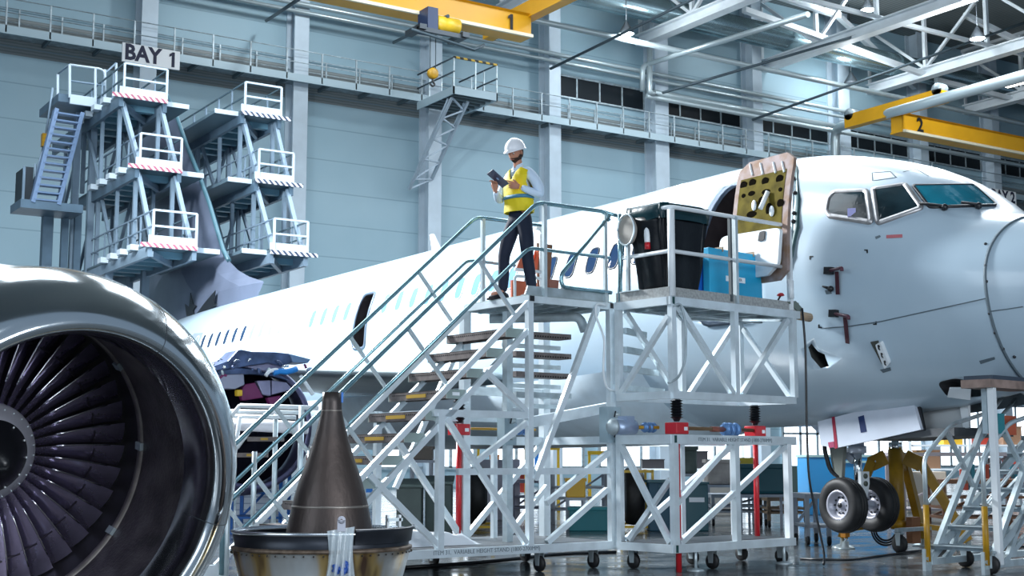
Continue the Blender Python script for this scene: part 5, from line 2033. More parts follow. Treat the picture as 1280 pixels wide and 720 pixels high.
# ------------------------------------------------------------ the worker
SKIN = mat('skin', (.50, .24, .16), .5, spec=.3)
SHIRT = mat('pale_blue_shirt', (.62, .76, .92), .7, bump=.3, bscale=14)
TROU = mat('navy_trousers', (.008, .014, .035), .75, bump=.25, bscale=18)
VEST = mat('hi_vis_yellow_vest', (.78, .62, .01), .6, bump=.25, bscale=16)
BAND = mat('vest_band_blue_grey', (.06, .22, .34), .35)
HAIRM = mat('dark_brown_hair', (.035, .018, .012), .7)
HELM = mat('white_helmet', (.86, .88, .92), .25, coat=.5)
PM0 = FA.ony(645, 367, .42)
man = thing('person', 'bearded person in white hard hat and yellow vest tapping a tablet on the stair platform', 'person',
            FA.wor((PM0.x + .17, .58, ZD + .02)), math.radians(-78))
man.scale = (1.055, 1.055, 1.055)


def skin_body(name, bones, radii, m, parent, sub=2, flat=None):
    """bones: dict joint->(pos), edges list; skin modifier evaluated to a plain mesh"""
    joints, edges = bones
    keys = list(joints)
    me = bpy.data.meshes.new(name)
    me.from_pydata([joints[k] for k in keys], [(keys.index(a), keys.index(b)) for a, b in edges], [])
    o = bpy.data.objects.new(name, me)
    COL.objects.link(o)
    md = o.modifiers.new('s', 'SKIN')
    md.use_smooth_shade = True
    md.branch_smoothing = .6
    for i, k in enumerate(keys):
        r = radii[k]
        me.skin_vertices[0].data[i].radius = r if isinstance(r, tuple) else (r, r)
    me.skin_vertices[0].data[0].use_root = True
    sb_ = o.modifiers.new('u', 'SUBSURF')
    sb_.levels = sub
    sb_.render_levels = sub
    dg = bpy.context.evaluated_depsgraph_get()
    m2 = bpy.data.meshes.new_from_object(o.evaluated_get(dg))
    bpy.data.objects.remove(o)
    m2.materials.clear()
    m2.materials.append(m)
    for p in m2.polygons:
        p.use_smooth = True
    q = bpy.data.objects.new(name, m2)
    COL.objects.link(q)
    if parent:
        q.parent = parent
    return q


J = dict(pelvis=(0, .01, .95), waist=(0, .0, 1.08), chest=(0, .01, 1.26), upper=(0, .02, 1.40), neck=(0, .0, 1.50), neck2=(0, -.025, 1.56), head0=(0, -.04, 1.62),
         lhip=(.095, .01, .90), lknee=(.135, -.01, .50), lank=(.15, .05, .10), rhip=(-.095, .0, .90), rknee=(-.13, -.12, .50), rank=(-.135, -.13, .10),
         lsh=(.185, .02, 1.42), lel=(.27, .07, 1.15), lwr=(.155, -.13, 1.235), rsh=(-.185, .0, 1.42), rel=(-.25, -.06, 1.14), rwr=(-.115, -.245, 1.20),
         lfoot=(.175, -.09, .05), rfoot=(-.155, -.28, .05))
E_ = [('pelvis', 'waist'), ('waist', 'chest'), ('chest', 'upper'), ('upper', 'neck'), ('neck', 'neck2'), ('neck2', 'head0'), ('pelvis', 'lhip'), ('lhip', 'lknee'), ('lknee', 'lank'), ('pelvis', 'rhip'), ('rhip', 'rknee'), ('rknee', 'rank'),
      ('upper', 'lsh'), ('lsh', 'lel'), ('lel', 'lwr'), ('upper', 'rsh'), ('rsh', 'rel'), ('rel', 'rwr'), ('lank', 'lfoot'), ('rank', 'rfoot')]
Rd = dict(pelvis=(.14, .10), waist=(.13, .09), chest=(.12, .075), upper=(.10, .06), neck=.055, neck2=.052, head0=.05, lhip=.075, rhip=.075, lknee=.05, rknee=.05, lank=.036, rank=.036,
          lsh=.042, rsh=.042, lel=.038, rel=.038, lwr=.025, rwr=.025, lfoot=.03, rfoot=.03)
Jb = dict(J)
Jb['lsh'], Jb['rsh'] = (.15, .02, 1.385), (-.15, .0, 1.385)
body = skin_body('body', (Jb, E_), Rd, SKIN, man)
# shirt with long sleeves
Js = {k: J[k] for k in ('chest', 'upper', 'neck', 'waist', 'pelvis', 'lsh', 'lel', 'lwr', 'rsh', 'rel', 'rwr')}
Js['lmid'] = tuple((V(J['lsh']) + V(J['lel'])) / 2 + V((.005, .01, 0)))
Js['rmid'] = tuple((V(J['rsh']) + V(J['rel'])) / 2)
Js['neck'] = (0, .0, 1.49)
Es = [('chest', 'upper'), ('upper', 'neck'), ('chest', 'waist'), ('waist', 'pelvis'), ('upper', 'lsh'), ('lsh', 'lmid'), ('lmid', 'lel'), ('lel', 'lwr'), ('upper', 'rsh'), ('rsh', 'rmid'), ('rmid', 'rel'), ('rel', 'rwr')]
Rs = dict(chest=(.165, .115), upper=(.15, .11), neck=(.066, .066), waist=(.15, .105), pelvis=(.155, .115), lsh=.082, lmid=.066, lel=.058, lwr=.036, rsh=.082, rmid=.066, rel=.058, rwr=.036)
shirt = skin_body('shirt', (Js, Es), Rs, SHIRT, man)
# trousers
Jt = dict(pelvis=(0, .01, .96), waist=(0, .0, 1.06), lhip=(.092, .01, .86), lmid=(.115, .0, .68), lknee=(.135, -.01, .50), lcalf=(.14, .03, .28), lank=(.15, .05, .09), rhip=(-.092, .0, .86), rmid=(-.112, -.06, .68), rknee=(-.13, -.11, .50), rcalf=(-.13, -.11, .28), rank=(-.135, -.125, .09))
Et = [('pelvis', 'waist'), ('pelvis', 'lhip'), ('lhip', 'lmid'), ('lmid', 'lknee'), ('lknee', 'lcalf'), ('lcalf', 'lank'), ('pelvis', 'rhip'), ('rhip', 'rmid'), ('rmid', 'rknee'), ('rknee', 'rcalf'), ('rcalf', 'rank')]
Rt = dict(pelvis=(.155, .12), waist=(.15, .108), lhip=.098, rhip=.098, lmid=.088, rmid=.088, lknee=.07, rknee=.07, lcalf=.066, rcalf=.066, lank=.056, rank=.056)
skin_body('trousers', (Jt, Et), Rt, TROU, man)

# vest: lofted torso shell, V neck and arm openings
ves = MB()
lev = [(.98, .178, .135, .0), (1.03, .180, .135, .0), (1.10, .176, .130, -.002), (1.18, .180, .130, -.004), (1.26, .188, .134, .0), (1.33, .194, .135, .005), (1.39, .196, .128, .01), (1.44, .176, .112, .012), (1.475, .13, .09, .012), (1.495, .085, .075, .01)]
nv = 96
rings_ = []
lv2 = []
for a_, b_2 in zip(lev[:-1], lev[1:]):
    for q_ in range(4):
        lv2.append(tuple(a_[i] + (b_2[i] - a_[i]) * q_ / 4 for i in range(4)))
lev = lv2 + [lev[-1]]
for z, hx, hy, cy in lev:
    row = []
    for k in range(nv):
        a = 2 * PI * k / nv
        ca, sn = math.cos(a), math.sin(a)
        px = math.copysign(abs(ca) ** .85, ca) * hx
        py = math.copysign(abs(sn) ** .85, sn) * hy + cy
        w = 1 + .012 * math.sin(k * .8 + z * 31)
        row.append(V((px * w, py * w, z)))
    rings_.append(row)
vs = [p for r in rings_ for p in r]
fs = []
for i in range(len(lev) - 1):
    for k in range(nv):
        a = i * nv + k
        b = i * nv + (k + 1) % nv
        mid = (vs[a] + vs[b] + vs[a + nv] + vs[b + nv]) / 4
        # V neck (front is -y) and arm holes
        if mid.y < -.03 and mid.z > 1.33 and abs(mid.x) < (mid.z - 1.33) * .55:
            continue
        if abs(mid.x) > .12 and ((mid.z - 1.335) / .125) ** 2 + ((mid.y - .012) / .075) ** 2 < 1:
            continue
        fs.append((a, b, b + nv, a + nv))
ves.add(vs, fs, True)
vo = ves.build('safety_vest', VEST, man)
sm = vo.modifiers.new('s', 'SUBSURF')
sm.levels = 1
sm.render_levels = 1
so = vo.modifiers.new('t', 'SOLIDIFY')
so.thickness = .008
for z0, z1 in ((1.125, 1.165),):
    b_ = MB()
    vs = []
    for z in (z0, z1):
        for k in range(nv):
            a = 2 * PI * k / nv
            ca, sn = math.cos(a), math.sin(a)
            vs.append(V((math.copysign(abs(ca) ** .85, ca) * .187, math.copysign(abs(sn) ** .85, sn) * .139 - .003, z)))
    b_.add(vs, [(k, (k + 1) % nv, nv + (k + 1) % nv, nv + k) for k in range(nv)], True)
    o = b_.build('reflective_band', BAND, vo)
    so = o.modifiers.new('t', 'SOLIDIFY')
    so.thickness = .004
# collar
for s_ in (-1, 1):
    MB().prism([(s_ * .0, -.085, 1.44), (s_ * .045, -.075, 1.43), (s_ * .075, -.03, 1.485), (s_ * .062, -.02, 1.535), (s_ * .03, -.068, 1.505)], (0, .012, .004)).build('collar', SHIRT, shirt)

# head: sculpted ellipsoid in its own frame, face along -y, tilted down
Hc = V((0, -.055, 1.655))
HM = Matrix.Translation(Hc) @ Matrix.Rotation(math.radians(8), 4, 'Z') @ Matrix.Rotation(math.radians(20), 4, 'X')


def headpt(a, t):
    """a azimuth (0 = face), t from 0 top to pi bottom"""
    x = math.sin(a) * math.sin(t) * .075
    y = -math.cos(a) * math.sin(t) * .098
    z = math.cos(t) * .118
    if z < 0:
        k = -z / .118
        x *= 1 - .28 * k * k
        if y > 0:
            y *= 1 - .45 * k
    f = max(0, math.cos(a)) ** 6
    # nose
    g = math.exp(-((z + .022) / .024) ** 2) * math.exp(-(x / .013) ** 2) if y < 0 else 0
    y -= .026 * g
    # brow, eye sockets
    y -= .006 * math.exp(-((z - .022) / .010) ** 2) * f
    for s_ in (-1, 1):
        y += .010 * math.exp(-((x - s_ * .03) / .014) ** 2 - ((z - .004) / .012) ** 2) * (1 if y < 0 else 0)
    # chin and lips
    y -= .008 * math.exp(-((z + .10) / .02) ** 2) * f
    y -= .007 * math.exp(-((z + .062) / .010) ** 2) * math.exp(-(x / .022) ** 2) * (1 if y < 0 else 0)
    return V((x, y, z))


hn, hm = 48, 30
hv = [HM @ headpt(2 * PI * k / hn, PI * i / hm) for i in range(hm + 1) for k in range(hn)]
hf = [(i * hn + k, (i + 1) * hn + k, (i + 1) * hn + (k + 1) % hn, i * hn + (k + 1) % hn) for i in range(hm) for k in range(hn)]
# join the head and the hands to the body as one mesh


def finger(base, d, up, L, r, curl, n=3):
    pts = [V(base)]
    d = V(d).normalized()
    ax = d.cross(V(up)).normalized()
    for k in range(n):
        d = Matrix.Rotation(curl[k], 3, ax) @ d
        pts.append(pts[-1] + d * L * (.42, .32, .26)[k])
    return pts


def hand(wr, pd, nrm, side, curls, spread=.02, thumb=None):
    """wr wrist, pd palm direction, nrm palm normal; side vector points to the thumb"""
    mb = MB()
    pd, nrm = V(pd).normalized(), V(nrm).normalized()
    sdv = V(side)
    sdv = (sdv - pd * sdv.dot(pd)).normalized()
    nrm = pd.cross(sdv).normalized() * (1 if pd.cross(sdv).dot(nrm) > 0 else -1)
    w = V(wr)
    # palm: rounded slab
    prof_ = [(0, .026, .019), (.03, .034, .017), (.06, .041, .015), (.085, .042, .013), (.095, .038, .009)]
    vs = []
    for t, hw, hh in prof_:
        for k in range(12):
            a = 2 * PI * k / 12
            vs.append(w + pd * t + sdv * hw * math.cos(a) + nrm * hh * math.sin(a))
    fs = [(i * 12 + k, i * 12 + (k + 1) % 12, (i + 1) * 12 + (k + 1) % 12, (i + 1) * 12 + k) for i in range(4) for k in range(12)]
    fs += [tuple(range(12)), tuple(reversed(range(48, 60)))]
    mb.add(vs, fs, True)
    for j, (o_, L) in enumerate(((.030, .072), (.010, .080), (-.010, .075), (-.029, .058))):
        pts = finger(w + pd * .088 + sdv * o_, pd + sdv * (o_ * 2), nrm, L, .008, curls[j])
        mb.tube([pts[0] - pd * .02] + pts, [.0095, .0092, .0085, .0075, .006], 8)
        mb.ball(pts[-1], .0062, 8)
    tb = w + pd * .028 + sdv * .026
    tp = [tb, tb + (sdv * .55 + pd * .7 + nrm * (thumb or .25)).normalized() * .038, tb + (sdv * .5 + pd * .85 + nrm * (thumb or .25) * 1.6).normalized() * .066]
    mb.tube([tb - sdv * .012] + tp, [.012, .0115, .010, .007], 8)
    mb.ball(tp[-1], .007, 8)
    return mb


# tablet placed first, both hands close on it
tc0 = V((-.02, -.31, 1.325))
face_n = V((.10, .62, .78)).normalized()          # screen looks back and up at the worker
lx = V((.55, -.25, .0))
lx = (lx - face_n * lx.dot(face_n)).normalized()
ly = face_n.cross(lx).normalized()
HR = hand(V(J['rwr']) + V((.0, -.012, .004)), (.30, -.35, .75), -face_n * -1, (-.4, -.3, .5), [(-.35, -.6, -.5)] * 3 + [(-.3, -.6, -.5)])
HL = hand(V(J['lwr']) + V((-.012, -.010, .004)), (-.72, -.62, .22), (0, 0, -1), (-.2, -.3, .9), [(.05, .15, .1), (.7, .9, .7), (.8, .9, .7), (.9, 1.0, .7)], thumb=.3)
bm = bmesh.new()
bm.from_mesh(body.data)


def into(bm, vs, fs):
    vv = [bm.verts.new(p) for p in vs]
    for f in fs:
        try:
            q = bm.faces.new([vv[i] for i in f])
            q.smooth = True
        except ValueError:
            pass


into(bm, hv, hf)
into(bm, HR.v, HR.f)
into(bm, HL.v, HL.f)
# ears
for s_ in (-1, 1):
    e = MB().ball((0, 0, 0), .03, 12, (.32, .65, 1)).xf(HM @ Matrix.Translation((s_ * .076, .008, -.005)) @ Matrix.Rotation(s_ * .3, 4, 'Z'))
    into(bm, e.v, e.f)
bmesh.ops.remove_doubles(bm, verts=bm.verts, dist=1e-5)
bm.to_mesh(body.data)
bm.free()


def on_head(sel, off, name, m, par=None, z0=-1, z1=1):
    """shell over chosen parts of the head"""
    mb = MB()
    vs = []
    for i in range(hm + 1):
        for k in range(hn):
            p = headpt(2 * PI * k / hn, PI * i / hm)
            n_ = V((p.x / .075 ** 2, p.y / .098 ** 2, p.z / .118 ** 2)).normalized()
            vs.append(HM @ (p + n_ * off))
    fs = []
    for i in range(hm):
        for k in range(hn):
            p = headpt(2 * PI * (k + .5) / hn, PI * (i + .5) / hm)
            if sel(p):
                fs.append((i * hn + k, (i + 1) * hn + k, (i + 1) * hn + (k + 1) % hn, i * hn + (k + 1) % hn))
    return mb.add(vs, fs, True).build(name, m, par or man)


on_head(lambda p: (p.y > .0 - .03 * (p.z > .02) and p.z > -.06 + .5 * max(0, .04 - p.y)) or p.z > .06, .008, 'hair', HAIRM)
on_head(lambda p: (p.y < .022 and -.114 < p.z < -.048 + .052 * min(1, max(0, (p.y + .055) / .07)) and not (abs(p.x) < .020 and -.074 < p.z < -.056 and p.y < 0)), .0035, 'beard', HAIRM)
for s_ in (-1, 1):
    MB().ball((0, 0, 0), .011, 10).xf(HM @ Matrix.Translation((s_ * .03, -.080, .002))).build('eye', mat('eye_white', (.7, .68, .65), .3), body)
    MB().ball((0, 0, 0), .005, 8).xf(HM @ Matrix.Translation((s_ * .03, -.0895, -.001))).build('iris', mat('iris_dark', (.02, .012, .01), .2), body)
    MB().tube([HM @ V((s_ * .045, -.082, .022)), HM @ V((s_ * .03, -.093, .026)), HM @ V((s_ * .014, -.096, .022))], .0035, 6).build('eyebrow', HAIRM, body)
MB().tube([HM @ V((-.02, -.100, -.062)), HM @ V((0, -.108, -.060)), HM @ V((.02, -.100, -.062))], .004, 6).build('lips', mat('lip', (.35, .12, .10), .5), body)
# hard hat
hh = MB()
vs = []
na, ni = 40, 12
for i in range(ni + 1):
    t = (PI / 2) * i / ni
    for k in range(na):
        a = 2 * PI * k / na
        r = math.sin(t)
        ridge = .006 * max(0, math.cos(a * 2)) * (1 - i / ni * .6) if abs(math.sin(a)) < .4 else 0
        vs.append(V((.112 * r * math.sin(a), -.130 * r * math.cos(a), .125 * math.cos(t) + ridge)))
fs = [(i * na + k, (i + 1) * na + k, (i + 1) * na + (k + 1) % na, i * na + (k + 1) % na) for i in range(ni) for k in range(na)]
o0 = len(vs)
for (g, dz) in ((1.07, -.006), (1.07, -.014)):
    for k in range(na):
        a = 2 * PI * k / na
        peak = .045 * max(0, math.cos(a)) ** 2.5
        vs.append(V((.112 * g * math.sin(a), -(.130 * g + peak) * math.cos(a) if math.cos(a) > 0 else -.130 * g * math.cos(a), dz - peak * .35)))
for i in range(2):
    b0 = ni * na if i == 0 else o0
    b1 = o0 if i == 0 else o0 + na
    for k in range(na):
        fs.append((b0 + k, b1 + k, b1 + (k + 1) % na, b0 + (k + 1) % na))
hh.add(vs, fs, True).xf(HM @ Matrix.Translation((0, .006, .038)) @ Matrix.Rotation(-.05, 4, 'X'))
ho = hh.build('hard_hat', HELM, man)
so = ho.modifiers.new('t', 'SOLIDIFY')
so.thickness = .004
# boots
for (x, y, ang) in ((.15, .05, .15), (-.135, -.125, -.05)):
    bt = MB()
    vs = []
    for q, (yy, hw, hh_) in enumerate(((.075, .028, .05), (.06, .042, .095), (.0, .046, .12), (-.06, .046, .085), (-.12, .050, .062), (-.17, .046, .05), (-.205, .026, .03))):
        for k in range(14):
            a = 2 * PI * k / 14
            vs.append(V((hw * math.cos(a), yy, max(0.0, hh_ / 2 + hh_ / 2 * math.sin(a)))))
    fs = [(i * 14 + k, i * 14 + (k + 1) % 14, (i + 1) * 14 + (k + 1) % 14, (i + 1) * 14 + k) for i in range(6) for k in range(14)] + [tuple(range(14)), tuple(reversed(range(84, 98)))]
    bt.add(vs, fs, True).xf(Matrix.Translation((x, y, 0)) @ Matrix.Rotation(ang, 4, 'Z'))
    bo = bt.build('boot', BLACK, man)
    MB().prism([(x + c * .05 + d * 0, 0, 0) for c, d in ((1, 0),)] * 0 + [tuple(Matrix.Translation((x, y, 0)) @ Matrix.Rotation(ang, 4, 'Z') @ V(p)) for p in [(-.045, .07, .0), (.045, .07, 0), (.05, -.12, 0), (.03, -.205, 0), (-.03, -.205, 0), (-.05, -.12, 0)]], (0, 0, .018)).build('boot_sole', RUBBER, bo)
# tablet
wm_ = PM[man.name]
tb = thing('tablet_computer', 'dark blue tablet held in both hands by the worker on the platform', 'tablet', wm_ @ (tc0 * 1.055))
R3 = wm_.to_3x3()
ex, ey, ez = R3 @ lx, R3 @ ly, R3 @ face_n
Mt = Matrix((ex, ey, ez)).transposed().to_4x4()
MB().box((-.085, -.125, -.004), (.085, .125, .004)).xf(Mt).build('case', mat('tablet_case', (.02, .04, .10), .3), tb, bevel=.003)
MB().box((-.078, -.115, .004), (.078, .115, .0055)).xf(Mt).build('screen', mat('tablet_screen', (.01, .02, .05), .1), tb)
MB().lathe([(0, -.0045), (.02, -.0045), (.02, -.0035)], 20, (0, 0, 0)).xf(Mt).build('round_mark', mat('tablet_mark', (.25, .4, .65), .3), tb)

# ------------------------------------------------------------ stored things behind the worker
rd = mat('orange_red_vinyl', (.60, .13, .06), .55, var=.15)
t = thing('orange_panel_trolley', 'orange-red panels in a white tube frame behind the worker', 'trolley', FA.wor((FA.ony(640, 350, .95).x, .95, ZD + .02)), YA)
for x0, x1, y in ((0, .22, 0), (.26, .42, .05)):
    MB().box((x0, y, .08), (x1, y + .03, .30)).build('orange_panel', rd, t)
    MB().prism([(x0 + .05, y, .42), (x0 + .2, y, .72), (x1, y, .72), (x1, y, .42)], (0, .03, 0)).build('orange_panel', rd, t)
MB().tube([(.02, -.03, .0), (.02, -.03, .35), (.42, -.03, .35), (.42, -.03, 0)], .018, 10, bend=.05).build('frame_tube', WHITEM, t)
MB().tube([(.47, -.03, .0), (.47, -.03, .88), (.42, -.03, .96), (.34, -.03, .96)], .022, 10, bend=.08).build('frame_tube', WHITEM, t)
MB().tube([(.02, -.03, .43), (.42, -.03, .43)], .018, 10).build('frame_tube', WHITEM, t)
MB().tube([(.44, -.0, .0), (.44, -.0, .90)], .018, 10).build('frame_tube', WHITEM, t)
for x in (.02, .42):
    MB().lathe([(0, -.015), (.03, -.015), (.03, .015), (0, .015)], 12, (x, .0, .03), 'x').build('wheel', RUBBER, t)
BR = mat('brown_board', (.20, .09, .045), .6, var=.2)
solo(MB().prism([(0, 0, 0), (.16, 0, 0), (.24, 0, .82), (.0, 0, .82)], (0, .02, 0)), 'brown_board', BR, 'dark brown board standing upright behind the platform post', 'board', FA.wor((FA.ony(672, 330, 1.12).x, 1.12, ZD + .02)), YA)
solo(MB().prism([(0, 0, 0), (.10, 0, 0), (.15, 0, .34), (.0, 0, .34)], (0, .12, 0)), 'brown_box', mat('brown_box', (.26, .10, .07), .6), 'small red-brown box right of the upright brown board', 'box', FA.wor((FA.ony(687, 340, .85).x, .85, ZD + .02)), YA)
solo(MB().box((0, 0, 0), (.52, .03, .14)), 'grey_plank', mat('weathered_grey_plank', (.45, .42, .41), .7, var=.25, vscale=8), 'weathered grey plank on edge on the stair platform floor', 'plank', FA.wor((FA.ony(703, 355, .6).x, .6, ZD + .12)), YA)
# ------------------------------------------------------------ tail docks
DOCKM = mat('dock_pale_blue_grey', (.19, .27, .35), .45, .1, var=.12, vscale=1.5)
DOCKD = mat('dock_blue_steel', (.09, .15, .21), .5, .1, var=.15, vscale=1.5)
HAZR = stripes('hazard_red_white', (.78, .8, .84), (.40, .12, .18), 5.5, (1, 0, 1))
HAZB = stripes('hazard_black_white', (.78, .8, .84), (.05, .07, .12), 5.5, (1, 0, 1))
WHD = mat('dock_white', (.52, .62, .70), .45)


def ratio(u, v):
    r = ray(u, v)
    return r.x / r.y


def dock(levels, side, label, haz):
    """levels: (uL, uR, v_left_front, Y). side +1: extension flap on the +x side"""
    L = []
    for uL, uR, v, Y in levels:
        a = onY(uL, v, Y)
        b = onY(uR, v, Y)
        L.append((a.x, b.x, Y, a.z))
    ox, oy = L[-1][0], L[-1][2]
    t = thing('tail_dock', label, 'dock', (ox, oy, 0))
    W_ = lambda *p: tuple(p)
    n = len(L)
    LEN = 7.6
    for i, (x0, x1, Y, z) in enumerate(L):
        m = mat('dock_deck_dark', (.10, .16, .20), .6)
        MB().box((x0, Y, z - .08), (x1, Y + LEN, z)).build('deck', m, t, world=True)
        for k in range(1, 7):
            yy = Y + k * .85
            MB().box((x0 + .05, yy, z - .26), (x1 - .05, yy + .22, z - .08)).build('deck_joist', mat('joist_teal', (.10, .22, .30), .5), t, world=True)
        for x in (x0 + .06, x1 - .06):
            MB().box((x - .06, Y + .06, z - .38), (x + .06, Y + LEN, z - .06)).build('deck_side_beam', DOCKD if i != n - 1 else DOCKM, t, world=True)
        MB().beam((x0 + .1, Y + .1, z - .3), (x1 - .1, Y + 1.8, z - .3), .12, .16).build('deck_brace', DOCKM, t, world=True)
        MB().box((x0 - (.22 if side > 0 else 0), Y - .03, z - .12), (x1 + (.0 if side > 0 else .28), Y + .03, z - .0)).build('hazard_strip', haz, t, world=True)
        MB().box((x0 + .0, Y + .02, z), (x1, Y + .06, z + .22)).build('toe_board', WHD, t, world=True)
        # flap toward the fin
        fx0, fx1 = (x1, x1 + .75) if side > 0 else (x0 - .75, x0)
        MB().box((fx0, Y + .3, z - .12), (fx1, Y + LEN * .7, z - .03)).build('flap_deck', m, t, world=True)
        MB().box((fx0, Y + .26, z - .12), (fx1, Y + .32, z + .02)).build('flap_edge', WHD, t, world=True)
        # front railing
        for x in (x0 + .12, x1 - .03):
            MB().box((x - .03, Y, z), (x + .03, Y + .06, z + .92)).build('railing_post', WHD, t, world=True)
        for zz in (.48, .92):
            MB().beam((x0 + .12, Y + .03, z + zz), (x1 - .03, Y + .03, z + zz), .055).build('front_rail', WHD, t, world=True)
        # side rails going back
        for x in (x0 + .12, x1 - .03):
            for zz in (.48, .92):
                MB().beam((x, Y + .05, z + zz), (x, Y + LEN * .8, z + zz), .04).build('side_rail', mat('dark_rail', (.07, .12, .15), .5) if i == 0 or x > x0 + .5 else DOCKM, t, world=True)
            for k in range(1, 5):
                MB().beam((x, Y + k * 1.15, z), (x, Y + k * 1.15, z + .92), .045).build('railing_post', DOCKM, t, world=True)
    for i in range(n):
        x0, x1, Y, z = L[i]
        if i < n - 1:
            X0, X1, Y2, Z2 = L[i + 1]
        else:
            X0, X1, Y2, Z2 = x0, x1, Y, 0.0
        for a, b in ((x0 + .15, X0 + .15), (x1 - .12, X1 - .12)):
            if i < n - 1:
                # slanted front strut and a vertical one behind
                MB().beam((a, Y + .25, z - .2), (b, Y2 + .15, Z2), .12).build('slanted_strut', DOCKM, t, world=True)
                MB().beam((a, Y + .45, z - .2), (a, Y + .45, Z2), .11).build('post', DOCKM, t, world=True)
                MB().beam((a, Y + 2.2, z - .2), (a, Y + 2.2, Z2), .10).build('post', DOCKM, t, world=True)
                MB().beam((a, Y + 3.9, z - .25), (a, Y + 2.3, Z2), .09).build('diagonal', DOCKM, t, world=True)
                MB().beam((a, Y + 4.2, z - .2), (a, Y + 4.2, Z2), .12).build('post', DOCKM, t, world=True)
                MB().beam((a, Y + 4.4, z - .25), (a, Y + 6.2, Z2), .09).build('diagonal', DOCKM, t, world=True)
                MB().beam((a, Y + 6.4, z - .2), (a, Y + 6.4, Z2), .10).build('post', DOCKM, t, world=True)
            else:
                for k, yy in enumerate((4.2, 5.8, 7.3)):
                    MB().beam((a, Y + yy, z - .2), (a, Y + yy, 0), .22).build('post', DOCKM, t, world=True)
                MB().beam((a, Y + 4.2, .6), (a, Y + 7.3, .6), .18).build('sole_beam', DOCKD, t, world=True)
                # pale steps along the deck side, seen from below
        if i == 0 or i == 1 or i == 2:
            for k in range(4):
                MB().box((x0 - .22, Y + .9 + k * .95, z - .1), (x0 + .02, Y + 1.25 + k * .95, z + .06)).build('deck_clip', WHD, t, world=True)
    return t, L


Ys = [AX / ratio(257, 120), AX / ratio(268, 212), AX / ratio(290, 307)]
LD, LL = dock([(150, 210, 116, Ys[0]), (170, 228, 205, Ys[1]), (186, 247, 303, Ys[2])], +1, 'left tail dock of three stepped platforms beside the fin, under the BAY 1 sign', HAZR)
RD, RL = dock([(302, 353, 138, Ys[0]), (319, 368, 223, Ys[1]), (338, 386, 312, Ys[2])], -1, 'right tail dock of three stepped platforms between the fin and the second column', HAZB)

# stair tower left of the docks
SY = 40.5
s0 = onY(25, 249, SY)
s1 = onY(103, 257, SY)
stt = thing('stair_tower', 'blue steel stair tower with a steep flight left of the tail docks', 'stair tower', (s0.x, SY, 0))
MB().box((s0.x, SY - .1, s0.z - .25), (s1.x, SY + 1.2, s0.z)).build('lower_landing', DOCKD, stt, world=True)
f0a, f0b = onY(40, 254, SY), onY(72, 257, SY)
f1a, f1b = onY(70, 137, SY + .4), onY(102, 142, SY + .4)
for a, b in ((f0a, f1a), (f0b, f1b)):
    MB().beam(a, b, .12, .26, up=(0, 1, 0)).build('stringer', mat('stair_blue', (.14, .22, .36), .45, .1), stt, world=True)
for k in range(13):
    q = (k + .5) / 13
    p, r_ = f0a.lerp(f1a, q), f0b.lerp(f1b, q)
    MB().beam(p, r_, .28, .05).build('tread', mat('stair_blue', (.2, .3, .5)), stt, world=True)
u0, u1 = onY(70, 118, SY + .6), onY(133, 132, SY + .6)
MB().box((u0.x, SY + .3, u1.z - .15), (u1.x, SY + 2.6, u1.z + .1)).build('upper_landing', DOCKD, stt, world=True)
q0, q1 = onY(87, 128, SY + .25), onY(118, 134, SY + .25)
MB().box((q0.x, SY + .2, q1.z), (q1.x, SY + .28, q0.z + .25)).build('toe_board', WHD, stt, world=True)
for u, vt, vb, yy in ((87, 81, 122, .25), (119, 86, 130, .25), (131, 87, 128, .5), (72, 93, 127, 1.6), (145, 79, 120, 1.0)):
    MB().beam(onY(u, vb, SY + yy), onY(u, vt, SY + yy), .07).build('railing_post', WHD, stt, world=True)
MB().tube([onY(87, 81, SY + .25), onY(131, 87, SY + .25), onY(131, 118, SY + .3)], .04, 8, bend=.2).build('handrail', WHD, stt, world=True)
MB().tube([onY(87, 101, SY + .25), onY(131, 107, SY + .25)], .03, 8).build('mid_rail', DOCKM, stt, world=True)
MB().tube([onY(87, 81, SY + .25), onY(72, 93, SY + 2.0)], .03, 8).build('handrail', DOCKM, stt, world=True)
MB().tube([onY(131, 92, SY + .5), onY(145, 79, SY + 1.0)], .03, 8).build('handrail', DOCKM, stt, world=True)
for a, b in (((56, 178), (66, 110)), ((40, 235), (56, 178)), ((44, 250), (44, 205))):
    MB().tube([onY(*a, SY + .9), onY(*b, SY + .9)], .035, 6).build('handrail', DOCKM, stt, world=True)
c0, c1 = onY(28, 250, SY + .5), onY(41, 210, SY + .5)
MB().box((c0.x, SY + .4, c0.z), (c1.x, SY + 1.5, c1.z)).build('cage_panel', mat('cage_dark', (.02, .03, .04), .6), stt, world=True)
MB().box((c0.x - .05, SY + .35, c0.z), (c0.x + .02, SY + .42, c1.z)).build('cage_post', DOCKM, stt, world=True)
yb = onY(52, 175, SY + .8)
MB().box((yb.x, SY + .7, yb.z - .2), (yb.x + .25, SY + .9, yb.z + .2)).build('yellow_control_box', OCHRE, stt, world=True)
for u in (62, 84, 100):
    p = onY(u, 262, SY + 1.0)
    MB().beam((p.x, SY + 1.2, p.z), (p.x, SY + 1.2, 0), .3 if u == 62 else .2).build('tower_post', DOCKD, stt, world=True)
for u in (98, 118):
    p = onY(u, 135, SY + 1.4)
    MB().beam((p.x, SY + 1.4, p.z), (p.x, SY + 1.4, 0), .2).build('tower_post', DOCKM, stt, world=True)
# ------------------------------------------------------------ right hand stairs
YC = math.radians(9)
OC = onZ(1236, 704, .12)
FC = Fr(OC, YC)
sc = thing('mobile_stairs', 'wheeled steel stairs with tall handrails at the right edge below the aircraft nose', 'stairs', FC.o, YC)
WC = .70


def Cb(p, q, w=.05, h=None, name='frame_bar', m=GALV):
    return pb(p, q, w, h, name, m, sc)


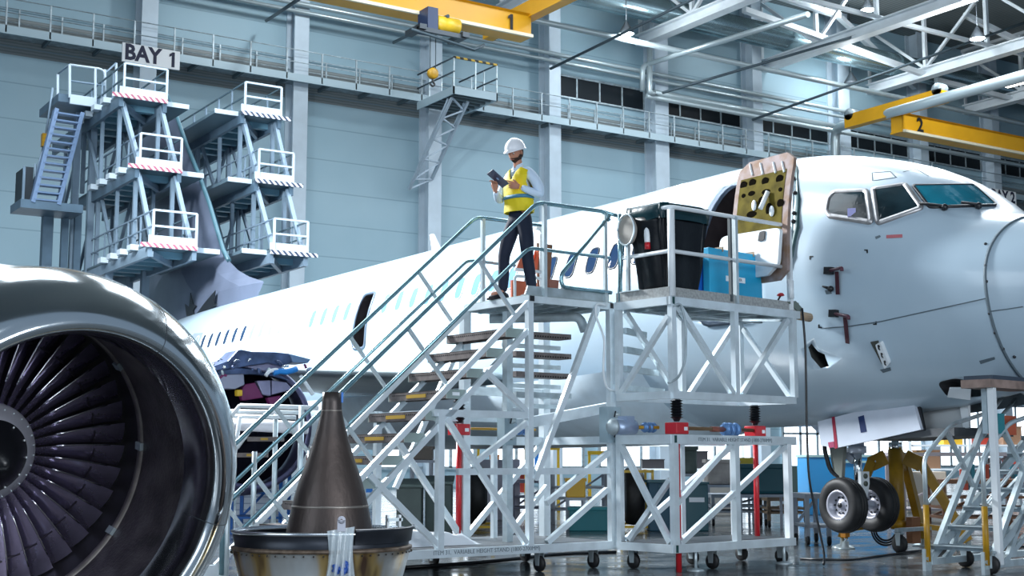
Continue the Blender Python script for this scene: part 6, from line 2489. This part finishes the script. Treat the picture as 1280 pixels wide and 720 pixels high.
for y in (0.0, WC):
    Cb((-.06, y, .10), (3.0, y, .10 + 3.06 * .575), .045, .10, 'stringer')
    Cb((-.0, y, .10), (3.0, y, .10), .06, .07, 'base_beam')
    Cb((.3, y, .12), (2.9, y, 1.4), .04, .06, 'frame_bar')
    Cb((.02, y, .10), (1.6, y, 2.0), .055, .07, 'diagonal_leg')
    Cb((.35, y, .10), (1.7, y, 1.75), .045, .06, 'diagonal_leg')
    Cb((3.0, y, .1), (3.0, y, 1.95), .06, name='post')
    MB().tube([(-.04, y, .10), (-.04, y, .72)], .033, 10).build('yellow_post', OCHRE, sc)
    MB().tube([(-.04, y, .70), (-.04, y, 1.25), (.58, y, 1.62), (1.5, y, 1.79), (2.8, y, 2.7)], .025, 10, bend=.12).build('handrail', GALV, sc)
    MB().tube([(.0, y, .74), (1.32, y, 1.52), (2.8, y, 2.35)], .022, 10).build('mid_rail', GALV, sc)
    Cb((.45, y, 1.55), (.98, y, .92), .045, name='rail_strut')
    Cb((1.5, y, 1.75), (2.0, y, 1.3), .04, name='rail_strut')
for k in range(8):
    x = .0 + k * .355
    z = .285 + k * .203
    tdd = MB().box((x, .02, z - .05), (x + .26, WC - .02, z)).build('tread', mat('tread_steel_grey', (.20, .26, .30), .45, .5, var=.2, vscale=9), sc)
    MB().box((x - .012, .02, z - .012), (x, WC - .02, z + .006)).build('tread_nosing', GALV, tdd)
# vertical white post and upper deck with timber edge
pu = FC.ony(1240, 485, -.02)
Cb((.13, -.05, .1), (.13, -.05, pu.z), .07, .07, 'tall_post', WHITEM)
Cb((.26, .1, 1.5), (.26, .1, pu.z), .06, .06, 'tall_post', GALV)
dz_ = pu.z
MB().box((.02, -.1, dz_), (2.6, .25, dz_ + .09)).build('timber_edge', mat('dirty_timber', (.30, .22, .19), .7, var=.3, vscale=6), sc)
MB().box((.14, -.06, dz_ + .09), (2.6, .28, dz_ + .14)).build('upper_deck', mat('deck_dark_blue', (.05, .07, .10), .5), sc)
MB().box((.30, -.02, 1.50), (.44, .04, 1.72)).build('teal_bracket', mat('bracket_teal', (.02, .22, .26), .4), sc)
MB().box((.75, .3, 1.5), (1.3, .36, 1.72)).build('orange_panel', mat('orange_red_vinyl', (.6, .13, .06)), sc)
for x, y in ((.04, .0), (2.6, 0), (2.6, WC), (.75, WC)):
    caster(sc, x, y, .10, .24)
for y in (0, WC):
    MB().prism([(-.09, y, .0), (.02, y, 0), (.08, y, .2), (-.09, y, .24)], (0, .04, 0)).build('foot_bracket', GALV, sc)

# ------------------------------------------------------------ yellow tripod jack under the nose
JX = AX + .85
jb = onX(1122, 640, JX)
jk = thing('aircraft_jack', 'yellow tripod jack under the aircraft nose behind the nose wheels', 'jack', (jb.x, jb.y, 0))
zt2 = onX(1126, 562, JX).z
MB().tube([(0, 0, .28), (0, 0, zt2)], .10, 24).lathe([(0, .30), (.125, .30), (.125, .38), (.10, .40)], 24).build('jack_cylinder', OCHRE, jk)
MB().tube([(0, 0, zt2), (0, 0, zt2 + .10)], .09, 16).tube([(0, 0, zt2 + .1), (0, 0, 1.70)], .05, 16).build('jack_ram', CHROME, jk)
for k, a in enumerate((math.radians(122), math.radians(-62), math.radians(20))):
    d = V((math.cos(a), math.sin(a), 0))
    LR = (.76, .92, .92)[k]
    lg = MB().beam(d * .13 + V((0, 0, zt2 - .10)), d * .34 + V((0, 0, zt2 - .20)), .07, .2).beam(d * .32 + V((0, 0, zt2 - .15)), d * LR + V((0, 0, .14)), .10, .12).build('jack_leg', OCHRE, jk)
    MB().beam(d * .12 + V((0, 0, .36)), d * (LR - .08) + V((0, 0, .26)), .05, .07).build('lower_strut', OCHRE, jk)
    MB().lathe([(0, 0), (.16, 0), (.14, .03), (.04, .06), (.03, .16), (0, .16)], 20, tuple(d * LR)).build('foot_plate', GALV, lg)
    MB().lathe([(0, -.05), (.02, -.05), (.02, .05), (0, .05)], 10, tuple(d * .3 + V((0, 0, zt2 - .16))), 'y').build('pin', GALV, lg)
# black hose coils at the jack
cc = MB()
for r_ in (.20, .24, .28):
    cc.tube([(-.35 + r_ * math.cos(a), -.1 + .02 * r_, .30 + r_ * .8 * math.sin(a)) for a in [PI + PI * k / 16 for k in range(17)]], .014, 6)
cc.build('hose_coil', BLACK, jk)
MB().box((-.07, -.30, .10), (.10, -.2, .45)).build('tool_can', mat('can_brown', (.25, .11, .05), .5), jk)
for x, y in ((-.55, -.5), (.55, -.3)):
    caster(jk, x, y, .12, .27)
MB().beam((-.6, -.5, .30), (.6, -.32, .30), .06, .05).build('caster_beam', GALVD, jk)

# small bottle jack foot under the nose wheels
fp = onZ(1057, 686, 0)
t = thing('support_stand', 'small orange and steel support stand on the floor under the nose wheel', 'support stand', (fp.x, fp.y, 0))
MB().lathe([(0, 0), (.13, 0), (.12, .02), (.05, .03), (.045, .10), (0, .10)], 24).build('base_disc', GALV, t)
MB().tube([(0, 0, .1), (0, 0, .16)], .022, 12).build('screw', CHROME, t)
MB().box((-.045, -.045, .16), (.045, .045, .24)).build('orange_block', mat('orange_block', (.7, .28, .03), .4), t)

# ------------------------------------------------------------ background equipment under the aircraft
rnd = random.Random(21)


def gz(u, v, z=0):
    p = onZ(u, v, z)
    return V((p.x, p.y, z))


def scale_at(p):
    return (p - C0).dot(CF) / FPX


def place_box(name, u0, u1, vt, vb, depth, m, label, cat, extra=None, group=None, rz=-YAW):
    """box standing on the floor: its foot line is at pixel row vb"""
    a, b = gz(u0, vb), gz(u1, vb)
    w = (b - a).length
    s = scale_at((a + b) / 2)
    h = (vb - vt) * s
    t = thing(name, label, cat, a, math.atan2(b.y - a.y, b.x - a.x), group)
    MB().box((0, 0, .0), (w, depth, h)).build('body', m, t, bevel=.015)
    if extra:
        extra(t, w, h, depth)
    return t


def lid(m):
    def f(t, w, h, d):
        MB().box((-.03, -.03, h), (w + .03, d + .03, h + .05)).build('lid', m, t)
        MB().box((w * .3, -.05, h * .9), (w * .7, -.02, h * .94)).build('handle', m, t)
    return f


def wheelie(t, w, h, d):
    g2 = mat('bin_lid_green', (.10, .14, .13), .5)
    MB().prism([(-.03, -.05, h), (w + .03, -.05, h), (w + .03, d, h + .1), (-.03, d, h + .1)], (0, 0, .04)).build('lid', g2, t)
    for x in (.05, w - .05):
        MB().lathe([(0, -.03), (.1, -.03), (.1, .03), (0, .03)], 16, (x, d + .05, .1), 'x').build('wheel', RUBBER, t)


def lbl(t, w, h, d):
    MB().box((-.02, -.02, h), (w + .02, d + .02, h + .04)).build('lid', TEALP, t)
    MB().box((w * .25, -.012, h * .62), (w * .85, -.002, h * .72)).build('label', PAPER, t)


GREENB = mat('bin_olive_green', (.10, .13, .12), .5, var=.1)
place_box('waste_bin', 495, 526, 610, 668, .6, GREENB, 'olive green wheeled bin standing open behind the nozzle ring', 'bin', wheelie)
place_box('waste_bin', 531, 564, 606, 667, .6, mat('bin_dark_green', (.06, .09, .085), .5), 'dark green wheeled bin right of the olive one behind the stairs', 'bin', wheelie)
place_box('storage_bin', 854, 886, 606, 664, .5, TEALP, 'dark teal storage bin with a pale label behind the work platform', 'bin', lbl)
place_box('storage_bin', 812, 852, 604, 664, .5, mat('bin_teal_blue', (.01, .07, .12), .5), 'dark blue-teal bin left of the labelled bin', 'bin', lid(TEALP))
place_box('tool_crate', 712, 760, 638, 664, .5, mat('crate_teal', (.01, .16, .19), .5), 'low teal plastic crate behind the stair frame', 'crate', lid(mat('crate_teal_lid', (.01, .2, .23), .5)))
place_box('tool_cabinet', 985, 1013, 583, 622, .8, mat('black_green', (.02, .04, .04), .5), 'small black cabinet left of the nose wheel', 'cabinet')
place_box('blue_counter', 1012, 1128, 572, 644, 1.2, mat('bright_blue_panel', (.02, .28, .62), .4), 'long bright blue counter behind the nose wheels', 'counter', lid(mat('counter_top', (.35, .55, .55), .4)))
place_box('workbench_cabinet', 1135, 1185, 590, 641, .8, mat('cream_panel', (.55, .47, .38), .6), 'cream cabinet behind the mobile stairs', 'cabinet')
place_box('white_cabinet', 885, 928, 600, 645, .8, mat('cream_white', (.62, .58, .52), .6), 'cream-white cabinet right of the labelled teal bin', 'cabinet')
place_box('white_cabinet', 600, 650, 575, 650, 1.0, mat('lilac_white', (.58, .58, .66), .6), 'lilac-white cabinet seen through the stair frame', 'cabinet')
place_box('stacked_trays', 294, 338, 590, 662, .8, mat('tray_white', (.72, .78, .86), .5), 'white stacked trays behind a blue rack left of the cone', 'trays', lambda t, w, h, d: [MB().box((-.01, -.012, h * k / 9), (w + .01, .0, h * k / 9 + .012)).build('tray_edge', mat('tray_edge_blue', (.25, .35, .5), .5), t) for k in range(9)])
# dark wheel assemblies in yellow transport frames
for j, (u, v, r_, lab) in enumerate(((596, 628, .42, 'left of the lift column'), (795, 628, .42, 'between the two lift frames'))):
    p = gz(u, 662)
    t = thing('wheel_cradle', 'yellow transport frame holding a dark aircraft wheel, ' + lab, 'wheel cradle', p, -YAW)
    R0 = .52
    MB().lathe([(.28, -.16), (.42, -.17), (R0 - .03, -.14), (R0, -.05), (R0, .05), (R0 - .03, .14), (.42, .17), (.28, .16), (.28, -.16)], 40, (0, .4, R0 + .06), 'x').build('tyre', RUBBER, t)
    MB().lathe([(0, -.12), (.1, -.14), (.12, -.1), (.22, -.1), (.28, -.15), (.28, .15), (0, .1)], 32, (0, .4, R0 + .06), 'x').build('wheel_hub', mat('hub_grey', (.25, .27, .3), .4, .6), t)
    for x in (-.28, .28):
        for y in (-.25, 1.05):
            MB().beam((x, y, .03), (x, y, 1.05), .045).build('frame_post', YEL, t)
        for z in (.06, 1.02):
            MB().beam((x, -.25, z), (x, 1.05, z), .045).build('frame_rail', YEL, t)
    for y in (-.25, 1.05):
        for z in (.06, 1.02):
            MB().beam((-.28, y, z), (.28, y, z), .045).build('frame_rail', YEL, t)


# more stored gear seen between the frames
for (u0, u1, vt, vb, zb_, m_, nm, lb, ct) in ((924, 985, 582, 618, .62, TEALP, 'equipment_case', 'wide dark teal case standing on a trolley behind the work platform', 'case'),
                                        (922, 943, 574, 598, .62, mat('mustard', (.45, .36, .03), .5), 'parts_bin', 'mustard yellow parts bin behind the lift frame', 'bin'),
                                        (884, 925, 576, 606, .62, mat('beige_cloth', (.42, .38, .35), .8, var=.3, bump=.5, bscale=6), 'covered_part', 'beige cloth covered part on a bench behind the lift frame', 'covered part'),
                                        (845, 872, 560, 592, .9, mat('olive_cover', (.14, .18, .16), .6, var=.3), 'covered_drum', 'rounded olive covered part behind the red gear box', 'covered part'),
                                        (708, 732, 600, 622, .62, mat('amber_case', (.7, .40, .03), .4), 'parts_box', 'small amber box on the bench behind the stair frame', 'box'),
                                        (512, 540, 560, 575, .7, mat('brown_case', (.14, .12, .10), .6), 'parts_box', 'small dark brown box behind the stair stringer', 'box')):
    a = onZ(u0, 662 if nm not in ('parts_bin', 'covered_part') else 654, 0)
    dd = (a - C0).dot(CF)
    p0, p1 = C0 + ray(u0, vb) * (dd / ray(u0, vb).dot(CF)), C0 + ray(u1, vt) * (dd / ray(u1, vt).dot(CF))
    wv_ = (p1 - p0).dot(CR)
    hv_ = p1.z - p0.z
    t = thing(nm, lb, ct, p0, -YAW)
    MB().box((0, 0, 0), (wv_, .5, hv_)).build('body', m_, t, bevel=.02 if hv_ < .4 else .06)
    MB().box((-.02, -.02, hv_ * .92), (wv_ + .02, .52, hv_ * 1.0 + .03)).build('lid', m_, t)
    MB().box((-.02, .0, -.05), (wv_ + .02, .52, 0)).build('carrier_board', mat('bench_grey', (.36, .40, .46)), t)
    for x in (.03, wv_ - .03):
        for y in (.03, .49):
            MB().beam((x, y, -p0.z), (x, y, -.05), .045).build('carrier_leg', mat('bench_grey', (.36, .40, .46)), t)


# yellow trestles and white shelving further back
for (u0, u1, vt, vb, lb) in ((572, 600, 556, 600, 'yellow trestle seen through the stair side frame'), (655, 700, 560, 606, 'yellow trestle right of the lower lift mast'), (735, 765, 566, 640, 'tall yellow trestle behind the right stair post')):
    a = gz(u0, 640)
    dd = (a - C0).dot(CF)
    p0, p1 = C0 + ray(u0, vb) * (dd / ray(u0, vb).dot(CF)), C0 + ray(u1, vt) * (dd / ray(u1, vt).dot(CF))
    wv_, hv_ = (p1 - p0).dot(CR), p1.z
    t = thing('yellow_trestle', lb, 'trestle', (p0.x, p0.y, 0), -YAW)
    MB().beam((0, 0, hv_), (wv_, 0, hv_), .09, .09).build('top_beam', YEL, t)
    for x in (.04, wv_ - .04):
        for y in (-.3, .3):
            MB().beam((x, 0, hv_), (x, y, 0), .06).build('leg', YEL, t)
        MB().beam((x, -.2, hv_ * .35), (x, .2, hv_ * .35), .05).build('stretcher', YEL, t)
for (u0, u1, lb) in ((575, 690, 'white open shelving far behind the stair frame'), (770, 930, 'white open shelving far behind the lift frame'), (1140, 1290, 'white open shelving far behind the mobile stairs'), (290, 470, 'white open shelving far behind the exhaust cone')):
    a, b_ = gz(u0, 632), gz(u1, 632)
    wv_ = (b_ - a).length
    t = thing('open_shelving', lb, 'shelving', a, -YAW)
    nb = max(2, int(wv_ / 1.6))
    for k in range(nb + 1):
        for y in (0, .8):
            MB().beam((wv_ * k / nb, y, 0), (wv_ * k / nb, y, 1.9), .07).build('upright', WHITEM, t)
    for z in (.3, .95, 1.6):
        MB().box((0, 0, z), (wv_, .8, z + .05)).build('shelf', WHITEM, t)
random.seed(17)
cc_ = [('red', (.45, .05, .03)), ('yellow', (.7, .42, .03)), ('teal', (.02, .22, .26)), ('blue', (.03, .2, .6)), ('brown', (.3, .17, .1)), ('black', (.03, .03, .035)), ('orange', (.65, .22, .03))]
for k in range(34):
    u = random.choice((random.uniform(577, 680), random.uniform(775, 920), random.uniform(1145, 1270), random.uniform(300, 460)))
    a = gz(u, 632)
    nm_, c_ = cc_[k % 7]
    w_, h_ = random.uniform(.25, .7), random.uniform(.2, .5)
    z_ = random.choice((.35, 1.0, 1.65))
    d_ = V((-math.sin(-YAW), math.cos(YAW), 0)) * .12
    t = thing('storage_box', 'small %s box on the far white shelving under the aircraft' % nm_, 'box', (a.x + d_.x, a.y + d_.y, z_), -YAW, group='%s boxes on the far shelving' % nm_)
    MB().box((0, 0, 0), (w_, .5, h_)).build('body', mat('shelf_box_' + nm_, c_, .5), t)
    MB().box((-.015, -.015, h_), (w_ + .015, .515, h_ + .03)).build('lid', mat('shelf_box_' + nm_, c_), t)


# steel racks/benches
def bench(u0, u1, vt, vb, m, label, name='steel_bench', cat='bench', shelf=2, depth=.9, wheels=False, topm=None):
    a, b = gz(u0, vb), gz(u1, vb)
    w = (b - a).length
    s = scale_at((a + b) / 2)
    h = (vb - vt) * s
    t = thing(name, label, cat, a, math.atan2(b.y - a.y, b.x - a.x))
    MB().box((0, 0, h - .07), (w, depth, h)).build('top', topm or m, t)
    for x in (.03, w - .03):
        for y in (.03, depth - .03):
            MB().beam((x, y, .12 if wheels else 0), (x, y, h - .07), .06).build('leg', m, t)
            if wheels:
                MB().lathe([(0, -.02), (.07, -.02), (.07, .02), (0, .02)], 14, (x, y, .07), 'x').build('wheel', RUBBER, t)
    for k in range(shelf):
        z = .25 + (h - .4) * k / max(1, shelf)
        MB().box((0, 0, z), (w, depth, z + .04)).build('shelf', m, t)
    MB().beam((.03, depth - .03, .25), (w - .03, depth - .03, h - .1), .04).build('brace', m, t)
    return t, w, h


BG = mat('bench_grey', (.36, .40, .46), .45, .3)
bench(890, 960, 618, 658, BG, 'grey wheeled trolley bench behind the work platform base', wheels=True, name='wheeled_trolley', cat='trolley')
bench(960, 1010, 622, 660, mat('bench_brown', (.25, .18, .12), .6), 'brown topped bench left of the nose wheel', wheels=True)
bench(1008, 1040, 618, 682, BG, 'narrow grey wheeled trolley just left of the nose wheel', wheels=True, shelf=1, name='narrow_trolley', cat='trolley')
bench(690, 760, 588, 655, BG, 'grey steel bench seen through the stair frame', shelf=3)
bench(640, 690, 600, 652, mat('bench_violet', (.25, .25, .33), .5), 'violet-grey bench behind the middle mast', shelf=2)
bench(286, 352, 576, 668, mat('rack_blue', (.01, .12, .42), .4), 'blue steel rack left of the exhaust cone', name='blue_rack', cat='rack', shelf=2)
bench(1130, 1290, 566, 655, mat('pink_grey_beam', (.45, .40, .42), .5), 'long pale work bench frame behind the mobile stairs', shelf=1, depth=1.2)
bench(1180, 1290, 600, 668, mat('shelf_brown', (.22, .10, .05), .6), 'brown shelf rack under the mobile stairs', name='shelf_rack', cat='rack', shelf=3)
for k in range(9):
    p = gz(1208 + k * 9, 652)
    s = scale_at(p)
    solo(MB().box((0, 0, .0), (.07, .3, .42 + .1 * (k % 2))), 'binder', [mat('binder_red', (.5, .07, .03), .5), mat('binder_teal', (.03, .25, .32), .5), mat('binder_grey', (.3, .36, .42), .5)][k % 3],
         'upright %s binder in the row beyond the mobile stairs' % ['red', 'teal', 'grey'][k % 3], 'binder', (p.x, p.y, .62), -YAW, group='%s binders beyond the mobile stairs' % ['red', 'teal', 'grey'][k % 3])
# long scaffold rails behind the second engine
for j, (u0, u1, v0, dpt_, r_) in enumerate(((286, 400, 508, 17.5, .03), (286, 395, 516, 17.6, .03))):
    pass
a0_ = C0 + ray(284, 640) * (18.5 / ray(284, 640).dot(CF))
sg = thing('engine_stand', 'white tubular engine stand around the open engine of the aircraft', 'stand', (a0_.x, a0_.y, 0), -YAW)


def loc_of(u, v, dd):
    p = C0 + ray(u, v) * (dd / ray(u, v).dot(CF))
    return PM[sg.name].inverted() @ p


for (u0, v0, u1, v1, dd, r_, nm, m_) in ((300, 507, 398, 510, 18.5, .032, 'top_rail', WHITEM), (284, 514, 380, 516, 18.7, .03, 'top_rail', WHITEM), (284, 520, 370, 522, 18.9, .03, 'mid_rail', WHITEM), (286, 530, 385, 535, 19.5, .09, 'white_roll', mat('white_wrap', (.75, .75, .8), .6)),
                                   (377, 508, 377, 705, 18.5, .04, 'post', GALV), (300, 507, 286, 524, 18.5, .03, 'bent_rail', WHITEM), (345, 512, 345, 700, 19.0, .035, 'post', GALV), (300, 520, 286, 620, 18.6, .03, 'post', WHITEM), (318, 530, 296, 560, 18.6, .03, 'bent_rail', WHITEM)):
    p, q = loc_of(u0, v0, dd), loc_of(u1, v1, dd)
    if q.z < .02:
        q.z = 0.0
    if nm == 'post' and u0 == u1:
        q = V((p.x, p.y, 0))
    MB().tube([p, q], r_, 8).build(nm, m_, sg)
for (u0, u1, v) in ((309, 352, 546), (294, 332, 566)):
    p, q = loc_of(u0, v, 18.2), loc_of(u1, v, 18.2)
    td = MB().box((p.x, p.y, p.z - .06), (q.x, p.y + .22, p.z + .0)).build('tread', TREAD, sg)
    c = (p.x + q.x) / 2
    MB().box((c - .05, p.y - .006, p.z - .045), (c + .05, p.y, p.z - .015)).build('yellow_warning_strip', mat('dull_gold_label', (.45, .28, .03)), td)
for (u, v, c) in ((305, 548, WHITEM), (318, 552, mat('wrap_lilac', (.5, .5, .65), .6)), (332, 560, WHITEM), (341, 550, mat('wrap_red_white', (.6, .25, .22), .6)), (350, 566, WHITEM), (357, 580, mat('wrap_lilac', (.5, .5, .65)))):
    pass
# white plastic sheet lying on the base plate, and a stored wrapped item
pc = FA.wor((-1.45, .28, .305))
vs, fs = [], []
n1, n2 = 26, 14
for i in range(n1 + 1):
    for j in range(n2 + 1):
        x, y = i / n1, j / n2
        edge = min(1, 6 * min(x, 1 - x)) * min(1, 5 * min(y, 1 - y))
        h = edge * (.05 + .12 * (1 - x * .7) + .05 * noise.noise(V((x * 6, y * 4, 1))))
        vs.append(V((x * 1.05, y * .45, max(.004, h))))
fs = [(i * (n2 + 1) + j, (i + 1) * (n2 + 1) + j, (i + 1) * (n2 + 1) + j + 1, i * (n2 + 1) + j + 1) for i in range(n1) for j in range(n2)]
o = solo(MB().add(vs, fs, True), 'plastic_sheet', mat('white_plastic_sheet', (.75, .8, .86), .25, coat=.4, bump=.5, bscale=12), 'crumpled white plastic sheet lying on the stair base plate', 'plastic sheet', pc, YA)
# floor cables
solo(MB().tube([gz(1000, 700) + V((0, 0, .015)), gz(1060, 702) + V((0, 0, .015)), gz(1160, 688) + V((0, 0, .015)), gz(1300, 684) + V((0, 0, .015))], .014, 8, bend=.5), 'floor_cable', BLACK, 'black cable lying across the floor below the nose wheel', 'cable', gz(1000, 700), world=True)
solo(MB().tube([gz(500, 712) + V((0, 0, .02)), gz(600, 705) + V((0, 0, .02)), gz(700, 694) + V((0, 0, .02)), gz(770, 692) + V((0, 0, .02))], .02, 8, bend=.5), 'floor_cable', BLACK, 'thick black hose lying under the stair base', 'hose', gz(500, 712), world=True)
# ------------------------------------------------------------------ lights
world = bpy.data.worlds.new('world')
scene.world = world
world.use_nodes = True
bg = world.node_tree.nodes['Background']
bg.inputs['Color'].default_value = (.55, .75, 1.0, 1)
bg.inputs['Strength'].default_value = .33


def area(name, loc, target, sx, sy, power, col=(.85, .93, 1)):
    l = bpy.data.lights.new(name, 'AREA')
    l.shape = 'RECTANGLE'
    l.size = sx
    l.size_y = sy
    l.energy = power
    l.color = col
    o = bpy.data.objects.new(name, l)
    o.location = loc
    o.rotation_euler = (V(target) - V(loc)).to_track_quat('-Z', 'Y').to_euler()
    COL.objects.link(o)
    return o


for k in range(4):
    area('roof_light', (6 + k * 13, 30, CH_Z - .3), (6 + k * 13, 30, 0), 8, 22, 4200)
area('flood_light', (3, 27, 12), (12.5, 22, 4.5), 3, 3, 9000, (.93, .97, 1))
area('unseen_door_light', (-20, 4, 9), (10, 20, 3), 16, 12, 1700, (.8, .9, 1))  # daylight area added for an open hangar door that is never seen
area('low_fill_light', (5, -9, 3.6), (11.5, 11, 1.6), 9, 3.5, 1300, (.88, .94, 1))  # added low fill from behind the camera for nose underside and stand fronts
area('near_fill_light', (-2, -6, 10), (4, 8, 1.5), 8, 5, 350, (.85, .92, 1))  # added fill from above and behind the camera, no lamp known there

for (u, v, dz_, e) in ((1222, 49, 0, 1100), (1085, 13, 3, 900), (1064, 104, .6, 400), (783, 43, 0, 700), (400, -60, 0, 700)):  # points below the hanging lamps; the last, out of view, has no lamp
    c = onZ(u, v, CH_Z - 1.3 + dz_)
    l = bpy.data.lights.new('lamp_light', 'POINT')
    l.energy = e
    l.shadow_soft_size = .35
    l.color = (.9, .96, 1)
    o = bpy.data.objects.new('lamp_light', l)
    o.location = c
    COL.objects.link(o)

vs = scene.view_settings
scene.display_settings.display_device = 'sRGB'
vs.view_transform = 'Standard'
vs.look = 'None'
vs.exposure = 0.12
vs.gamma = 1.0
vs.use_curve_mapping = False
